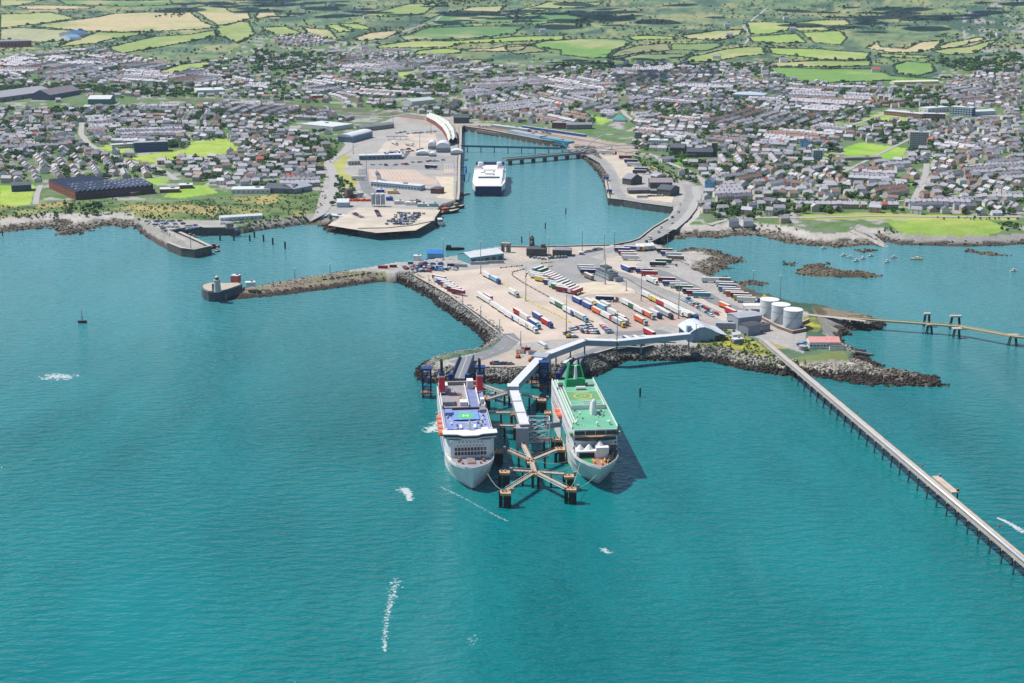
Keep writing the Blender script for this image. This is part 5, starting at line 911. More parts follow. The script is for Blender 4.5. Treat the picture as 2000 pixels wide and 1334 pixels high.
B('site_hut', 'white block hut at the rear of the scrap yard quay', (808, 509), (822, 509), 6, 4.5, 'flat', 0, WHITE, ROOFW, base=PLAT, cat='hut'); B('toll_hut', 'small grey kiosk by the quay road', (1131, 498), (1140, 498), 4, 3, 'hip', 1, GREY, ROOFW, base=PLAT, cat='hut')
def pontoon_house():
    c = Gz(850, 503, 1); t = thing('floating_boathouse', 'bright blue roofed boathouse on a pontoon behind the scrap yard', 'boathouse', (c.x, c.y, 0)); MB().box((0, 0, -0.5), (17, 12, 1.6)).build('pontoon', C('pontoon_blue', (70, 126, 160)), t); MB().gable_wall((0, 0, 1.1), (15, 9), 5.0, 2.4).build('wall', C('boathouse_pale', (170, 200, 220)), t); MB().gable((0, 0, 6.1), (15, 9), 2.4, 0, 0.8).build('roof', C('vivid_blue_roof', (40, 128, 214), 0.5), t)
    c = Gz(886, 488, 0); t = thing('wreck_barge', 'black half-sunken barge hulk behind the teal warehouse', 'barge', (c.x, c.y, 0), 0.1); mb = MB(); ring_loft(mb, [[(x, -w, 2), (x, -w*0.8, -1), (x, w*0.8, -1), (x, w, 2)] for x, w in ((-8, 2.5), (-4, 3.2), (5, 3), (11, 0.6))]); h = mb.build('hull', BLACK, t); MB().box((-5, 0, 1.8), (5, 4, 3.2)).build('deckhouse', C('charred_timber', (58, 56, 54)), h); MB().box((2, 0, 1.8), (6, 4.5, 1.0)).build('cargo_heap', DKGREY, h)
pontoon_house()
# ---------------------------------------------------------------- left terminal quay
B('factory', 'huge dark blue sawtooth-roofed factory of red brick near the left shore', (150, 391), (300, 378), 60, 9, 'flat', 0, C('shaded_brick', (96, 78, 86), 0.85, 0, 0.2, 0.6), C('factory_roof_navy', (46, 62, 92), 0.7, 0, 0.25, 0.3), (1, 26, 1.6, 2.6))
fac = [o for o in COL.objects if o.name == 'factory'][0]; FL = fac['len']
for k in range(16):
    x = -FL/2+FL*(k+0.5)/16; w = FL/16; mb = MB(); mb.add([(x-w/2, -30, 9.5), (x+w/2, -30, 9.5), (x+w/2, -30, 12.6), (x-w/2, 30, 9.5), (x+w/2, 30, 9.5), (x+w/2, 30, 12.6)], [(0, 1, 2), (5, 4, 3), (0, 2, 5, 3), (1, 4, 5, 2)]); s_ = mb.build('sawtooth_bay', MATS['factory_roof_navy'], fac)
    for q in range(3): MB().box((x-w*0.1, -18+q*17+(k % 3)*3, 11.1), (w*0.35, 2.2, 0.9)).build('roof_vent', ROOFW, s_)
B('factory', 'brick left wing of the sawtooth factory with gabled bays', (96, 368), (148, 391), 55, 9, 'flat', 0, BRICK, MATS['factory_roof_navy'], (1, 14, 1.6, 3.0)); fac = [o for o in COL.objects if o.name == 'factory.001'][0]; FL = fac['len']
for k in range(11): x = -FL/2+FL*(k+0.5)/11; MB().gable_wall((x, 0, 9.5), (55, FL/11), 0.1, 2.8, pi/2).build('gable_bay', BRICK, fac); MB().gable((x, 0, 9.6), (55, FL/11-0.4), 2.8, pi/2, 0.1).build('bay_roof', MATS['factory_roof_navy'], fac)
B('dark_shed', 'dark blue clad shed on the lawn left of the factory', (23, 375), (62, 373), 18, 8, 'gable', 3, C('dark_blue_shed', (52, 84, 110)), DSLATE, (1, 6, 2, 1.6)); B('brick_annexe', 'low brick offices right of the factory', (258, 383), (303, 375), 12, 4, 'flat', 0, BRICK, ROOFG, (1, 7, 1.5, 1.2)); B('health_centre', 'low flat brick building with pale roof beside the green', (312, 377), (350, 376), 14, 4.5, 'flat', 0, BRICK, ROOFW, (1, 7, 1.6, 1.4)); B('health_centre', 'second low pale-roofed building behind the first by the green', (350, 369), (377, 368), 14, 4.5, 'flat', 0, BRICK, ROOFW, (1, 5, 1.6, 1.4))
B('school_block', 'four-storey dark blue glazed school block beside the playing field', (263, 298), (329, 295), 14, 14, 'flat', 0, NAVY, ROOFG, (4, 13, 3.0, 2.3), wm=C('school_glass', (64, 96, 140), 0.2)); B('school_wing', 'low white school wing left of the blue glazed block', (219, 291), (262, 288), 12, 6, 'flat', 0, WHITE, ROOFW, (2, 9, 2.6, 1.4))
B('retail_shed', 'broad white-roofed store on the near edge of the left estate', (452, 379), (528, 378), 22, 5.5, 'flat', 0, OFFW, ROOFW, (1, 8, 2, 1.2)); B('grey_warehouse', 'dark grey double-gabled warehouse by the coast road', (516, 377), (572, 379), 28, 6.5, 'gable', 4, C('warehouse_grey', (120, 126, 134)), DSLATE, door=2); B('grey_warehouse', 'paler grey gabled warehouse by the coast road', (574, 379), (610, 372), 26, 6.5, 'gable', 4, C('warehouse_pale', (158, 164, 170)), ROOFG, door=1)
B('harbour_shed', 'long low white shed on the small fishing dock road', (430, 432), (512, 427), 8, 4, 'gable', 1.6, WHITE, ROOFW, (1, 10, 1.2, 1.0), cat='shed')
B('customs_shed', 'long grey-roofed checking shed in the left terminal', (702, 313), (785, 311), 14, 6.5, 'flat', 0, C('shed_blue_grey', (120, 142, 160)), ROOFW, (1, 10, 3, 2.6)); B('pale_hall', 'pale square hall left of the terminal car lanes', (680, 323), (704, 322), 12, 6, 'hip', 2, C('sandy_wall', (214, 200, 176)), ROOFG, (1, 4, 2, 2)); B('curved_shed', 'grey shed with arched white roof at the head of the terminal', (687, 279), (728, 268), 24, 9, 'arch', 4, C('shed_blue_grey', (120, 142, 160)), ROOFW, ridge='x'); B('supermarket', 'very wide white-roofed store behind the terminal', (650, 256), (690, 250), 70, 7, 'flat', 0, OFFW, ROOFW)
B('queue_canopy', 'long pale blue passenger shed beside the car queue', (724, 364), (820, 373), 12, 6, 'flat', 0, C('pale_blue_shed', (178, 198, 210)), ROOFW, (1, 16, 2.4, 1.6)); B('control_block', 'two-tier brick and slate control building on the quay', (841, 378), (860, 379), 14, 6.5, 'hip', 2, BRICK, DSLATE, (2, 5, 1.6, 1.4)); B('cream_shed', 'pale gabled shed beside the orange barriers', (658, 405), (681, 405), 13, 6, 'gable', 3.2, C('pale_shed_blue', (184, 196, 208)), ROOFW); B('brown_tower_shed', 'tall brown shed beside the coast road trees', (678, 389), (690, 388), 8, 11, 'flat', 0, C('brown_cladding', (120, 100, 94)), DKGREY); B('marina_office', 'teal-walled white-roofed office by the dusty car park', (640, 428), (668, 423), 10, 4.5, 'flat', 0, TEAL, ROOFW, (1, 6, 1.6, 1.3))
for i, x in enumerate((729, 738.5, 748)):
    c = P8(x, 403); t = thing('silo', ('leftmost of the three tall grey silos', 'middle one of the three tall grey silos', 'rightmost of the three tall grey silos')[i], 'silo', c, 0, 'grey silos'); MB().lathe((0, 0, 0), [(2.4, 2.5), (2.4, 14.5)], 18, cap=False).build('shell', C('silo_grey', (176, 184, 194), 0.5), t, True); MB().lathe((0, 0, 14.5), [(2.5, 0), (0.6, 0.9)], 18).build('cap', ROOFW, t)
    for k in range(4): MB().tube((1.9*cos(k*pi/2+0.8), 1.9*sin(k*pi/2+0.8), 0), (1.9*cos(k*pi/2+0.8), 1.9*sin(k*pi/2+0.8), 2.6), 0.2, 5).build('leg', GREY, t)
for i, (x0, x1, y, m, l) in enumerate(((754, 767, 392, BLUE, 'blue stacked cabin right of the silos'), (770, 788, 399, OFFW, 'cream flat workshop right of the silos'), (792, 812, 401, WHITE, 'white flat workshop on the yard road'), (815, 834, 404, C('pale_teal_hut', (170, 200, 196)), 'pale teal workshop near the tug quay'), (838, 856, 404, C('mint_hut', (150, 190, 180)), 'mint workshop at the end of the tug quay'), (735, 750, 376, BLUE, 'blue tarpaulin store behind the silos'), (757, 778, 379, C('tan_heap', (220, 190, 140)), 'flat tan store on the sand heap yard'), (768, 776, 378, YEL, 'small yellow cabin on the sand heap yard'), (800, 822, 398, C('brown_store', (150, 130, 116)), 'brown timber store behind the white workshop'))): B('yard_cabin', l, (x0, y), (x1, y), 6, 3.6, 'flat', 0, m, ROOFW if i % 2 else m, base=PLAT, cat='cabin', group='cabins of the boat yard')
t = thing('barrier_stack', 'row of bright orange stacked barriers in the yard', 'barriers', P8(693, 393)); 
for k in range(12): MB().box((-17+k*3.1, (k % 2)*1.2, 0), (2.6, 3.2, 2.4+0.8*(k % 3 == 0)), 0.05*k).build('barrier', C('barrier_orange', (236, 92, 56)), t)
# terminal drums, curved train shed
for i, (x0, x1, y, h, r, l) in enumerate(((836, 850, 292, 10, 5, 'slim white vaulted drum of the ferry station'), (852, 878, 298, 13, 9, 'biggest white vaulted drum of the ferry station'), (813, 838, 304, 6, 5, 'low white vaulted pavilion nearest the car lanes'), (880, 904, 303, 7, 5, 'white vaulted drum beside the catamaran berth'), (838, 850, 306, 5, 4, 'small grey vaulted lobby between the drums'))): B('vaulted_pavilion', l, (x0, y), (x1, y), 30 if i < 2 else 18, h*0.55, 'arch', h*0.6, GREY, C('vault_white', (232, 236, 240), 0.35), ridge='y', base=PLAT)
def curved_shed():
    inner = [(833, 236), (850, 245), (864, 257), (872, 270), (876, 285)]; outer = [(842, 231), (864, 238), (880, 248), (890, 262), (893, 280)]; a = [Gz(*p, PLAT) for p in inner]; b = [Gz(*p, PLAT) for p in outer]; o = a[0]; t = thing('train_shed', 'long curved railway station roof with pale ribs beside the basin', 'station', (o.x, o.y, PLAT)); rel = lambda v: (v.x-o.x, v.y-o.y)
    for k in range(2):
        mb = MB(); R_ = []
        for p, q in zip(a, b):
            u, v = (p+(q-p)*(0.5*k)), (p+(q-p)*(0.5*k+0.5)); x0, y0 = rel(u); x1, y1 = rel(v); R_.append([(x0, y0, 7), ((x0+x1)/2, (y0+y1)/2, 11), (x1, y1, 7)])
        ring_loft(mb, R_, cap0=False, cap1=False); r = mb.build('roof_vault', C('station_roof', (214, 214, 206), 0.5), t)
        for i in range(len(a)-1):
            for f_ in (0.0, 0.5):
                p = a[i]+(a[i+1]-a[i])*f_; q = b[i]+(b[i+1]-b[i])*f_; u, v = p+(q-p)*(0.5*k), p+(q-p)*(0.5*k+0.5); m_ = rel((u+v)/2); MB().beam((*rel(u), 7.1), (*m_, 11.1), 0.9, 0.3).build('rib', WHITE, r); MB().beam((*m_, 11.1), (*rel(v), 7.1), 0.9, 0.3).build('rib', WHITE, r)
    mb = MB()
    for P_ in (a, b):
        for u, v in zip(P_[:-1], P_[1:]): mb.beam((*rel(u), 0), (*rel(v), 0), 0.6, 7)
    mb.build('wall', BRICK, t)
curved_shed()
B('station_hotel', 'dark gabled building with dormers at the corner of the far basin', (886, 241), (916, 241), 16, 10, 'gable', 5, DKGREY, DSLATE, (3, 7, 1.4, 1.6)); B('transit_shed', 'long pale blue transit shed along the far basin', (992, 262), (1054, 275), 14, 7, 'flat', 0, C('pale_blue_transit', (166, 196, 214)), ROOFG, (1, 22, 1.8, 1.4)); B('transit_shed', 'teal transit shed at the end of the far basin', (1056, 277), (1110, 284), 12, 7, 'flat', 0, C('teal_transit', (60, 132, 156)), C('teal_transit_roof', (90, 160, 178)), (1, 14, 2, 2))
B('brick_offices', 'red brick and glass offices behind the railway', (1078, 251), (1108, 252), 14, 10, 'flat', 0, BRICK, ROOFG, (3, 8, 2, 1.8)); B('stone_terrace', 'long grey stone hotel range behind the railway', (1107, 253), (1157, 252), 12, 8, 'gable', 3, STONE, SLATE, (2, 14, 1.2, 1.4))
for i, (p, q, l) in enumerate((((1020, 250), (1145, 268), 'blue and white train standing beyond the transit sheds'),)):
    a, b = G(*p), G(*q); n = 6; d = (b-a)/n
    for k in range(n):
        c = a+d*(k+0.5); t = thing('train_carriage', f'{nth(k+1)} carriage from the basin end of the blue standing train', 'train', c, atan2(d.y, d.x), 'carriages of the blue train'); MB().box((0, 0, 0.8), (d.length*0.96, 3, 3.2)).build('body', BLUE, t); MB().box((0, 0, 4.0), (d.length*0.96, 2.7, 0.4)).build('roof', ROOFW, t); MB().box((0, -1.53, 2.2), (d.length*0.86, 0.06, 0.9)).build('window_band', GLASS, t)
# bridges of the inner harbour
def bridge(label, p, q, w, z, n, m, pm, name='bridge', girder=1.4):
    a, b = Gz(*p, z), Gz(*q, z); t = thing(name, label, 'bridge', (a.x, a.y, 0)); b = b-Vector((a.x, a.y, 0)); a = Vector((0, 0, z)); MB().beam(a-Vector((0, 0, girder)), b-Vector((0, 0, girder)), w, girder).build('deck', m, t); nn_ = Vector((-(b-a).y, (b-a).x, 0)).normalized()*(w/2)
    for s in (-1, 1): MB().beam(a+nn_*s, b+nn_*s, 0.3, 1.1).build('parapet', m, t)
    for k in range(n): c = a+(b-a)*((k+0.5)/n); MB().beam(c-nn_*0.8+Vector((0, 0, -z-2)), c+nn_*0.8+Vector((0, 0, -z-2)), 1.6 if pm is DSTONE else 0.8, z+2-girder).build('pier', pm, t)
    return t
bridge('low grey road bridge across the mouth of the far basin', (985, 311), (1140, 297), 11, 8, 7, C('bridge_concrete', (150, 150, 148), 0.85), DSTONE, girder=2.2); bridge('teal footbridge on slim legs across the far basin', (900, 285), (1112, 290), 4, 9, 8, C('teal_footbridge', (70, 124, 138), 0.6), C('teal_leg', (60, 104, 116)), 'footbridge')
def arch_bridge():
    a, b = Gz(1098, 292, PLAT+2), Gz(1240, 287, PLAT+4); t = thing('arched_footbridge', 'silver footbridge with curved arches linking harbour and town', 'footbridge', (a.x, a.y, 0)); o = Vector((a.x, a.y, 0)); ST = C('bright_steel', (214, 222, 230), 0.3, 0.2)
    pts = [Gz(1098, 278, PLAT+12), Gz(1108, 290, PLAT+3), Gz(1125, 294, PLAT+3), Gz(1146, 288, PLAT+5)]; mb = MB()
    for u, v in zip(pts[:-1], pts[1:]): mb.tube(u-o, v-o, 0.9, 7)
    mb.build('lower_curve', ST, t)
    for dy in (0, 9):
        mb = MB(); u0, u1 = Gz(1143, 291+dy*0.2, PLAT)-o, Gz(1192, 280+dy*0.2, PLAT)-o; prev = None
        for k in range(13): f_ = k/12; q = u0+(u1-u0)*f_; q.z = PLAT+15*math.sin(pi*min(f_*0.62+0.02, 1)); 
        for k in range(12):
            qs = []
            for f_ in (k/12, (k+1)/12): q = u0+(u1-u0)*f_; q.z = PLAT+2+14*sin(pi*(f_*0.55+0.0)); qs.append(q+Vector((0, dy, 0)))
            mb.tube(qs[0], qs[1], 0.7, 6)
        mb.build('arch_rib', ST, t)
    c = [Gz(1095, 292, PLAT+4), Gz(1145, 293, PLAT+5), Gz(1195, 285, PLAT+5), Gz(1240, 283, PLAT+5)]
    for u, v in zip(c[:-1], c[1:]): MB().beam(u-o, v-o, 3.6, 0.6).build('deck', GREY, t)
    for u in c[1:]: MB().tube(Vector((u.x-o.x, u.y-o.y, PLAT-4)), u-o, 0.5, 6).build('pier', GREY, t)
arch_bridge()
# inner right quay: old stone works
B('stone_works', 'dark stone works with long pink-grey roof on the inner quay', (1269, 370), (1313, 370), 20, 9, 'gable', 4, DSTONE, C('pink_grey_slate', (158, 146, 150), 0.7), (1, 8, 1.2, 2.0)); B('stone_works', 'low front range of the old stone works with grey slates', (1228, 379), (1270, 378), 9, 5, 'gable', 2.4, DSTONE, SLATE, (1, 8, 1.2, 1.4)); B('stone_works', 'low open-fronted shed right of the stone range', (1271, 379), (1310, 379), 7, 4.5, 'gable', 1.6, DSTONE, SLATE, door=5); B('stone_works', 'tall gabled stone end house of the old works', (1309, 384), (1327, 378), 18, 8, 'gable', 4, DSTONE, DSLATE, ridge='y', win=(2, 2, 1.0, 1.6)); B('stone_works', 'dark gabled barn behind the front range of the works', (1232, 362), (1254, 358), 14, 8, 'gable', 5, DSTONE, SLATE, ridge='y'); B('stone_works', 'arched pale roofed workshop at the rear of the works', (1282, 354), (1302, 352), 12, 6, 'arch', 3, DSTONE, ROOFG, ridge='y')
for i, p in enumerate(((1184, 362), (1190, 388))): link_tower(('blue linkspan gantry farther up the inner quay', 'blue linkspan gantry at the inner quay corner')[i], p, 12, 2, 5)
B('round_tower_hut', 'squat round-roofed stone hut on the small fishing dock', (443, 447), (457, 446), 10, 6, 'hip', 2, STONE, GREY, base=PLAT, cat='hut')
# church and town landmarks on the right
ch = B('parish_church', 'long dark stone church with square tower near the inner quay', (1342, 307), (1392, 307), 14, 8, 'gable', 4.5, DSTONE, DSLATE, (1, 8, 1.2, 3.0), cat='church'); MB().box((21, 5, 0), (8, 8, 19)).build('tower', DSTONE, ch); MB().box((21, 5, 19), (8.6, 8.6, 0.8)).build('tower_parapet', STONE, ch); MB().box((-12, -9, 0), (14, 5, 5)).build('south_aisle', DSTONE, ch)
B('church_hall', 'dark stone hall left of the parish church tower', (1308, 301), (1336, 302), 18, 10, 'gable', 5, DSTONE, DSLATE, (2, 5, 1.2, 1.8)); B('vicarage', 'pale cottage with long slate roof below the church lawn', (1293, 318), (1318, 316), 9, 5, 'gable', 3, WHITE, SLATE, (1, 5, 1, 1.2), cat='house'); B('blue_gable_house', 'bright blue gable-ended house by the quay road bend', (1376, 368), (1392, 369), 12, 9, 'gable', 4, C('sky_blue_render', (128, 186, 226)), SLATE, ridge='y', win=(2, 2, 1.1, 1.5), cat='house'); B('blue_gable_house', 'tall pale blue house in the middle of town', (1563, 238+50), (1580, 289), 10, 10, 'gable', 4, C('pale_sky_render', (140, 184, 224)), SLATE, ridge='y', win=(3, 2, 1, 1.3), cat='house'); B('tower_block', 'nine-storey pale concrete tower block in the town', (1776, 290), (1809, 291), 18, 24, 'flat', 0, C('tower_concrete', (172, 174, 170)), ROOFG, (8, 8, 1.6, 1.4), cat='tower block'); B('flats', 'four-storey grey flats beside the tall pale house', (1588, 312), (1606, 312), 14, 13, 'flat', 0, C('flats_grey', (160, 176, 184)), ROOFG, (4, 4, 1.6, 1.4)); B('grey_tower_office', 'slim grey glass office tower near the silver footbridge', (1240, 279), (1253, 279), 12, 16, 'flat', 0, C('glass_grey', (130, 146, 160), 0.4), ROOFG, (5, 3, 2.4, 1.8)); B('market_hall', 'white flat-roofed block beside the glass office tower', (1266, 285), (1302, 286), 18, 9, 'flat', 0, WHITE, ROOFW, (2, 7, 1.6, 1.6))
B('college', 'long white-roofed two-storey college wing with brick bays', (1726, 224), (1800, 232), 18, 8, 'flat', 0, C('college_brick', (170, 130, 112)), ROOFW, (2, 15, 2.4, 2)); B('college', 'second white-roofed college wing behind the brick bays', (1800, 231), (1846, 232), 16, 8, 'flat', 0, C('college_brick', (170, 130, 112)), ROOFW, (2, 9, 2.4, 2)); B('college', 'square cream college hall behind the wings', (1812, 222), (1854, 218), 22, 9, 'flat', 0, OFFW, ROOFW, (1, 6, 2, 2)); B('college', 'four-storey college tower of white and navy panels', (1856, 225), (1898, 228), 18, 15, 'flat', 0, C('navy_panel', (70, 96, 124)), ROOFW, (4, 8, 3.4, 2.2), wm=C('white_panel', (210, 224, 224), 0.4)); B('college', 'low pale sports hall right of the college tower', (1900, 226), (1944, 224), 20, 7, 'gable', 2, C('hall_pale_blue', (190, 204, 214)), ROOFW)
B('greenhouse', 'very long pale yellow shed at the field edge behind town', (1746, 165), (1834, 163), 20, 5, 'gable', 2, C('cream_metal', (226, 222, 186)), C('cream_roof', (232, 226, 190))); B('leisure_centre', 'big pale blue roofed hall among trees in the upper town', (1430, 192), (1492, 194), 40, 8, 'hip', 4, OFFW, C('pale_blue_roof', (188, 202, 218), 0.5)); B('primary_school', 'low brown-roofed school beside the bright green', (1650, 314), (1722, 312), 14, 4, 'flat', 0, C('school_tan', (170, 160, 146)), C('school_roof', (150, 148, 150)), (1, 16, 2, 1.4)); B('library', 'teal pyramid-roofed pavilion beside a small green', (1197, 238), (1222, 238), 20, 4, 'hip', 8, OFFW, C('teal_glass_roof', (92, 168, 172), 0.4))
B('brick_sheds', 'long red brick sheds at the far left hillside', (0, 93), (62, 91), 60, 16, 'flat', 0, C('orange_brick', (176, 92, 80)), C('grey_purple_roof', (140, 146, 164)), (1, 9, 6, 7)); B('blue_barns', 'bright blue roofed barns on the left hill', (137, 80), (158, 78), 60, 10, 'gable', 6, WHITE, C('barn_blue', (100, 160, 214))); B('blue_barns', 'second dark blue roofed barn on the left hill', (155, 72), (172, 68), 60, 10, 'gable', 6, WHITE, C('barn_navy', (60, 110, 170))); B('rail_shed', 'wide grey industrial hall with shallow gables by the railway', (0, 200), (105, 184), 60, 9, 'gable', 8, C('industrial_wall', (140, 146, 154)), C('industrial_roof', (170, 168, 176), 0.6), door=6); B('rail_shed', 'dark brown-roofed industrial hall by the railway', (98, 196), (158, 184), 40, 10, 'gable', 9, C('industrial_navy', (88, 100, 124)), C('brown_metal_roof', (140, 130, 136), 0.6)); B('rail_shed', 'green-walled white-roofed depot beside the sidings', (172, 204), (216, 204), 40, 10, 'gable', 5, C('depot_green', (100, 134, 130)), ROOFW)
B('white_store', 'white-roofed superstore beyond the railway', (385, 186), (440, 184), 50, 9, 'flat', 0, OFFW, ROOFW); B('garage', 'red and white petrol station hall near the roundabout', (610, 192), (632, 191), 20, 5, 'flat', 0, RED, ROOFW); B('tesco_hall', 'pale green gabled hall behind the railway arch', (804, 208), (850, 200), 30, 9, 'gable', 4, OFFW, C('sage_roof', (196, 208, 204)))
for o_ in list(COL.objects):
    if o_.name == 'tesco_hall': o_.name = 'gabled_hall'
# ---------------------------------------------------------------- lorries, trailers, cars
TCOL = {'w': (236, 236, 232), 'r': (196, 40, 52), 'm': (138, 40, 60), 'b': (44, 86, 168), 'n': (30, 56, 108), 't': (72, 156, 176), 'g': (42, 120, 84), 'o': (238, 110, 56), 'k': (60, 66, 74), 'y': (226, 196, 80), 's': (178, 184, 190), 'l': (120, 180, 216), 'd': (146, 130, 118)}
TNAME = {'w': 'white', 'r': 'red', 'm': 'maroon', 'b': 'blue', 'n': 'navy', 't': 'teal', 'g': 'green', 'o': 'orange', 'k': 'black', 'y': 'yellow', 's': 'grey', 'l': 'pale blue', 'd': 'brown'}
TMESH = {}
TWHEEL = None
def trailer_meshes(c):
    if c in TMESH: return TMESH[c]
    m = C('lorry_'+TNAME[c].replace(' ', '_'), TCOL[c], 0.45, 0, 0.05, 0.4)
    side = MB(); side.box((0, 0, 1.15), (13.4, 2.5, 2.75), bottom=True)
    for x in (-6.6, 6.6): side.box((x, 0, 1.1), (0.16, 2.56, 2.86))
    roofm = MB().box((0, 0, 3.92), (13.3, 2.42, 0.06)); frame = MB().box((-0.5, 0, 0.75), (12, 1.0, 0.4)).box((4.3, 0, 0.2), (0.3, 1.6, 0.6))
    cab = MB(); cab.add([(8.0, -1.22, 0.5), (10.2, -1.22, 0.5), (10.3, -1.22, 1.7), (10.0, -1.2, 3.1), (8.0, -1.2, 3.5), (8.0, 1.22, 0.5), (10.2, 1.22, 0.5), (10.3, 1.22, 1.7), (10.0, 1.2, 3.1), (8.0, 1.2, 3.5)], [(0, 1, 2, 3, 4), (9, 8, 7, 6, 5), (1, 6, 7, 2), (2, 7, 8, 3), (3, 8, 9, 4), (4, 9, 5, 0), (0, 5, 6, 1)]); cab.box((7.2, 0, 0.5), (1.8, 2.2, 0.7))
    ws = MB().add([(10.36, -1.05, 1.8), (10.36, 1.05, 1.8), (10.08, 1.0, 2.95), (10.08, -1.0, 2.95)], [(0, 1, 2, 3)])
    ax = {}
    for k, x in (('t', (-5.2, -3.9, -2.6)), ('c', (9.2, 6.6))):
        mb = MB()
        for q in x:
            for s in (-1, 1): mb.tube((q, s*0.85, 0.5), (q, s*1.22, 0.5), 0.5, 8)
        ax[k] = mb.mesh('wheels', BLACK)
    TMESH[c] = (side.mesh('cargo_box', m), roofm.mesh('box_roof', C('trailer_roof', (228, 226, 222), 0.6, 0, 0.12, 0.6)), frame.mesh('chassis', DKGREY), ax['t'], cab.mesh('cab', m), ws.mesh('windscreen', GLASS), ax['c'])
    return TMESH[c]
def lorry(px_, py_, ang, c, label, cabc=None, box=True, group=None, z=None, sc=1.0):
    """trailer (with a cab when cabc is given); ang = heading in the world"""
    p = Gz(px_, py_, PLAT if z is None else z); p.z += 0.35
    t = thing('lorry' if cabc else 'trailer', label, 'lorry' if cabc else 'trailer', p, ang, group); M1 = trailer_meshes(c)
    b = obj('cargo_box', M1[0], t); obj('box_roof', M1[1], b); obj('chassis', M1[2], t); w = obj('wheels', M1[3], t); w['kind'] = 'stuff'
    if cabc: M2 = trailer_meshes(cabc); k = obj('cab', M2[4], t); obj('windscreen', M2[5], k); w = obj('wheels', M2[6], t); w['kind'] = 'stuff'
    if sc != 1: t.scale = (sc, sc, sc)
    return t
def wang(p, q): a, b = P8(*p), P8(*q); return atan2(b.y-a.y, b.x-a.x)
AH = wang((876, 572), (904, 578)); AH2 = wang((1045, 543), (1075, 549)); AU = wang((1060, 540), (1082, 532)); AR = wang((1300, 552), (1330, 553)); AV = wang((1245, 490), (1243, 484))
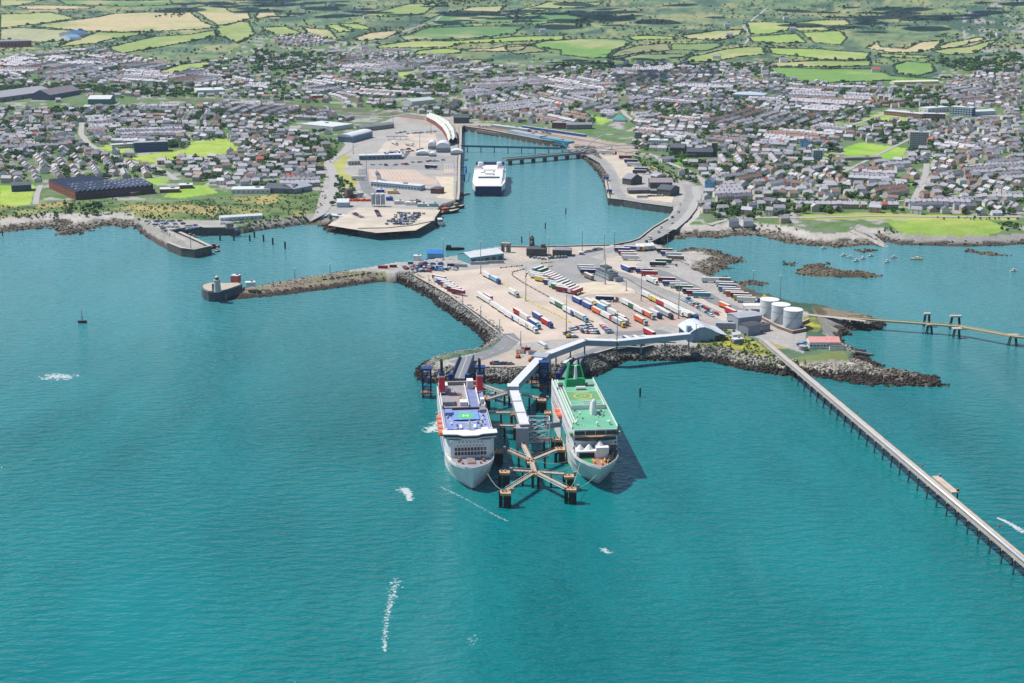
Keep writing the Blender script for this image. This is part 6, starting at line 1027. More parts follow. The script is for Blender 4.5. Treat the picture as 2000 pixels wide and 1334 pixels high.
ROWS = [  # (where, heading, [(x, y, box colour, cab colour or None)])
 ('in the trailer row by the boulder shore', AH, [(858, 549, 'm', None), (861, 553.5, 'w', None), (867, 557.5, 'b', None), (874, 562, 'r', None), (880, 566, 'w', None), (887, 571, 'm', None), (894, 575.5, 'm', None)]),
 ('in the long lorry queue on the open apron', LANG, [(939, 584, 'w', None), (952, 592, 'w', 'w'), (968, 603, 'w', 'w'), (981, 612, 'w', 'w'), (994, 621, 'w', 'b'), (1008, 629, 'w', 'w'), (1022, 637, 'w', 's'), (1036, 645, 'w', 'w')]),
 ('in the shorter queue beside the long lorry queue', LANG, [(953, 586, 'r', None), (1012, 616, 'r', None), (1025, 625, 'w', 'o'), (1042, 637, 'b', 'l')]),
 ('in the pair apart on the apron', LANG, [(1049, 623, 'b', None), (1066, 635, 'r', 'b')]), ('alone near the yellow barrier line', LANG, [(951, 543, 'w', None), (966, 550.5, 'l', 'b'), (1001, 576, 'w', 's')]),
 ('in the queue along the yellow barrier', LANG, [(1082, 595, 'w', 's'), (1094, 602, 'g', 'w'), (1109, 612, 'w', 'b'), (1123, 618, 'w', 'g'), (1134, 624, 's', 'l')]),
 ('in the herringbone row facing the apron', AH2, [(1046, 541, 'w', None), (1049, 545, 'w', None), (1058, 551, 'y', 'b'), (1075, 558, 'n', 'w'), (1085, 563, 'w', 'b'), (1091, 566.5, 'g', None), (1099, 571, 'm', None)]),
 ('in the slanting trailer row behind the herringbone', AU, [(1051, 531, 't', None), (1060, 534.5, 'g', None), (1067, 541, 'w', None), (1073, 544, 'w', None), (1079, 546.5, 'o', None), (1085, 549.5, 'w', None), (1091, 552.5, 's', None), (1096, 556, 'w', None), (1102, 560, 'g', None), (1108, 564, 'k', None), (1113, 567.5, 'm', None), (1120, 571, 'w', None), (1127, 574.5, 'r', None)]),
 ('beside the two-storey port office', AR, [(1144, 527, 'w', None), (1147, 531.5, 'w', None), (1150, 536, 'n', None)]), ('below the two-storey port office', LANG, [(1150, 545, 'd', None)]),
 ('in the end-on row by the causeway', AV, [(1245, 488, 'w', None), (1251, 488, 'r', None), (1256, 488, 'w', None), (1262, 487, 'w', None), (1268, 487, 's', None), (1274, 486, 'w', None)]),
 ('in the row on the upper trailer apron', AR, [(1215, 493, 'b', None), (1223, 499, 'r', None), (1228, 503, 'w', None), (1231, 508.5, 'w', None), (1235, 490, 'b', 'y')]),
 ('in the row beside the grassy rocks', AR, [(1298, 494.5, 'k', None), (1306, 500, 'b', None), (1315, 503, 'w', None), (1320, 509, 'd', None), (1296, 515.5, 'g', None), (1285, 521, 'k', None)]),
 ('in the long diagonal trailer row', AR, [(1241, 531, 'm', None), (1258, 534, 'b', None), (1268, 539, 'r', None), (1302, 552, 'm', None), (1311, 559, 'b', None), (1325, 563, 'w', None), (1336, 568, 'g', None), (1350, 574, 'n', None), (1358, 578, 'm', None), (1370, 582, 't', None)]),
 ('parked apart by the diagonal trailer row', LANG, [(1222, 529, 'b', None), (1271, 552, 'w', 'w')]),
 ('in the row at the water side', AR, [(1387, 552, 'w', None), (1409, 552.5, 'd', None), (1415, 560, 'w', None), (1421, 565, 'n', None), (1420, 570, 't', None), (1428, 574, 'w', None), (1434, 579, 'o', None), (1444, 582, 'm', None), (1450, 587, 'y', None), (1457, 591, 'w', 'b')]),
 ('by itself near the storage tanks', LANG, [(1415, 603, 'o', None), (1427, 614, 'r', None)]),
 ('in the mixed lanes below the port office', LANG, [(1127, 592, 'b', None), (1147, 602, 'b', None), (1151, 595.5, 'w', 'y'), (1163, 597, 'y', None), (1166, 613, 'o', None), (1175, 605, 'l', None), (1182, 601, 'w', None), (1184, 622, 'w', 'r'), (1197, 616, 'w', 'r'), (1212, 626, 'g', 'd'), (1206, 634, 's', 'y'), (1216, 633, 's', None)]),
 ('crossing the mixed lanes', AR, [(1181, 589, 'n', 'd')]),
 ('in the brown lanes nearest the wave-roofed terminal', LANG, [(1223, 597, 'w', 'o'), (1238, 605, 'g', 'g'), (1248, 611, 'w', 'n'), (1264, 619, 'o', 's'), (1277, 617, 'w', 'n'), (1290, 612, 's', None), (1299, 618, 's', 'k'), (1249, 630, 'o', 's')]),
 ('in the double white queue in the brown lanes', LANG, [(1261, 581, 'w', 'r'), (1277, 590, 'y', 'y'), (1292, 598, 'r', 'w'), (1308, 606, 'w', 'w'), (1321, 613, 'w', 'w'), (1337, 619, 'w', 'k'), (1302, 599, 'w', None), (1316, 606, 'w', 'w'), (1332, 613, 'w', 'y'), (1348, 620, 'w', 'b')]),
 ('tucked under the covered walkway', LANG, [(1228, 672, 'b', None), (1246, 671, 's', None), (1268, 656, 'r', None)]), ('under the walkway near the wave-roofed terminal', AR, [(1272, 668, 'r', None), (1293, 668, 'g', None)]),
 ('on the ramp road behind the green ferry', wang((1102, 715), (1120, 700)), [(1108, 716, 'w', 'o')]),
 ('in the yard by the inner quay road', AR, [(1221, 311, 'm', None), (1232, 319, 'n', None), (1237, 325, 'w', None), (1252, 335, 'b', None), (1249, 340, 'k', None), (1186, 302, 'w', 'r')])]
kcount = {}
for where, ang, items in ROWS:
    seen = {}
    for x, y, c, cb in items:
        k = (c, cb is not None); seen[k] = seen.get(k, 0)+1; tot = sum(1 for i in items if (i[2], i[3] is not None) == k)
        what = f"{TNAME[c]} {'lorry with '+TNAME[cb]+' cab' if cb else 'box trailer'}"
        lorry(x, y, ang+rng.uniform(-0.015, 0.015), c, (what+' ' if tot == 1 else f'{nth(seen[k])} '+what+' ')+where, cb, group='lorries and trailers in the port', z=None, sc=1.16 if y > 450 else 1.35)
# ---- cars
def car_mesh(c, van=False):
    m = C('car_'+TNAME[c].replace(' ', '_'), TCOL[c], 0.3, 0, 0.03, 0.5, 0.5); mb = MB(); L, Wd = (5.4, 2.0) if van else (4.4, 1.8); h1, h2 = (1.2, 2.3) if van else (0.85, 1.45); hw = Wd/2
    prof = [(-L/2, 0.3), (-L/2, h1), (-L*0.40, h2*0.96), (-L*0.30, h2), (L*0.10 if not van else L*0.22, h2), (L*0.28, h1), (L/2-0.1, h1*0.86), (L/2, 0.3)]
    n = len(prof); mb.add([(x, -hw*(1 if z <= h1 else 0.86), z) for x, z in prof]+[(x, hw*(1 if z <= h1 else 0.86), z) for x, z in prof], [tuple(range(n)), tuple(range(2*n-1, n-1, -1))]+[(i, n+i, n+i+1, i+1) for i in range(n-1)])
    for i in (1, 4): k = n+2+i-1 if False else None
    mb.m[2+4] = 1; mb.m[2+1] = 1
    for s in (-1, 1): mb.box((-L*0.06, s*hw*0.93, h1+0.05), (L*0.42, 0.12, (h2-h1)*0.62), 0, 1)
    for x in (-L*0.31, L*0.31):
        for s in (-1, 1): mb.tube((x, s*(hw-0.25), 0.34), (x, s*(hw+0.03), 0.34), 0.34, 7, 2)
    return mb.mesh('car', [m, GLASS, BLACK])
CARM = {}
def car(p, ang, c, label, group=None, van=False, sc=1.25):
    k = (c, van)
    if k not in CARM: CARM[k] = car_mesh(c, van)
    o = obj('van' if van else 'car', CARM[k], None, (p.x, p.y, p.z+0.36), ang); o.scale = (sc, sc, sc); return tag(o, label, 'van' if van else 'car', group)
crs = random.Random(11)
def car_line(where, a, b, n, ang=None, cols='wswkbslwrswn', jit=0.0, z=PLAT, group='parked cars in the port', skip=0.0, onland=False):
    A, B_ = (G(*a), G(*b)) if onland else (Gz(*a, z), Gz(*b, z)); d = B_-A; base = atan2(d.y, d.x); cnt = {}; items = []
    for i in range(n):
        if crs.random() < skip: continue
        p = A+d*((i+0.5)/n)+Vector((crs.uniform(-jit, jit), crs.uniform(-jit, jit), 0)); items.append((p, crs.choice(cols), crs.random() < 0.08))
    for p, c, van in items:
        k = (c, van); cnt[k] = cnt.get(k, 0)+1; tot = sum(1 for _p, c2, v2 in items if (c2, v2) == k); what = f"{TNAME[c]} {'van' if van else 'car'}"
        car(p, (base+pi/2 if ang is None else ang)+crs.uniform(-0.06, 0.06), c, (what if tot == 1 else f'{nth(cnt[k])} {what}')+' '+where, group, van)
car_line('in the inner of two car lanes by the terminal', (1332, 586), (1392, 619), 15, LANG); car_line('in the outer of two car lanes by the terminal', (1340, 585), (1402, 616), 15, LANG)
for i, (a, b, n) in enumerate((((1114, 645), (1128, 642), 6), ((1130, 640), (1156, 637), 6), ((1134, 646), (1166, 645), 7), ((1136, 650), (1170, 652), 7))): car_line(f'in the {nth(i+1)} row of cars above the covered walkway', a, b, n, LANG)
car_line('in the curved row of cars beside the walkway', (1176, 637), (1192, 652), 9, 0.3); car_line('in the row of cars beside the yellow machines', (1104, 652), (1124, 660), 8, 0.4)
car_line('in front of the clock tower hall', (1034, 503), (1066, 508), 4, 0.2); car_line('in front of the low dark stone block', (1070, 505), (1108, 503), 6, 1.2); car_line('along the quay road bend', (1140, 494), (1176, 487), 6, 0.5); car_line('near the berth hardstanding edge', (960, 712), (1000, 712), 6, 0.1)
for i, (y, x0, x1, n) in enumerate(((417, 776, 830, 11), (421, 772, 820, 12), (425, 770, 818, 12), (429, 764, 812, 12), (433, 756, 812, 10), (438, 752, 806, 8))): car_line(f'in the {nth(i+1)} row of the dusty car park', (x0, y), (x1, y+1), n, 1.3, jit=1.0, skip=0.12)
car_line('along the dusty car park entrance', (735, 412), (742, 425), 5, 0.2); car_line('in the curved queue beside the pale blue shed', (746, 352), (786, 366), 16, None, 'wslwb'); car_line('in the second curved queue beside the pale blue shed', (736, 336), (742, 352), 6, 0.3, 'wslw'); car_line('in the long queue behind the pale blue shed', (790, 366), (846, 372), 12, None, 'wslwn')
car_line('scattered on the terminal forecourt', (716, 324), (800, 322), 9, 0.2, jit=6); car_line('near the vaulted pavilions', (810, 318), (868, 314), 10, 0.4, jit=5); car_line('up the terminal lane beside the checking shed', (788, 310), (800, 296), 6, 0.6); car_line('by the teal-walled office', (632, 428), (644, 420), 6, 0.6); car_line('left of the dusty car park', (690, 418), (708, 426), 6, 0.4)
for i in range(4): car_line(f'in the {nth(i+1)} line of the fishing dock yard', (282+i*12, 434+i*6), (352+i*16, 432+i*5), 8, 0.8, jit=3, skip=0.1)
car_line('beside the long white harbour shed', (432, 438), (476, 436), 7, 0.3); car_line('at the end of the fishing dock yard', (450, 449), (474, 446), 4, 0.8)
for i in range(5): car_line(f'in the {nth(i+1)} line of the scrap yard behind the boulders', (784+i*6, 524+i*2.2), (846+i*13, 516+i*2.6), 9, 0.5+i*0.5, 'wslbnrwgdws', jit=3, skip=0.08)
car_line('beside the red-roofed boathouse', (1560, 676), (1574, 672), 3, 0.4); car_line('on the causeway road', (1335, 412), (1262, 472), 6, wang((1335, 412), (1262, 472)), jit=3); car_line('on the inner quay by the stone works', (1262, 384), (1296, 383), 6, 1.2)
car_line('on the hillside road by the school', (168, 262), (205, 290), 5, None, onland=True); car_line('along the church road', (1262, 300), (1318, 332), 8, 2.3, onland=True, jit=3)
for i, (a, b, n) in enumerate((((760, 300), (800, 292), 8), ((795, 262), (850, 258), 9), ((806, 296), (830, 292), 5), ((770, 262), (790, 258), 4))): car_line(f'in the {nth(i+1)} line of cars on the upper terminal lanes', a, b, n, 0.5, jit=3)
car_line('beside the far transit sheds', (990, 252), (1080, 262), 14, 1.1, onland=True, jit=3); car_line('on the railway forecourt behind the basin', (930, 247), (980, 250), 8, 0.6, onland=True, jit=4); car_line('near the silver footbridge', (1140, 296), (1176, 300), 4, 0.3, jit=2)
for i in range(7):
    t = thing('toll_booth', f'{nth(i+1)} check-in booth across the upper terminal lanes', 'booth', P8(752+i*7, 301-i*0.3), 0.05, 'check-in booths'); MB().box((0, 0, 0), (2.6, 4, 3.2)).build('cabin', WHITE if i % 2 else BLUE, t); MB().box((0, 0, 3.2), (3.4, 5, 0.4)).build('roof', ROOFW, t)
t = thing('lane_canopy', 'long thin grey canopy over the upper terminal lanes', 'canopy', P8(776, 273)); MB().box((0, 0, 5), (34, 5, 0.7)).build('canopy_roof', C('canopy_mauve', (150, 150, 166)), t)
for x in (-14, -5, 5, 14): MB().tube((x, 0, 0), (x, 0, 5), 0.3, 6).build('post', GREY, t)
for i, (x, y, c, cb) in enumerate(((770, 282, 'w', 'w'), (800, 285, 'w', None), (842, 330, 'n', None), (700, 352, 'w', None), (690, 384, 'w', None), (698, 386, 's', None))): lorry(x, y, LANG+0.4*i, c, ('white lorry on the upper terminal lanes', 'white trailer beyond the check-in booths', 'navy trailer on the quay apron', 'white trailer on the dark terminal road', 'first white trailer beside the brown shed', 'grey trailer beside the brown shed')[i], cb, group='lorries and trailers in the port', sc=1.3)
# coach and construction plant
t = thing('coach', 'white and blue coach parked on the inner quay yard', 'coach', P8(1254, 387)); MB().box((0, 0, 0.4), (13, 2.8, 3.0)).build('body', WHITE, t); MB().box((0, 0, 1.9), (12.6, 2.86, 0.9)).build('window_band', BLUE, t); MB().box((0, 0, 3.4), (12.5, 2.5, 0.25)).build('roof', ROOFW, t)
t = thing('coach', 'white coach waiting by the berth huts', 'coach', P8(1060, 678), LANG); MB().box((0, 0, 0.4), (12, 2.7, 2.9)).build('body', WHITE, t); MB().box((0, 0, 1.8), (11.6, 2.76, 0.8)).build('window_band', GLASS, t); MB().box((0, 0, 3.3), (11.6, 2.4, 0.25)).build('roof', ROOFW, t)
for i, (x, y, c, l) in enumerate(((1110, 660, YEL, 'yellow digger beside the row of cars'), (1037, 710, ORANGE, 'orange crane cab beneath the walkway bend'), (1021, 688, RED, 'red telehandler near the berth huts'), (1012, 703, ORANGE, 'orange lift platform by the berth shore'))):
    t = thing('digger', l, 'plant', P8(x, y if y < 700 else y-4), 0.4*i); MB().box((0, 0, 0.2), (3.6, 2.6, 0.9)).build('tracks', BLACK, t); MB().box((-0.3, 0, 1.1), (3, 2.4, 1.5), 0, 0, (0.85, 0.9)).build('body', c, t); MB().box((0.8, 0.5, 1.6), (1.3, 1.2, 1.6)).build('cab', GLASS, t); MB().beam((1.2, 0, 1.8), (3.8, 0, 4.2), 0.45, 0.5).build('boom', c, t); MB().beam((3.8, 0, 4.2), (5.6, 0, 1.6), 0.4, 0.4).build('arm', c, t)
# skips and containers in the scrap yard and on the mole
for i, (x, y, c, sx, l) in enumerate(((748, 524, 'r', 9, 'rusty red container at the root of the mole'), (768, 522, 'm', 7, 'second reddish container at the root of the mole'), (886, 520, 'n', 12, 'long navy flat container in front of the scrap yard'), (900, 521, 's', 12, 'grey flat container in front of the scrap yard'), (826, 517, 'b', 6, 'blue skip in the scrap yard'), (858, 524, 'g', 6, 'green skip in the scrap yard'), (840, 526, 't', 8, 'teal skip in the scrap yard'), (935, 516, 's', 16, 'long grey barrier wall in front of the teal warehouse'), (968, 514, 's', 16, 'second grey barrier wall in front of the teal warehouse'), (802, 516, 'g', 5, 'small green skip at the quay edge'), (1016, 690, 'w', 6, 'white site office below the lorry apron'), (1027, 684, 'k', 7, 'dark site office below the lorry apron'), (1040, 692, 's', 6, 'grey site office below the lorry apron'))):
    t = thing('container', l, 'container', P8(x, y), rng.uniform(-0.1, 0.1)); MB().box((0, 0, 0.1), (sx, 2.6, 2.5)).build('shell', C('lorry_'+TNAME[c].replace(' ', '_'), TCOL[c]), t); MB().box((0, 0, 2.6), (sx*0.98, 2.5, 0.12)).build('lid', ROOFG if i % 2 else C('rusty_lid', (150, 120, 104)), t)
    for k in range(int(sx/1.4)): MB().box((-sx/2+0.7+k*1.4, -1.34, 0.2), (0.25, 0.1, 2.3)).build('rib', C('lorry_'+TNAME[c].replace(' ', '_'), TCOL[c]), t)
# barriers of the lorry park
def barrier_line(label, pts, c1, c2, step=3.4, h=0.9, name='barrier_line'):
    t = thing(name, label, 'barrier', P8(*pts[0])); o = t.location.copy(); P = [P8(*p) for p in pts]; k = 0
    for a, b in zip(P[:-1], P[1:]):
        n = max(1, int((b-a).length/step))
        for i in range(n): q = a+(b-a)*((i+0.5)/n)-o; MB().box((q.x, q.y, 0.02), (step*0.72, 0.8, h), atan2((b-a).y, (b-a).x), 0, (1, 0.5)).build('block', c1 if k % 2 else c2, t); k += 1
barrier_line('line of yellow concrete blocks dividing the lorry apron', [(978, 551), (1010, 575), (1050, 598), (1090, 617), (1114, 631)], YEL, C('pale_yellow', (226, 214, 140))); barrier_line('curving line of dark concrete blocks beside the herringbone trailers', [(1025, 526), (1001, 532), (1000, 538), (1020, 552), (1060, 574), (1110, 602), (1130, 618), (1160, 630)], C('kerb_block', (150, 138, 126)), DKGREY, 4.2); barrier_line('short curved block barrier at the head of the herringbone', [(1040, 529), (1028, 536), (1026, 542)], C('kerb_block', (150, 138, 126)), DKGREY, 3)
barrier_line('yellow and black blocks opposite the teal warehouse', [(976, 524), (1022, 519)], YEL, BLACK, 2.6); barrier_line('yellow and black island in the road junction', [(1056, 515), (1082, 512)], YEL, BLACK, 2.4); barrier_line('second yellow and black island in the road junction', [(1064, 523), (1080, 521)], YEL, RED, 2.4); barrier_line('line of stone blocks beside the diagonal trailer row', [(1216, 540), (1250, 560), (1300, 585), (1330, 600), (1370, 618)], C('kerb_block', (150, 138, 126)), STONE, 4.5); barrier_line('dark bollards along the bottom of the mole parapet', [(628, 548), (680, 541), (726, 534)], DKGREY, BLACK, 6, 1.2)
# lamp masts
for i, (x, y, h, l) in enumerate(((1027, 588, 30, 'tallest lamp mast in the middle of the lorry apron'), (939, 534, 30, 'tall lamp mast with red foot near the teal warehouse'), (1106, 648, 30, 'tall lamp mast beside the cars above the walkway'), (838, 563, 12, 'first low lamp post along the boulder shore'), (904, 602, 12, 'second low lamp post along the boulder shore'), (939, 626, 12, 'third low lamp post along the boulder shore'), (976, 652, 12, 'fourth low lamp post along the boulder shore'), (1017, 677, 12, 'lamp post where the berth road begins'), (1182, 555, 28, 'tall lamp mast with red foot beside the port office'), (1252, 588, 28, 'tall lamp mast between the brown lanes'), (1325, 622, 28, 'tall lamp mast with red foot near the terminal'), (1205, 672, 26, 'tall lamp mast behind the covered walkway'), (1470, 582, 24, 'lamp mast at the water side trailers'), (1523, 592, 24, 'lamp mast behind the first storage tank'), (1303, 500, 22, 'lamp mast beside the grassy rocks'), (1137, 492, 22, 'lamp mast on the quay road'), (1034, 487, 20, 'lamp mast behind the clock tower hall'), (1072, 508, 22, 'lamp mast at the yellow island'), (1180, 508, 26, 'lamp mast by the upper trailer apron'), (866, 506, 20, 'dark mast behind the scrap yard'), (1200, 482, 16, 'lamp post at the causeway foot'), (576, 545, 10, 'lamp post on the middle of the mole'), (645, 536, 10, 'lamp post nearer the root of the mole'), (1223, 568, 10, 'lamp post on the sandy apron'), (1359, 668, 14, 'lamp post in front of the wave-roofed terminal'), (690, 300, 24, 'lamp mast at the head of the left terminal'), (716, 340, 26, 'lamp mast beside the pink queue lanes'), (737, 366, 24, 'lamp mast before the pale blue shed'), (820, 290, 24, 'lamp mast beside the vaulted pavilions'), (842, 262, 24, 'lamp mast beside the curved station roof'), (768, 244, 26, 'lamp mast behind the terminal lanes'), (373, 487, 16, 'lamp post on the short fishing pier'), (420, 418, 18, 'lamp post in the scrubby bank'))):
    t = thing('lamp_mast', l, 'lamp', P8(x, y), rng.uniform(0, 1)); MB().lathe((0, 0, 0), [(0.55, 0), (0.42, 1), (0.2, h)], 7).build('pole', GREY, t); MB().box((0, 0, 0), (2, 2, 0.5)).build('foot', RED if 'red foot' in l else CONC, t); hd = MB().box((0, 0, h), (1.8, 0.5, 0.2)).build('head', WHITE, t)
    for s in (-1, 1): MB().box((s*1.1, 0, h-0.15), (0.9, 0.7, 0.25)).build('floodlight', WHITE, hd)
# ---------------------------------------------------------------- the town
PORTW = PORT
def ptin(x, y, P):
    r = False; j = len(P)-1
    for i in range(len(P)):
        if (P[i][1] > y) != (P[j][1] > y) and x < (P[j][0]-P[i][0])*(y-P[i][1])/(P[j][1]-P[i][1])+P[i][0]: r = not r
        j = i
    return r
SOLID = []      # (x, y, radius) of the buildings made so far
for o_ in COL.objects:
    if o_.parent is None and o_.get('len') is not None: SOLID.append((o_.location.x, o_.location.y, o_['len']*0.55+8))
for o_ in COL.objects:
    if o_.parent is None and o_.name.startswith(('factory', 'supermarket', 'rail_shed', 'train_shed')): SOLID.append((o_.location.x, o_.location.y, 62))
NOGO = [[(640, 246), (780, 236), (780, 262), (700, 268), (640, 262)]]+[p for p, _c in GREENS]+[f[0] for f in FIELDS]+PORTW+[[(0, 358), (350, 350), (430, 362), (430, 395), (0, 400)], [(640, 270), (700, 255), (700, 340), (640, 410), (615, 430), (630, 330)], [(890, 245), (1130, 262), (1240, 285), (1240, 300), (1110, 300), (895, 290)], [(240, 190), (480, 193), (760, 215), (900, 235), (880, 245), (700, 222), (480, 203), (240, 200)], [(1240, 300), (1300, 325), (1350, 360), (1385, 370), (1370, 400), (1300, 380), (1230, 330)], [(1230, 295), (1400, 298), (1400, 315), (1300, 322)], [(1700, 212), (1960, 210), (1960, 236), (1700, 238)], [(1640, 275), (1775, 285), (1775, 318), (1640, 318)], [(1330, 425), (1390, 420), (1400, 445), (1330, 450)]]
nogo_b = [(min(p[0] for p in P), max(p[0] for p in P), min(p[1] for p in P), max(p[1] for p in P), P) for P in NOGO]
def blocked(x, y, z, r=0):
    u, v = proj(x, y, z)
    for a, b, c, d, P in nogo_b:
        if a < u < b and c < v < d and ptin(u, v, P): return True
    for sx, sy, sr in SOLID:
        if abs(x-sx) < sr+r and abs(y-sy) < sr+r: return True
    return False
ROADS = [([(160, 240), (158, 262), (172, 280), (200, 298), (240, 312), (290, 322), (320, 335), (345, 352)], 9), ([(850, 42), (880, 18)], 7), ([(680, 100), (740, 75), (800, 58), (850, 42)], 8), ([(1385, 372), (1370, 350), (1340, 332), (1300, 316), (1262, 300)], 8), ([(1455, 85), (1465, 70), (1452, 52), (1470, 38), (1500, 15)], 7), ([(1400, 400), (1500, 392), (1620, 388), (1700, 396), (1800, 390), (1990, 380)], 7), ([(1560, 426), (1700, 422), (1850, 424), (1990, 424)], 7), ([(1385, 440), (1440, 425), (1560, 426)], 7), ([(1640, 340), (1720, 300), (1780, 270)], 6), ([(1810, 320), (1808, 340), (1800, 360), (1780, 400)], 8), ([(0, 185), (60, 172), (130, 160)], 9), ([(70, 400), (72, 380), (80, 362)], 7), ([(720, 168), (780, 150), (830, 130), (900, 140)], 6), ([(640, 225), (760, 228), (800, 222), (880, 235)], 9), ([(1215, 215), (1222, 225), (1240, 238)], 8), ([(1640, 252), (1700, 232), (1750, 218)], 7), ([(1660, 445), (1700, 458), (1724, 478)], 7), ([(1990, 300), (1930, 318), (1860, 330)], 6)]
for pts, w in ROADS: strip('town_road', pts, w, MATS['light_asphalt'], ground_follow=True)
road_pts = []
for pts, w in ROADS:
    P = [G(*p) for p in pts]
    for a, b in zip(P[:-1], P[1:]):
        n = max(1, int((b-a).length/10))
        for k in range(n): q = a+(b-a)*(k/n); SOLID.append((q.x, q.y, w*0.5+2))
# railway sidings
for k in range(5): strip('railway_track', [(330, 192+k*1.2), (480, 196+k*1.3), (620, 207+k*1.4), (760, 219+k*1.6), (830, 228+k*1.6)], 2.6, C('rusty_ballast', (150, 132, 120), 0.95), ground_follow=True)
for k in range(5): strip('railway_track', [(905, 244+k*1.3), (1000, 252+k*2), (1110, 268+k*2.6), (1236, 292+k*2)], 2.4, MATS['rusty_ballast'], ground_follow=True)
B('platform_canopy', 'long pale station canopy beside the blue train', (960, 249), (1030, 258), 7, 4.5, 'flat', 0, GREY, ROOFW); B('quay_store', 'row of dark stores on the edge of the far basin', (930, 258), (985, 266), 8, 4, 'flat', 0, C('store_brown', (140, 120, 112)), C('store_roof', (168, 150, 146)), (1, 9, 1.4, 1.6)); B('terrace_range', 'terraced stone range behind the upper terminal lanes', (704, 258), (770, 250), 10, 7, 'gable', 3, STONE, SLATE, (2, 14, 1.1, 1.4))
sheet_rail = strip('ballast', [(1020, 262), (1110, 276), (1200, 290), (1240, 296)], 30, C('pale_ballast', (180, 164, 154), 0.95), ground_follow=True)

REG = [  # photo outline, two photo points along the streets, kind, where
 ([(1372, 398), (1560, 396), (1760, 393), (1995, 386), (1995, 418), (1740, 414), (1560, 413), (1440, 424), (1385, 432), (1360, 420)], (1500, 402), (1700, 401), 'terrace', 'by headland road'),
 ([(1385, 340), (1560, 331), (1760, 336), (1800, 340), (1780, 390), (1560, 394), (1395, 396), (1402, 365)], (1500, 368), (1700, 362), 'terrace', 'above the headland'),
 ([(1815, 335), (1995, 326), (1995, 386), (1790, 392)], (1850, 360), (1950, 352), 'terrace', 'at town edge'),
 ([(1335, 322), (1400, 300), (1560, 292), (1640, 318), (1780, 322), (1760, 336), (1560, 331), (1400, 338), (1370, 350)], (1420, 320), (1620, 322), 'terrace', 'below school green'),
 ([(1815, 290), (1995, 270), (1995, 325), (1815, 333)], (1850, 312), (1950, 304), 'semi', 'below tower block'),
 ([(1235, 238), (1400, 228), (1560, 252), (1640, 272), (1640, 285), (1560, 290), (1400, 296), (1310, 295), (1250, 272)], (1300, 262), (1500, 276), 'terrace', 'above the church'),
 ([(1225, 192), (1420, 202), (1560, 207), (1680, 216), (1700, 235), (1640, 270), (1560, 250), (1400, 226), (1230, 236)], (1560, 240), (1660, 205), 'terrace', 'in upper town'),
 ([(1200, 140), (1330, 131), (1500, 152), (1520, 168), (1740, 177), (1740, 200), (1690, 212), (1560, 205), (1420, 200), (1215, 190)], (1300, 165), (1500, 172), 'terrace', 'on the hillside'),
 ([(1780, 240), (1995, 216), (1995, 300), (1812, 292), (1770, 268)], (1820, 262), (1960, 250), 'semi', 'behind tower block'),
 ([(1835, 162), (1995, 142), (1995, 215), (1900, 212), (1850, 192)], (1860, 190), (1960, 176), 'semi', 'near mountain foot'),
 ([(905, 160), (1200, 148), (1210, 215), (1195, 232), (1110, 246), (930, 236), (905, 205)], (960, 200), (1150, 183), 'terrace', 'behind the basin'),
 ([(560, 170), (640, 150), (700, 160), (900, 192), (890, 215), (760, 208), (640, 196)], (620, 182), (800, 200), 'terrace', 'beyond the railway'),
 ([(640, 100), (760, 98), (900, 118), (960, 137), (900, 158), (800, 150), (640, 132)], (680, 125), (860, 112), 'terrace', 'beside hill road'),
 ([(535, 70), (600, 66), (655, 85), (600, 93), (540, 88)], (550, 75), (640, 85), 'semi', 'on new estate'),
 ([(430, 200), (640, 212), (690, 232), (640, 250), (560, 262), (480, 258), (430, 240)], (460, 225), (620, 236), 'terrace', 'left of terminal'),
 ([(-60, 228), (150, 222), (165, 240), (155, 262), (168, 278), (150, 285), (-60, 292)], (0, 258), (140, 250), 'semi', 'on leftmost estate'),
 ([(165, 215), (430, 206), (430, 262), (350, 268), (262, 286), (205, 290), (165, 255)], (200, 240), (400, 236), 'terrace', 'above school field'),
 ([(-60, 292), (150, 286), (190, 298), (250, 318), (310, 336), (330, 345), (262, 349), (70, 356), (-60, 358)], (176, 345), (140, 305), 'semi', 'behind the factory'),
 ([(320, 325), (480, 302), (570, 300), (640, 335), (640, 368), (440, 372), (360, 350)], (400, 350), (600, 345), 'semi', 'below playing field'),
 ([(430, 265), (560, 264), (600, 272), (540, 298), (480, 300), (474, 285)], (450, 280), (560, 275), 'semi', 'above playing field'),
 ([(40, 112), (190, 97), (330, 127), (420, 150), (560, 166), (500, 178), (300, 165), (100, 160), (0, 150), (0, 122)], (60, 135), (300, 150), 'terrace', 'beyond the sidings'),
 ([(1400, 445), (1480, 428), (1560, 430), (1540, 445), (1480, 448)], (1420, 440), (1540, 434), 'semi', 'by shore gardens')]
WALLC = {'white': (238, 236, 228), 'pale': (234, 230, 222), 'cream': (226, 214, 190), 'grey': (208, 206, 202), 'stone': (188, 180, 168), 'pinkish': (222, 192, 178), 'buff brick': (196, 168, 146)}
ROOFC = {'slate': (160, 158, 168), 'pale slate': (194, 192, 200), 'dark slate': (118, 120, 132), 'brown tile': (150, 122, 112), 'red tile': (192, 104, 84)}
hr = random.Random(5)
UNITS = []; street_i = 0; TREEP = []
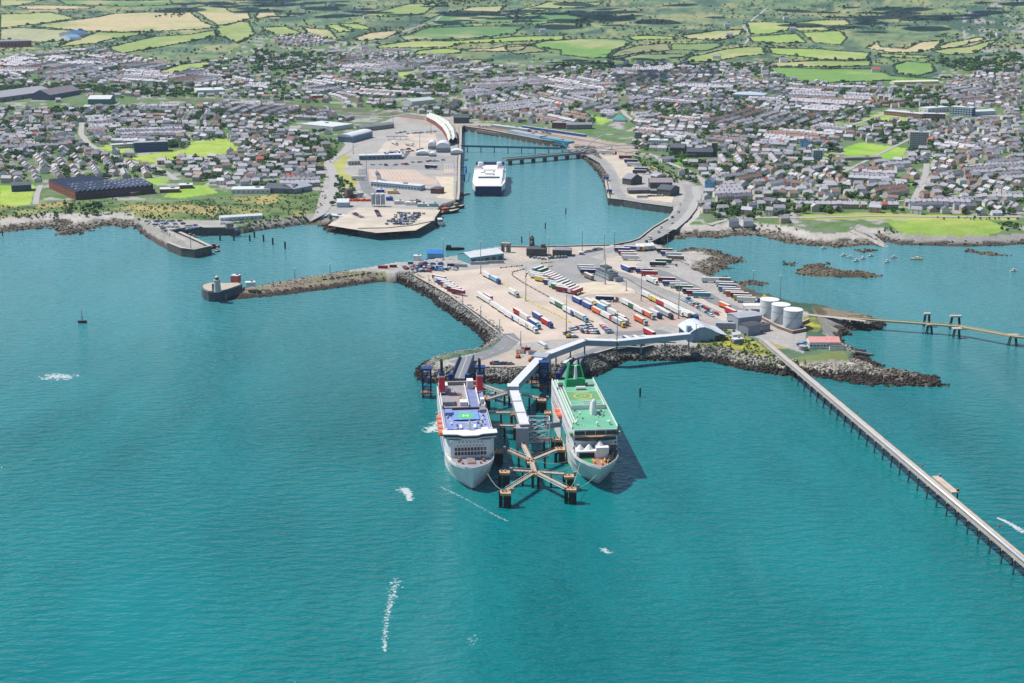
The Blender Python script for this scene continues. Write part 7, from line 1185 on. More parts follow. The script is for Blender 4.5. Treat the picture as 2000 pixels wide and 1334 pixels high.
for ri, (poly, s0, s1, kind, where) in enumerate(REG):
    W_ = [G(*p) for p in poly]; a, b = G(*s0), G(*s1); d = (b-a).xy.normalized(); n = Vector((-d.y, d.x))
    if n.y < 0: n = -n
    c = sum((Vector((w.x, w.y)) for w in W_), Vector((0, 0)))/len(W_); us = [(Vector((w.x, w.y))-c).dot(d) for w in W_]; vs = [(Vector((w.x, w.y))-c).dot(n) for w in W_]
    row = 0; cv_ = min(vs)
    while cv_ < max(vs):
        cv = hr.uniform(64, 112); cu_ = min(us)+hr.uniform(-60, 0)
        while cu_ < max(us):
            cu = hr.uniform(62, 140); kd = kind; t_ = hr.random()
            if kind == 'terrace': kd = 'terrace' if t_ < 0.60 else 'semi' if t_ < 0.91 else 'open'
            elif t_ < 0.12: kd = 'terrace'
            elif t_ > 0.93: kd = 'open'
            o_ = hr.random(); rot = hr.uniform(-0.10, 0.10)+(0 if o_ < 0.5 else pi/2 if o_ < 0.76 else hr.choice((-0.45, 0.45))); swap = 0.5 <= o_ < 0.76; shr = 0.84 if o_ >= 0.76 else 1
            cc = c+d*(cu_+cu/2)+n*(cv_+cv/2+16*sin(cu_*0.006+ri)); dd = Vector((d.x*cos(rot)-d.y*sin(rot), d.x*sin(rot)+d.y*cos(rot))); nn2 = Vector((-dd.y, dd.x)); EU, EV = ((cv, cu) if swap else (cu, cv)); EU, EV = EU*shr/2-5, EV*shr/2-3
            if kd == 'open':
                for _ in range(14):
                    q = cc+dd*hr.uniform(-EU, EU)+nn2*hr.uniform(-EV, EV)
                    if q.y > 900 and ptin(*proj(q.x, q.y, ground(q.x, q.y)), poly): TREEP.append((q.x, q.y, hr.uniform(2.5, 5.5)))
                cu_ += cu; continue
            uw, dep = (6.2, 8.6) if kd == 'terrace' else (9.5, 8.8); v = -EV+5; side = 0
            while v < EV-3:
                row += 1; u = -EU+hr.uniform(0, 5); wc, rc = hr.choice(list(WALLC)), hr.choice(['slate', 'slate', 'pale slate', 'pale slate', 'dark slate', 'pale slate', 'pale slate', 'brown tile']); k = 0; off = hr.uniform(-1.5, 1.5)
                while u < EU-uw:
                    w_ = uw*(1 if kd == 'terrace' else hr.uniform(0.9, 1.25)); um = u+w_/2; q = cc+dd*um+nn2*(v+off); x, y = q.x, q.y
                    if y > 900 and (kd == 'terrace' or hr.random() > 0.08):
                        z = ground(x, y); pu, pv = proj(x, y, z)
                        if -25 < pu < 2025 and ptin(pu, pv, poly) and z > 4 and not blocked(x, y, z, 4):
                            wcc = hr.choice(list(WALLC)) if kd == 'semi' or hr.random() < 0.3 else wc
                            rcc = rc if kd == 'terrace' else hr.choice(['slate', 'pale slate', 'dark slate', 'slate', 'pale slate', 'brown tile'])
                            if hr.random() < 0.012: rcc = 'red tile'
                            k += 1; UNITS.append(dict(x=x, y=y, z=z, rz=atan2(dd.y, dd.x)+(pi if side == 0 else 0), w=w_, dp=dep*hr.uniform(0.92, 1.1), h=hr.choice((5.0, 5.4, 5.6, 6.2)) if kd == 'terrace' or hr.random() < 0.7 else 3.2, wc=wcc, rc=rcc, kind=kd, where=where, row=row, k=k, reg=ri, y2=pv))
                            if hr.random() < (0.2 if kd == 'terrace' else 0.5): TREEP.append((x+nn2.x*(13 if side else -13)+hr.uniform(-3, 3), y+nn2.y*(13 if side else -13), hr.uniform(2.0, 4.8)))
                    u += w_+(0 if kd == 'terrace' and hr.random() > 0.06 else hr.uniform(2, 8))
                v += (22 if side == 0 else 27) if kd == 'terrace' else hr.uniform(23, 28); side = 1-side
            cu_ += cu
        cv_ += cv
# ---- infill: single houses and garden trees wherever the streets left ground open
grid_ = {}
for u in UNITS: grid_.setdefault((int(u['x']//16), int(u['y']//16)), []).append((u['x'], u['y']))
def clear_of(x, y, r): return all((x-a)**2+(y-b)**2 > r*r for i in (-1, 0, 1) for j in (-1, 0, 1) for a, b in grid_.get((int(x//16)+i, int(y//16)+j), ()))
TB = [([(-30, 215), (640, 205), (640, 372), (430, 378), (300, 350), (-30, 358)], 1500, 'on leftmost estate'), ([(1230, 190), (1990, 205), (1990, 420), (1380, 432), (1300, 330), (1240, 290)], 2600, 'in upper town'), ([(-30, 120), (330, 125), (640, 100), (960, 130), (1200, 140), (1230, 240), (905, 235), (640, 205), (-30, 200)], 1500, 'beyond the railway'), ([(1200, 125), (1500, 125), (1640, 168), (1830, 160), (1990, 120), (1990, 215), (1230, 195)], 900, 'on the hillside')]
regs_ = [(r[0], i, r[4], atan2((G(*r[2])-G(*r[1])).y, (G(*r[2])-G(*r[1])).x)) for i, r in enumerate(REG)]
for P, n, wh in TB:
    W_ = [G(*p) for p in P]; x0, x1, y0, y1 = min(w.x for w in W_), max(w.x for w in W_), min(w.y for w in W_), max(w.y for w in W_)
    for _ in range(n*2):
        x, y = hr.uniform(x0, x1), hr.uniform(y0, y1); z = ground(x, y); pu, pv = proj(x, y, z)
        if not ptin(pu, pv, P) or z < 5 or blocked(x, y, z, 4) or not clear_of(x, y, 13.5): continue
        if hr.random() < 0.4:
            for _q in range(hr.choice((2, 3, 5, 8))): TREEP.append((x+hr.gauss(0, 7), y+hr.gauss(0, 9), hr.uniform(2.2, 5.4)))
            continue
        reg = next((r for r in regs_ if ptin(pu, pv, r[0])), None); ri, where, ang = (reg[1], reg[2], reg[3]) if reg else (90+TB.index((P, n, wh)), wh, 0.0)
        grid_.setdefault((int(x//16), int(y//16)), []).append((x, y)); sz = hr.uniform(0.85, 1.5)
        UNITS.append(dict(x=x, y=y, z=z, rz=ang+hr.choice((0, 0, pi/2, 0.4, -0.4))+hr.uniform(-0.1, 0.1), w=9.5*sz, dp=8.8, h=hr.choice((3.2, 5.2, 5.6, 6.4)), wc=hr.choice(list(WALLC)), rc=hr.choice(['slate', 'pale slate', 'dark slate', 'slate', 'pale slate', 'brown tile']), kind='semi', where=where, row=900+int(y//40), k=int(x), reg=ri, y2=pv))
for P, n, wh in TB:
    W_ = [G(*p) for p in P]; x0, x1, y0, y1 = min(w.x for w in W_), max(w.x for w in W_), min(w.y for w in W_), max(w.y for w in W_)
    for _ in range(int(n*1.3)):
        x, y = hr.uniform(x0, x1), hr.uniform(y0, y1)
        if float(fbm(np.array([x/70]), np.array([y/70]), 17)[0]) < 0.5 or not clear_of(x, y, 7.5): continue
        if ptin(*proj(x, y, ground(x, y)), P):
            for _q in range(hr.choice((1, 2, 3))): TREEP.append((x+hr.gauss(0, 4), y+hr.gauss(0, 5), hr.uniform(2.6, 5.6)))
# ---- the nearest houses stand as separate things, the rest of the town is one mass
def house_parts(w, dp, h, kind):
    rise = dp*0.34
    return (w, dp, h, rise)
HM = {}
def hmesh(key, fn):
    if key not in HM: HM[key] = fn()
    return HM[key]
def nearest(kind, n): L = sorted((u for u in UNITS if u['kind'] == kind), key=lambda u: u['y']); return L[:n], L[n:]
T1_, T2_ = nearest('terrace', 300); S1_, S2_ = nearest('semi', 300)
WM = {k: C('render_'+k.replace(' ', '_'), v, 0.85, 0, 0.06, 0.5) for k, v in WALLC.items()}; RM = {k: C('roofing_'+k.replace(' ', '_'), v, 0.55, 0, 0.12, 0.6) for k, v in ROOFC.items()}
WIN = MB().box((0, 0, 0), (1.1, 0.12, 1.3)).mesh('window', GLASS); DOOR = MB().box((0, 0, 0), (1.0, 0.14, 2.1)).mesh('door', C('front_door', (90, 70, 66)))
cnt = {}
for lst, nm, cat in ((T1_, 'terraced_house', 'terrace'), (S1_, 'house', 'house')):
    seen = {}
    rows_of = {}
    for u in sorted(lst, key=lambda u: (u['reg'], u['row'], u['k'])): rows_of.setdefault(u['reg'], []); (u['row'] in rows_of[u['reg']]) or rows_of[u['reg']].append(u['row'])
    for u in lst:
        W0 = 6.2 if nm == 'terraced_house' else round(u['w']); h = u['h']; dp = 8.6; rise = 3.0 if h > 4 else 2.5; r_ = rows_of[u['reg']].index(u['row'])+1; kk = (u['reg'], u['row']); seen[kk] = seen.get(kk, 0)+1
        lab = f"{u['wc']} {'terraced house' if nm == 'terraced_house' else ('house' if h > 4 else 'bungalow')}, {u['rc']} roof, {nth(seen[kk])} in {nth(r_)} row {u['where']}"
        t = thing(nm, lab, 'house', (u['x'], u['y'], u['z']-0.4), u['rz'], ('terraced houses ' if nm == 'terraced_house' else 'houses ')+u['where'])
        obj('wall', hmesh(('w', W0, h, u['wc']), lambda: MB().gable_wall((0, 0, 0), (W0, dp), h+0.4, rise).mesh('wall', WM[u['wc']])), t); r = obj('roof', hmesh(('r', W0, h, u['rc']), lambda: MB().gable((0, 0, h+0.4), (W0, dp), rise, 0, 0.25).mesh('roof', RM[u['rc']])), t)
        obj('chimney', hmesh(('c', W0, h, nm), lambda: MB().box((W0/2-0.7, 0, h+rise-0.6), (1.0, 1.1, 2.3)).mesh('chimney', C('chimney_brick', (166, 138, 124)))), r)
        if u['y'] < 1790:
            for zz in ((0.9, 3.6) if h > 4 else (0.9,)):
                for xx in (-W0*0.26, W0*0.26): obj('window', WIN, t, (xx, -dp/2-0.04, zz+0.4))
# the rest: one mass, with colours per house
def house_mass(name, L):
    V, Fc, Cc = [], [], []
    def addp(vs, fs, c): k = len(V); V.extend(vs); Fc.extend([tuple(i+k for i in f) for f in fs]); Cc.extend([c]*len(vs))
    chim = tuple(alb((168, 148, 138))); dk = (0.03, 0.04, 0.055)
    wa = {k: alb(v) for k, v in WALLC.items()}; ra = {k: alb(v) for k, v in ROOFC.items()}
    for u in L:
        C_, S_ = cos(u['rz']), sin(u['rz']); x0, y0, z0 = u['x'], u['y'], u['z']-0.5; hx, hy, h = u['w']/2, u['dp']/2, u['h']+0.5; rise = 2.9 if h > 4.5 else 2.3
        def P(x, y, z): return (x0+x*C_-y*S_, y0+x*S_+y*C_, z0+z)
        j = hr.uniform(0.85, 1.1); addp([P(-hx, -hy, 0), P(hx, -hy, 0), P(hx, hy, 0), P(-hx, hy, 0), P(-hx, -hy, h), P(hx, -hy, h), P(hx, hy, h), P(-hx, hy, h), P(-hx, 0, h+rise), P(hx, 0, h+rise)], [(0, 1, 5, 4), (1, 2, 6, 9, 5), (2, 3, 7, 6), (3, 0, 4, 8, 7)], tuple(wa[u['wc']]*j))
        o = 0.35; j = hr.uniform(0.85, 1.12); addp([P(-hx-o*0.6, -hy-o, h-0.15), P(hx+o*0.6, -hy-o, h-0.15), P(hx+o*0.6, 0, h+rise+0.12), P(-hx-o*0.6, 0, h+rise+0.12), P(-hx-o*0.6, hy+o, h-0.15), P(hx+o*0.6, hy+o, h-0.15)], [(0, 1, 2, 3), (3, 2, 5, 4)], tuple(ra[u['rc']]*j))
        if hr.random() < 0.75: cx = hx-0.6; addp([P(cx-.5, -.5, h+rise-1), P(cx+.5, -.5, h+rise-1), P(cx+.5, .5, h+rise-1), P(cx-.5, .5, h+rise-1), P(cx-.5, -.5, h+rise+1.4), P(cx+.5, -.5, h+rise+1.4), P(cx+.5, .5, h+rise+1.4), P(cx-.5, .5, h+rise+1.4)], [(0, 1, 5, 4), (1, 2, 6, 5), (2, 3, 7, 6), (3, 0, 4, 7), (4, 5, 6, 7)], chim)
        if u['y'] < 2900:
            for sy in (-1, 1):
                for zz in ((1.3, 3.9) if h > 4.5 else (1.3,)):
                    for xx in (-hx*0.5, hx*0.5): addp([P(xx-.55, sy*(hy+0.06), zz), P(xx+.55, sy*(hy+0.06), zz), P(xx+.55, sy*(hy+0.06), zz+1.3), P(xx-.55, sy*(hy+0.06), zz+1.3)], [(0, 1, 2, 3)], dk)
    me = bpy.data.meshes.new(name); me.from_pydata(V, [], Fc); at = me.color_attributes.new('Col', 'FLOAT_COLOR', 'POINT'); c = np.concatenate([np.array(Cc), np.ones((len(Cc), 1))], 1); at.data.foreach_set('color', c.ravel().astype(np.float32))
    me.materials.append(MATS.get('town_paint') or cmat('town_paint', 0.65, 0.3, 0.06, 0.3, 0.08, 1.5)); me.update(); return stuff(obj(name, me), 'dense slate-roofed houses filling the distant town', 'houses')
house_mass('distant_terraces', T2_); house_mass('distant_houses', S2_)
print('UNITS', len(UNITS), len(T2_), len(S2_))
# ---------------------------------------------------------------- trees
def crown_np(seed, n=110, flat=0.85):
    r = np.random.RandomState(seed); lob = r.normal(size=(6, 3)); lob /= np.linalg.norm(lob, axis=1)[:, None]; lob[:, 2] = np.abs(lob[:, 2])*0.6; lob *= r.uniform(0.35, 0.62, (6, 1)); lr = r.uniform(0.42, 0.62, 6)
    k = r.randint(0, 6, n); dirs = r.normal(size=(n, 3)); dirs /= np.linalg.norm(dirs, axis=1)[:, None]; c = lob[k]+dirs*lr[k][:, None]*r.uniform(0.75, 1.05, (n, 1)); c[:, 2] = c[:, 2]*flat+0.75
    s = r.uniform(0.13, 0.26, n); nd = dirs+r.normal(size=(n, 3))*0.45; nd /= np.linalg.norm(nd, axis=1)[:, None]; u = np.cross(nd, r.normal(size=(n, 3))); u /= np.linalg.norm(u, axis=1)[:, None]; w = np.cross(nd, u)
    V = np.stack([c-u*s[:, None]-w*s[:, None]*0.8, c+u*s[:, None]*1.1-w*s[:, None]*0.6, c+u*s[:, None]*0.7+w*s[:, None], c-u*s[:, None]*0.9+w*s[:, None]*0.8], 1).reshape(-1, 3)
    blob = [];                                                           # inner mass so that the crown is not see-through everywhere
    for j in range(4):
        q = lob[j]; rr = lr[j]*0.72
        for t in range(3): zz = (-0.8, 0.1, 0.85)[t]; rad = (0.55, 1, 0.5)[t]*rr; blob += [[(q[0]+rad*cos(a_), q[1]+rad*sin(a_), (q[2]+zz*rr)*flat+0.75) for a_ in np.arange(0, 6.28, 1.0472)]]
    Fc = [tuple(range(4*i, 4*i+4)) for i in range(n)]; V = V.tolist()
    for j in range(4):
        k = len(V)
        for t in range(3): V += blob[j*3+t]
        for t in range(2): Fc += [(k+t*6+i, k+t*6+(i+1) % 6, k+t*6+6+(i+1) % 6, k+t*6+6+i) for i in range(6)]
        Fc += [tuple(k+12+i for i in range(6))]
    return V, Fc
LEAFC = [(74, 108, 62), (92, 124, 66), (62, 94, 64), (106, 130, 70), (78, 114, 72)]
LEAF = rmat('leaf_mass', [tuple(alb(c)*1.0) for c in LEAFC], 0.9, 0.1, 0.3, 0.8); BARK = C('bark', (92, 80, 68), 0.9)
CROWN = []
for s in range(6):
    V, Fc = crown_np(s); me = bpy.data.meshes.new('crown'); me.from_pydata(V, [], Fc); me.materials.append(LEAF); CROWN.append(me)
mb = MB(); mb.tube((0, 0, -0.1), (0, 0, 0.75), 0.075, 6, 0, 0.05); 
for a_ in (0.3, 2.4, 4.5): mb.tube((0, 0, 0.45), (0.28*cos(a_), 0.28*sin(a_), 0.85), 0.04, 5, 0, 0.02)
TRUNK = mb.mesh('trunk', BARK)
TA = [  # tree areas: outline, spacing in metres, mean height, what
 ([(640, 172), (720, 160), (870, 168), (905, 182), (840, 192), (690, 188)], 13, 10, 'in the wood behind the railway'), ([(-20, 166), (240, 170), (380, 178), (430, 188), (240, 184), (-20, 177)], 12, 9, 'along the railway embankment'), ([(350, 268), (440, 262), (436, 274), (352, 277)], 9, 6, 'in the belt behind the playing field'), ([(495, 98), (620, 112), (615, 142), (500, 138)], 16, 11, 'in the wood on the hill slope'),
 ([(1820, 122), (1995, 106), (1995, 150), (1870, 142)], 16, 12, 'in the dark wood at the mountain foot'), ([(1385, 178), (1470, 188), (1520, 205), (1490, 214), (1420, 200)], 12, 9, 'around the pale blue hall'), ([(1760, 186), (1875, 182), (1872, 200), (1765, 200)], 12, 9, 'behind the college'), ([(560, 292), (655, 272), (662, 300), (640, 315), (580, 330)], 9, 6, 'on the wooded bank by the coast road'), ([(120, 402), (196, 396), (200, 424), (140, 426)], 9, 5.5, 'below the dark factory'), ([(-20, 420), (120, 416), (120, 428), (-20, 430)], 8, 3.5, 'in the thicket above the pale beach'),
 ([(250, 424), (330, 420), (335, 432), (255, 430)], 8, 3.5, 'in the hedge by the fishing dock'), ([(655, 345), (700, 365), (690, 395), (650, 402), (655, 370)], 8, 6, 'beside the coast road bend'), ([(1270, 225), (1330, 222), (1330, 240), (1275, 240)], 12, 9, 'in the middle of town'), ([(1305, 300), (1335, 296), (1340, 318), (1312, 318)], 9, 8, 'around the church lawn'), ([(1245, 298), (1300, 328), (1335, 350), (1310, 360), (1262, 335), (1240, 312)], 8, 4, 'on the railway bank by the inner quay'), ([(1070, 225), (1160, 228), (1165, 245), (1110, 240)], 10, 8, 'beside the small bright green'), ([(1930, 330), (1985, 335), (1980, 352), (1935, 350)], 9, 9, 'at the edge of the terraces'), ([(1415, 452), (1500, 440), (1560, 450), (1500, 462), (1420, 462)], 7, 3, 'in the shore gardens'), ([(1700, 448), (1740, 442), (1765, 460), (1715, 458)], 7, 3, 'beside the slipway lane'), ([(1950, 432), (1995, 440), (1995, 452), (1950, 452)], 6, 3.5, 'at the end of the headland field'), ([(200, 385), (290, 398), (420, 392), (610, 395), (612, 420), (480, 430), (340, 420)], 16, 3, 'in the scrub above the fishing dock'), ([(800, 0), (1000, 0), (980, 10), (800, 12)], 30, 12, 'in the dark wood on the crest'), ([(860, 54), (905, 48), (810, 60), (720, 62), (740, 56)], 20, 9, 'in the belt beside the country road'), ([(1130, 35), (1165, 38), (1150, 55), (1120, 52)], 26, 10, 'on the dark knoll'), ([(300, 35), (340, 20), (380, 22), (350, 34)], 30, 10, 'at the farm on the left hill'), ([(1100, 125), (1200, 122), (1200, 140), (1060, 138)], 14, 8, 'among the shaded houses'), ([(1820, 430), (1830, 425), (1990, 426), (1990, 430)], 10, 3, 'behind the headland field')]
TREES = []
for P, sp, hgt, where in TA:
    W_ = [G(*p) for p in P]; x0, x1 = min(w.x for w in W_), max(w.x for w in W_); y0, y1 = min(w.y for w in W_), max(w.y for w in W_); n = min(int((x1-x0)*(y1-y0)/(sp*sp)*0.9)+6, 900); got = 0
    for _ in range(n):
        x, y = hr.uniform(x0, x1), hr.uniform(y0, y1); z = ground(x, y); u, v = proj(x, y, z)
        if ptin(u, v, P) and z > 3.0: TREES.append((x, y, z, hgt*hr.uniform(0.55, 1.25), where)); got += 1
for x, y, r in TREEP:
    if y > 900:
        z = ground(x, y)
        if not blocked(x, y, z, 1): TREES.append((x, y, z, r*1.9, None))
for x_, y_, h_, w_ in ((1296, 310, 8, 'beside the pale cottage'), (1440, 420, 5, 'by the shore gardens'), (622, 350, 5, 'beside the coast road'), (660, 352, 4, 'on the yellow verge'), (672, 362, 4, 'lower on the yellow verge'), (1320, 520, 3, 'on the grassy rocks'), (1308, 516, 3, 'at the edge of the grassy rocks'), (1398, 674, 2.6, 'on the bank before the terminal'), (1262, 478, 6, 'below the causeway')): g_ = G(x_, y_); TREES.append((g_.x, g_.y, g_.z, h_, w_))
TREES.sort(key=lambda t: t[1]); near_t, far_t = TREES[:300], TREES[300:]; seen = {}
names = [r[4] for r in REG]
def region_of(x, y, z):
    u, v = proj(x, y, z)
    for P, _a, _b, _k, w in REG:
        if ptin(u, v, P): return w
    best = min(REG, key=lambda r: min((p[0]-u)**2+(p[1]-v)**2 for p in r[0])); return best[4]
for x, y, z, h, where in near_t:
    w = where or ('in the gardens '+region_of(x, y, z)); seen[w] = seen.get(w, 0)+1; sz = 'small' if h < 4.5 else 'tall' if h > 8 else 'rounded'
    t = thing('tree', f'{sz} green tree, {nth(seen[w])} nearest {w}', 'tree', (x, y, z-0.2), hr.uniform(0, 6), 'trees '+w); k = obj('crown', CROWN[hr.randint(0, 5)], t); k.scale = (h*0.46*hr.uniform(0.9, 1.3), h*0.46*hr.uniform(0.9, 1.3), h*0.55); k.location = (0, 0, h*0.05); b = obj('trunk', TRUNK, t); b.scale = (h*0.6, h*0.6, h*0.62)
def tree_mass(name, L, label):
    Vs, Fs, Cs, k = [], [], [], 0; protos = [crown_np(100+s, 46) for s in range(5)]; protos = [(np.array(v), f) for v, f in protos]; r = np.random.RandomState(3)
    for x, y, z, h, _w in L:
        v, f = protos[r.randint(5)]; a = r.uniform(0, 6.28); c_, s_ = cos(a), sin(a); sx = h*0.5*r.uniform(0.9, 1.4)
        q = np.stack([x+(v[:, 0]*c_-v[:, 1]*s_)*sx, y+(v[:, 0]*s_+v[:, 1]*c_)*sx, z-0.3+v[:, 2]*h*0.55], 1); Vs.append(q); Fs += [tuple(i+k for i in t) for t in f]; k += len(q); Cs.append(np.tile(alb(LEAFC[r.randint(5)])*r.uniform(0.7, 1.2), (len(q), 1)))
    if not Vs: return
    V = np.concatenate(Vs); c = np.concatenate(Cs); me = bpy.data.meshes.new(name); me.from_pydata(V.tolist(), [], Fs); at = me.color_attributes.new('Col', 'FLOAT_COLOR', 'POINT'); at.data.foreach_set('color', np.concatenate([c, np.ones((len(c), 1))], 1).ravel().astype(np.float32)); me.materials.append(MATS.get('far_leaves') or cmat('far_leaves', 0.9, 0.1, 0.2, 0.1, 0.2, 0.5)); me.update()
    return stuff(obj(name, me), label, 'trees')
tree_mass('distant_trees', far_t, 'dark trees scattered through the distant town and woods')
print('TREES', len(TREES))
# ---------------------------------------------------------------- hedges and heath scrub of the hills
for P, c, what in FIELDS:
    W_ = [G(*p) for p in P]; mb = MB(); o = W_[0]; r = random.Random(len(what))
    for a, b in zip(W_, W_[1:]+W_[:1]):
        L_ = (b-a).length; n = max(2, int(L_/11)); d = (b-a)/n; ang = atan2(d.y, d.x); r.random()
        for i in range(n):
            q = a+d*(i+0.5); x, y = q.x+r.uniform(-2, 2), q.y+r.uniform(-2, 2); z = ground(x, y)-0.5; s = r.uniform(0.7, 1.5); big = r.random() < 0.12
            mb.box((x-o.x, y-o.y, z-o.z), (12.5, r.uniform(3.5, 6)*(1.5 if big else 1), s*(5.5 if big else 2.6)), ang+r.uniform(-0.15, 0.15), 0, (r.uniform(0.5, 0.85), r.uniform(0.3, 0.7)), bottom=False)
    h = mb.build('hedgerow', C('hedge_leaf', (66, 92, 66), 0.95, 0, 0.3, 0.15)); h.location = o; tag(h, 'dark hedgerow round the '+what, 'hedge', 'hedgerows of the hill fields')
SC = []; r = random.Random(44); fb = [(min(p[0] for p in f[0]), max(p[0] for p in f[0]), min(p[1] for p in f[0]), max(p[1] for p in f[0]), f[0]) for f in FIELDS]
for _ in range(8200):
    u = r.uniform(-30, 2030); v = 138*r.random()**0.8-4
    if any(a < u < b and c < v < d and ptin(u, v, P) for a, b, c, d, P in fb): continue
    if v > 98 and u > 150 and (u < 1500 or u > 1830) and r.random() < 0.7: continue
    g_ = G(u, max(v, 0.5)); x, y = g_.x, g_.y
    if float(fbm(np.array([x/150]), np.array([y/150]), 91)[0]) > 0.44: SC.append((x, y, ground(x, y), r.uniform(3, 8) if r.random() > 0.1 else r.uniform(8, 13), None))
tree_mass('heath_scrub', SC, 'dark gorse and scrub scattered over the hills')
SC = []
for P in SCRUB+YELLOWG[:1]:
    b = (min(p[0] for p in P), max(p[0] for p in P), min(p[1] for p in P), max(p[1] for p in P))
    for _ in range(int((min(b[1], 2000)-max(b[0], -20))*(b[3]-b[2])*0.035)):
        u, v = r.uniform(max(b[0], -20), b[1]), r.uniform(b[2], b[3])
        if ptin(u, v, P): g_ = G(u, v); SC.append((g_.x, g_.y, g_.z, r.uniform(1.0, 2.8), None))
tree_mass('coastal_scrub', SC, 'low green scrub on the banks above the shore')
# village cottages on the hills
mats_c = (WM['white'], RM['slate'])
for i, (x, y, l) in enumerate(((700, 20, 'white farm on the crest'), (715, 36, 'white farm beside the tree belt'), (712, 98, 'pale farm barn beside hill road'), (760, 108, 'white farmhouse above the cemetery'), (860, 115, 'lone white cottage below the curved field'), (1060, 63, 'white farm in the corner of the rounded field'), (1420, 52, 'cottage beside the winding lane'), (1425, 72, 'pale cottage on the pale green field'), (1535, 38, 'white farmhouse under the heath'), (1548, 60, 'white barn between the vivid fields'), (1530, 122, 'white barn beside the pond'), (1950, 70, 'white cottage high on the mountain foot'), (360, 16, 'white farmhouse at the left hill farm'), (650, 12, 'grey cottage on the far crest'), (590, 16, 'white cottage on the far crest'), (560, 8, 'pale cottage on the far hill'), (1925, 120, 'white house in the dark wood'), (1400, 115, 'white farm above the shaded houses'), (1710, 141, 'small red-roofed barn at the field edge'))):
    g_ = G(x, y); t = thing('farmhouse', l, 'house', g_, r.uniform(-0.4, 0.4), 'farms on the hills'); k = 1.3; MB().gable_wall((0, 0, -1), (14*k, 8*k), 6.5*k, 3*k).build('wall', WM['white'], t); MB().gable((0, 0, 5.5*k+0.3), (14*k, 8*k), 3*k, 0, 0.4).build('roof', RM['red tile'] if 'red' in l else RM['slate'], t); MB().box((5.5*k, 0, 7.5*k), (1.2, 1.2, 3)).build('chimney', MATS['chimney_brick'] if 'chimney_brick' in MATS else STONE, t)
# ---------------------------------------------------------------- long jetty with pipeline
def jetty():
    a, b = Gz(1490, 664, 9), Gz(2120, 1196, 9); t = thing('jetty', 'long straight concrete jetty with silver pipeline running out from the island', 'jetty', (a.x, a.y, 0)); o = Vector((a.x, a.y, 0)); b = b-o; a = Vector((0, 0, 9)); d = b-a; L = d.length; d.normalize(); n = Vector((-d.y, d.x, 0))
    if (n.x*1+n.y*0) < 0: n = -n           # n points to the photo's right
    DK = C('jetty_deck', (204, 188, 172), 0.9, 0, 0.12, 0.2)
    k = 0; s = 0.0
    while s < L: e = min(s+12.6, L); MB().beam(a+d*s-Vector((0, 0, 0.7)), a+d*(e-0.12)-Vector((0, 0, 0.7)), 6.4, 0.7).build('deck_slab', DK, t); s = e
    MB().beam(a-n*3.0, b-n*3.0, 0.35, 0.8).build('kerb', CONC, t); MB().beam(a+n*3.1, b+n*3.1, 0.12, 0.12).build('kerb', RUST, t)
    p = MB().tube(a-n*1.7+Vector((0, 0, 1.3)), b-n*1.7+Vector((0, 0, 1.3)), 0.95, 10).build('pipeline', C('silver_pipe', (218, 220, 224), 0.35, 0.3, 0.05, 0.3), t, True)
    MB().beam(a-n*2.9-Vector((0, 0, 0.9)), b-n*2.9-Vector((0, 0, 0.9)), 0.5, 0.6).build('edge_beam', C('edge_tan', (190, 170, 146)), t)
    BM = MB(); BM.beam((-3.4, 0, -1.7), (3.4, 0, -1.7), 1.0, 1.0); bm_ = BM.mesh('crosshead', CONC); PL = MB().tube((0, 0, -12.5), (0, 0, 0), 0.42, 7).mesh('pile', C('jetty_pile', (70, 76, 84), 0.85, 0, 0.3, 0.5)); ang = atan2(n.y, n.x)
    for i in range(int(L/12.6)+1):
        q = a+d*(i*12.6+0.5)
        if (q+o).y > 985: continue
        c = obj('crosshead', bm_, t, q, ang)
        for sx, tilt in ((-2.4, 0.10), (2.4, -0.10)): pl = obj('pile', PL, t, q+n*sx-Vector((0, 0, 1.7))); pl.rotation_euler = (0, tilt, ang)
    q0 = Gz(1818, 930, 9)-o; q1 = Gz(1858, 962, 9)-o; m = (q0+q1)/2+n*2.6; MB().box((m.x, m.y, 8.2), ((q1-q0).length, 4.2, 0.9), atan2(d.y, d.x)).build('lay_by', DK, t)
    for s_ in (-1, 1): e = m+d*((q1-q0).length/2*s_*0.9)+n*2; MB().tube((e.x, e.y, -3), (e.x, e.y, 8.2), 0.4, 7).build('pile', MATS['jetty_pile'], t); MB().box((e.x, e.y, 9.1), (1.4, 1.2, 1.5)).build('locker', GREY if s_ < 0 else RUST, t)
    for px_, py_ in ((1675, 807), (1802, 911), (1952, 1030)): q = Gz(px_, py_, 9)-o; MB().box((q.x, q.y, 9), (0.6, 0.6, 1.3)).build('lifebuoy_box', RED, t)
    q = Gz(1728, 862, 9)-o; MB().tube((q.x, q.y, 9), (q.x, q.y, 12.5), 0.1, 5).build('sign_post', DKGREY, t)
jetty()
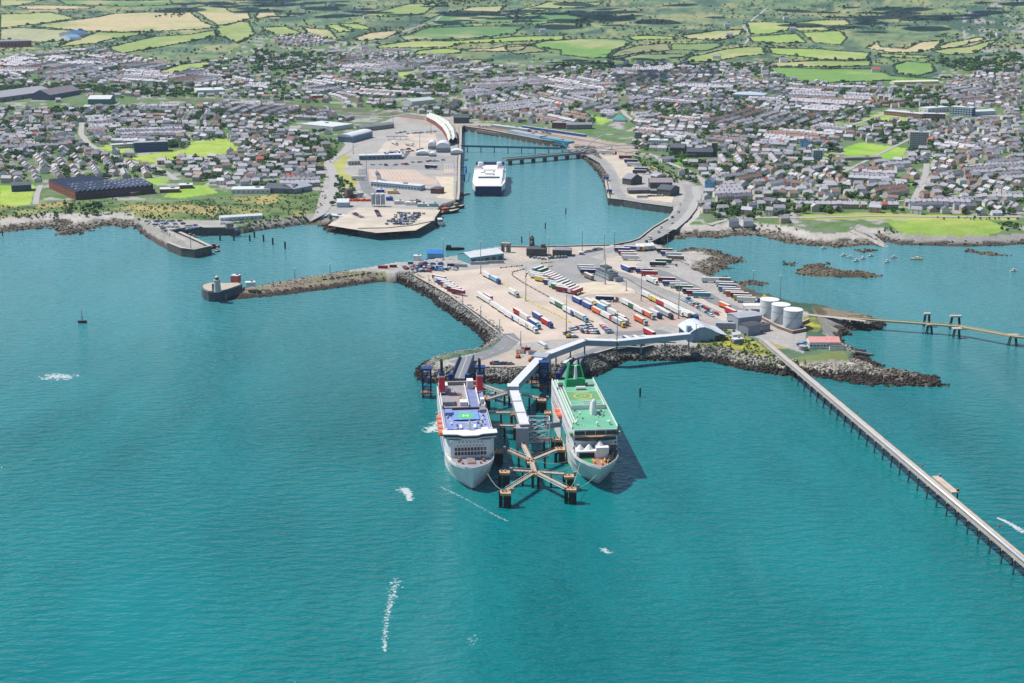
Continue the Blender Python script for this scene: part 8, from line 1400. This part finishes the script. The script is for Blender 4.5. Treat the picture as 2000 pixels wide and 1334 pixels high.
# the bulk terminal trestle farther right
def trestle():
    pts = [(1660, 621), (1725, 626), (1810, 632), (1872, 637), (1975, 656), (2060, 664)]; P = [Gz(*p, 8) for p in pts]; o = Vector((P[0].x, P[0].y, 0)); t = thing('trestle_pier', 'thin yellowish trestle pier crossing the right bay', 'pier', o)
    for i, (u, v) in enumerate(zip(P[:-1], P[1:])):
        u, v = u-o, v-o; MB().beam(u-Vector((0, 0, 0.8)), v-Vector((0, 0, 0.8)), 4.2, 1.1).build('deck', C('trestle_deck', (180, 168, 138), 0.85), t)
        for s in (-2.0, 2.0): MB().beam(u+Vector((0, s, 1.0)), v+Vector((0, s, 1.0)), 0.2, 0.2).build('handrail', C('trestle_rail', (214, 196, 110)), t)
    for lab, x, y, w, ztop in (('leg', 1815, 647, 5, 8), ('leg', 1868, 655, 6, 8), ('leg', 1978, 668, 7, 8)):
        c = Gz(x, y, 2)-o
        for sx in (-1, 1):
            for sy in (-1, 1): MB().tube((c.x+sx*w*0.5, c.y+sy*2, -3), (c.x+sx*w*0.25, c.y+sy*1.2, 7.4), 0.45, 6).build('pile', WEED, t)
        MB().box((c.x, c.y, 7.2), (w+1, 5, 0.9)).build('pile_cap', C('pale_cap', (196, 186, 174)), t)
    for i, (x, y, w) in enumerate(((1820, 632, 5), (1876, 637, 9))):
        c = Gz(x, y, 6); d_ = thing('mooring_dolphin', ('slim dolphin standing behind the trestle pier', 'broad dolphin standing behind the trestle pier')[i], 'dolphin', (c.x, c.y+14, 0), 0, 'dolphins of the trestle pier')
        for sx in (-1, 1):
            for sy in (-1, 1): MB().tube((sx*w*0.5, sy*2, -3), (sx*w*0.3, sy*1.2, 10), 0.5, 6).build('pile', WEED, d_)
        MB().box((0, 0, 10), (w, 4, 1.2)).build('cap', C('pale_cap', (196, 186, 174)), d_)
trestle()
# ---------------------------------------------------------------- piles, buoys, boats
for i, (x, y, h) in enumerate(((430, 470, 6), (457, 470, 6), (488, 471, 6), (497, 464, 6), (515, 472, 7), (533, 478, 7), (557, 486, 7))): c = Gz(x, y, 0); t = thing('mooring_pile', f'{nth(i+1)} dark mooring pile from the small fishing dock', 'pile', c, 0, 'mooring piles of the harbour'); MB().tube((0, 0, -2), (0, 0, h), 0.9, 8).build('shaft', WEED, t); MB().lathe((0, 0, h), [(1.0, 0), (0.9, 0.5)], 8).build('cap', DKGREY, t)
for i, (x, y, l) in enumerate(((1250, 775, 'lone dark pile right of the green ferry'), (1105, 418, 'marker pile off the inner quay corner'), (1065, 447, 'marker pile in the middle of the inner harbour'), (1019, 474, 'marker pile off the island quay'), (5, 461, 'thin post off the pale beach'))): c = Gz(x, y, 0); t = thing('marker_pile', l, 'pile', c); MB().tube((0, 0, -2), (0, 0, 6.5), 0.6, 8).build('shaft', WEED, t); MB().lathe((0, 0, 6.5), [(0.7, 0), (0.5, 0.7)], 8).build('cap', GREY, t)
c = Gz(161, 630, 0); t = thing('channel_buoy', 'black boat-shaped channel buoy with mast off the mole', 'buoy', c); mb = MB(); ring_loft(mb, [[(x, -w, 1.6), (x, -w*0.7, -0.6), (x, w*0.7, -0.6), (x, w, 1.6)] for x, w in ((-3.6, 0.8), (-2.5, 1.7), (2.5, 1.7), (3.6, 0.6))]); hb = mb.build('hull', BLACK, t); MB().box((0, 0, 1.6), (5.6, 3.0, 0.2)).build('deck', DKGREY, hb); mb = MB().tube((0, 0, 1.6), (0, 0, 9.5), 0.22, 6); mb.tube((-1.2, 0, 1.6), (0, 0, 6), 0.1, 5); mb.tube((1.2, 0, 1.6), (0, 0, 6), 0.1, 5); mb.build('mast', DKGREY, t); MB().lathe((0, 0, 9.3), [(0.35, 0), (0.35, 0.7), (0.1, 1.0)], 7).build('lantern', RED, t)
def boat(label, p, L, Bm, hullm, cabm, rz=0.0, cabin=(0.05, 0.35, 1.6), mast=0, fb=1.3, name='boat', z=0.0):
    c = Gz(*p, z); c.z = 0; t = thing(name, label, 'boat', c, rz); R_ = []
    for x, w, s in ((-0.5, 0.8, 0.9), (-0.25, 1, 0.9), (0.15, 1, 1.0), (0.36, 0.66, 1.2), (0.5, 0.06, 1.45)): R_.append([(x*L, -w*Bm/2, fb*s), (x*L*0.94, -w*Bm*0.32, -0.4), (x*L*0.94, w*Bm*0.32, -0.4), (x*L, w*Bm/2, fb*s)])
    mb = MB(); ring_loft(mb, R_); h = mb.build('hull', hullm, t); mb = MB(); mb.add([p_ for r in R_ for p_ in ((r[0][0], r[0][1]*0.9, r[0][2]-0.15), (r[3][0], r[3][1]*0.9, r[3][2]-0.15))], [(2*i, 2*i+2, 2*i+3, 2*i+1) for i in range(4)]); mb.build('deck', C('boat_deck', (190, 176, 156)), h)
    k = MB().box((cabin[0]*L, 0, fb*0.9), (cabin[1]*L, Bm*0.62, cabin[2]), 0, 0, (0.8, 0.85)).build('cabin', cabm, t); MB().box((cabin[0]*L, 0, fb*0.9+cabin[2]*0.5), (cabin[1]*L*0.92, Bm*0.6, cabin[2]*0.3)).build('cabin_windows', GLASS, k)
    if mast: MB().tube((0, 0, fb), (0, 0, mast), 0.12, 5).build('mast', GREY, t)
    return t
BT = [((1608, 486), WHITE, 'tiny white boat nearest the slipway rocks'), ((1647, 500), WHITE, 'first white open boat of the moored line in the bay'), ((1659, 504), WHITE, 'second white open boat of the moored line in the bay'), ((1672, 511), C('boat_pale', (214, 226, 226)), 'third pale open boat of the moored line in the bay'), ((1685, 506), WHITE, 'white cabin boat beside the moored line'), ((1700, 501), C('boat_pale', (214, 226, 226)), 'tiny pale dinghy in the bay'), ((1732, 513), WHITE, 'white motor boat below the slipway'), ((1745, 504), C('boat_pink', (236, 214, 214)), 'upright white boat with pinkish hull in the bay'), ((1790, 507), C('boat_orange', (234, 178, 70)), 'orange-yellow work boat in the right bay'), ((1979, 530), WHITE, 'white cruiser moored near the right edge')]
for i, (p, m, l) in enumerate(BT): boat(l, p, 7 if i != 8 else 12, 2.6 if i != 8 else 4, m, WHITE, rng.uniform(-0.6, 0.6))
boat('blue fishing boat at the end of the short pier', (398, 487), 16, 5.5, C('boat_blue', (40, 80, 140)), C('boat_blue2', (70, 130, 190)), 0.3, (-0.2, 0.25, 3), 9, 2.2); boat('red-topped fishing boat outside the blue one', (415, 485), 15, 5, C('boat_navy', (40, 52, 72)), C('boat_red', (190, 74, 82)), 0.35, (0.1, 0.25, 2.6), 10, 2.2); boat('small red and white trawler at the pier tip', (425, 491), 9, 3.6, C('boat_redhull', (170, 70, 70)), WHITE, 1.4, (0, 0.3, 2), 8, 1.6); boat('dark blue boat inside the fishing dock', (354, 465), 11, 4, C('boat_navy', (40, 52, 72)), WHITE, 0.2, (0, 0.3, 2.2), 6, 1.5); boat('white dinghy inside the fishing dock', (378, 463), 7, 2.6, WHITE, WHITE, 0.1)
boat('navy tug with orange wheelhouse at the yard quay', (872, 417), 34, 9, C('tug_navy', (32, 48, 70)), ORANGE, 0.55, (-0.05, 0.25, 4), 10, 3.2, 'tug'); boat('second black tug behind the navy one', (887, 408), 28, 8, BLACK, C('tug_buff', (196, 170, 130)), 0.5, (0.1, 0.2, 4), 9, 3, 'tug'); boat('white workboat catamaran with red stripe at the yard quay', (860, 440), 22, 9, C('work_blue', (170, 196, 220)), WHITE, -1.4, (-0.1, 0.55, 5), 9, 2.4, 'workboat')
boat('red pilot boat in front of the catamaran ferry', (902, 382), 12, 4, C('pilot_navy', (46, 50, 74)), C('pilot_red', (206, 80, 76)), 0.3, (0, 0.35, 2.6), 5, 1.8); boat('blue pilot boat in front of the catamaran ferry', (912, 380), 9, 3.6, C('boat_blue', (40, 80, 140)), WHITE, 0.1); boat('dark launch at the quay steps', (900, 390), 10, 4, C('pilot_navy', (46, 50, 74)), C('pilot_grey', (150, 160, 176)), 1.2, (0, 0.3, 2.2), 4, 1.6)
# slipways
for l, p, q, w in (('sloping concrete slipway below the boat park', (1664, 452), (1730, 482), 9), ('narrow slipway beside the red-roofed boathouse', (1645, 683), (1704, 692), 5)):
    a, b = Gz(*p, 7), Gz(*q, 0); t = thing('slipway', l, 'slipway', (a.x, a.y, 0)); b = b-Vector((a.x, a.y, 0)); b.z = -0.8; MB().beam((0, 0, 6.6), b, w, 0.9).build('ramp', CONC, t); n = Vector((-b.y, b.x, 0)).normalized()*(w/2)
    for s in (-1, 1): MB().beam(Vector((0, 0, 7.4))+n*s, b+n*s+Vector((0, 0, 0.8)), 0.6, 0.5).build('kerb', STONE, t)
# blue fenders of the catamaran berth
c = Gz(915, 345, 0); t = thing('berth_frame', 'blue steel berthing frame beside the catamaran ferry', 'frame', (c.x-4, c.y, 0)); 
for y in (-40, 30): MB().tube((0, y, -3), (0, y, 10), 0.9, 8).build('pile', BLUE, t); MB().beam((0, y, 7), (-26, y+6, 7), 1.2, 1.2).build('arm', BLUE, t); MB().beam((0, y, 3), (-26, y+6, 7), 0.6, 0.6).build('brace', BLUE, t)
MB().beam((0, -40, 8.6), (0, 30, 8.6), 1.0, 0.8).build('rail', BLUE, t)
# ---------------------------------------------------------------- foam
FOAM = mat('sea_foam', (0.82, 0.86, 0.86), 0.9); FOAM.node_tree.nodes['Principled BSDF'].inputs['Alpha'].default_value = 0.34
def foam(label, pts, n, spread, size):
    P = [Gz(*p, 0) for p in pts]; mb = MB(); r = random.Random(n); o = P[0]
    for _ in range(n):
        t = r.random(); f_ = t*(len(P)-1); i = min(int(f_), len(P)-2); q = P[i]+(P[i+1]-P[i])*(f_-i); w = spread*(1-0.7*t) if spread > 0 else -spread; x, y = q.x+r.gauss(0, w)-o.x, q.y+r.gauss(0, w*1.1)-o.y; s = size*(0.35+1.3*r.random()**3); k = 7; a0 = r.uniform(0, 6)
        mb.poly([(x+s*cos(a0+j*2*pi/k)*r.uniform(0.5, 1.2), y+s*sin(a0+j*2*pi/k)*r.uniform(0.4, 1.0), 0.06+0.01*(_ % 7)) for j in range(k)])
    h = mb.build('foam', FOAM); h.location = (o.x, o.y, 0); return stuff(h, label, 'foam')
foam('white splash of foam on the open water at left', [(96, 737), (112, 734), (132, 738)], 420, -3.6, 0.9); foam('foam churned beside the blue ferry flank', [(838, 842), (850, 836), (856, 824)], 420, -2.2, 0.8); foam('white splash below the blue ferry bow', [(788, 955), (796, 962), (800, 978)], 480, 1.7, 0.7); foam('long white streak on the near water', [(772, 1132), (768, 1160), (758, 1195), (752, 1240), (752, 1272)], 520, 1.3, 0.5); foam('thin curved wake line before the blue ferry', [(862, 952), (890, 965), (925, 983), (960, 1003), (990, 1018)], 420, -0.4, 0.3); foam('small white fleck right of the near crossing', [(1178, 1072), (1188, 1080)], 150, -0.8, 0.5); foam('boat wake beside the far end of the jetty', [(2000, 1040), (1975, 1024), (1950, 1012)], 520, 1.0, 0.6); foam('faint flecks near the bottom of the water', [(915, 1245), (930, 1258)], 40, -1.5, 0.4); foam('disturbed white water between the berths', [(962, 765), (978, 770), (990, 785)], 420, -4, 0.5)
# ---------------------------------------------------------------- the air: thin haze round the whole place
def haze():
    m = bpy.data.materials.new('haze_air'); m.use_nodes = True; N = m.node_tree.nodes; L = m.node_tree.links
    N.remove(N['Principled BSDF']); v = N.new('ShaderNodeVolumePrincipled')
    v.inputs['Color'].default_value = (0.62, 0.82, 1.0, 1); v.inputs['Density'].default_value = 0.000026; v.inputs['Anisotropy'].default_value = 0.2
    L.new(v.outputs[0], N['Material Output'].inputs['Volume']); m.cycles.homogeneous_volume = True
    return stuff(MB().box((0, 4700, -12), (19400, 11400, 372)).build('haze', m))
haze()
# ---------------------------------------------------------------- fair-weather clouds high above the hills; they shade patches of the land
def cloud(label, px_, py_, h, w, dp, n, seed):
    g = G(px_, py_); k = (h-g.z)/SUNV.z; c = Vector((g.x+SUNV.x*k, g.y+SUNV.y*k, h)); r = random.Random(seed); mb = MB()
    for _ in range(n):
        x, y, z = r.gauss(0, w*0.4), r.gauss(0, dp*0.4), r.uniform(0, 60); R_ = r.uniform(0.05, 0.13)*w; mb.lathe((x, y, z), [(R_*0.3, -R_*0.25), (R_*0.8, -R_*0.2), (R_, 0), (R_*0.85, R_*0.4), (R_*0.4, R_*0.7), (0.5, R_*0.8)], 9)
    o = mb.build('cloud', mat('cloud_vapour', (0.9, 0.9, 0.9), 1.0), None, True); o.location = c; return stuff(o, label, 'cloud')
cloud('fair weather cloud over the shaded upper town', 1190, 128, 900, 300, 420, 34, 1); cloud('fair weather cloud over the middle hills', 1050, 30, 1000, 620, 700, 50, 2); cloud('fair weather cloud over the mountain foot', 1760, 30, 1000, 560, 600, 44, 3); cloud('fair weather cloud over the left hill', 480, 8, 1000, 600, 600, 44, 4)
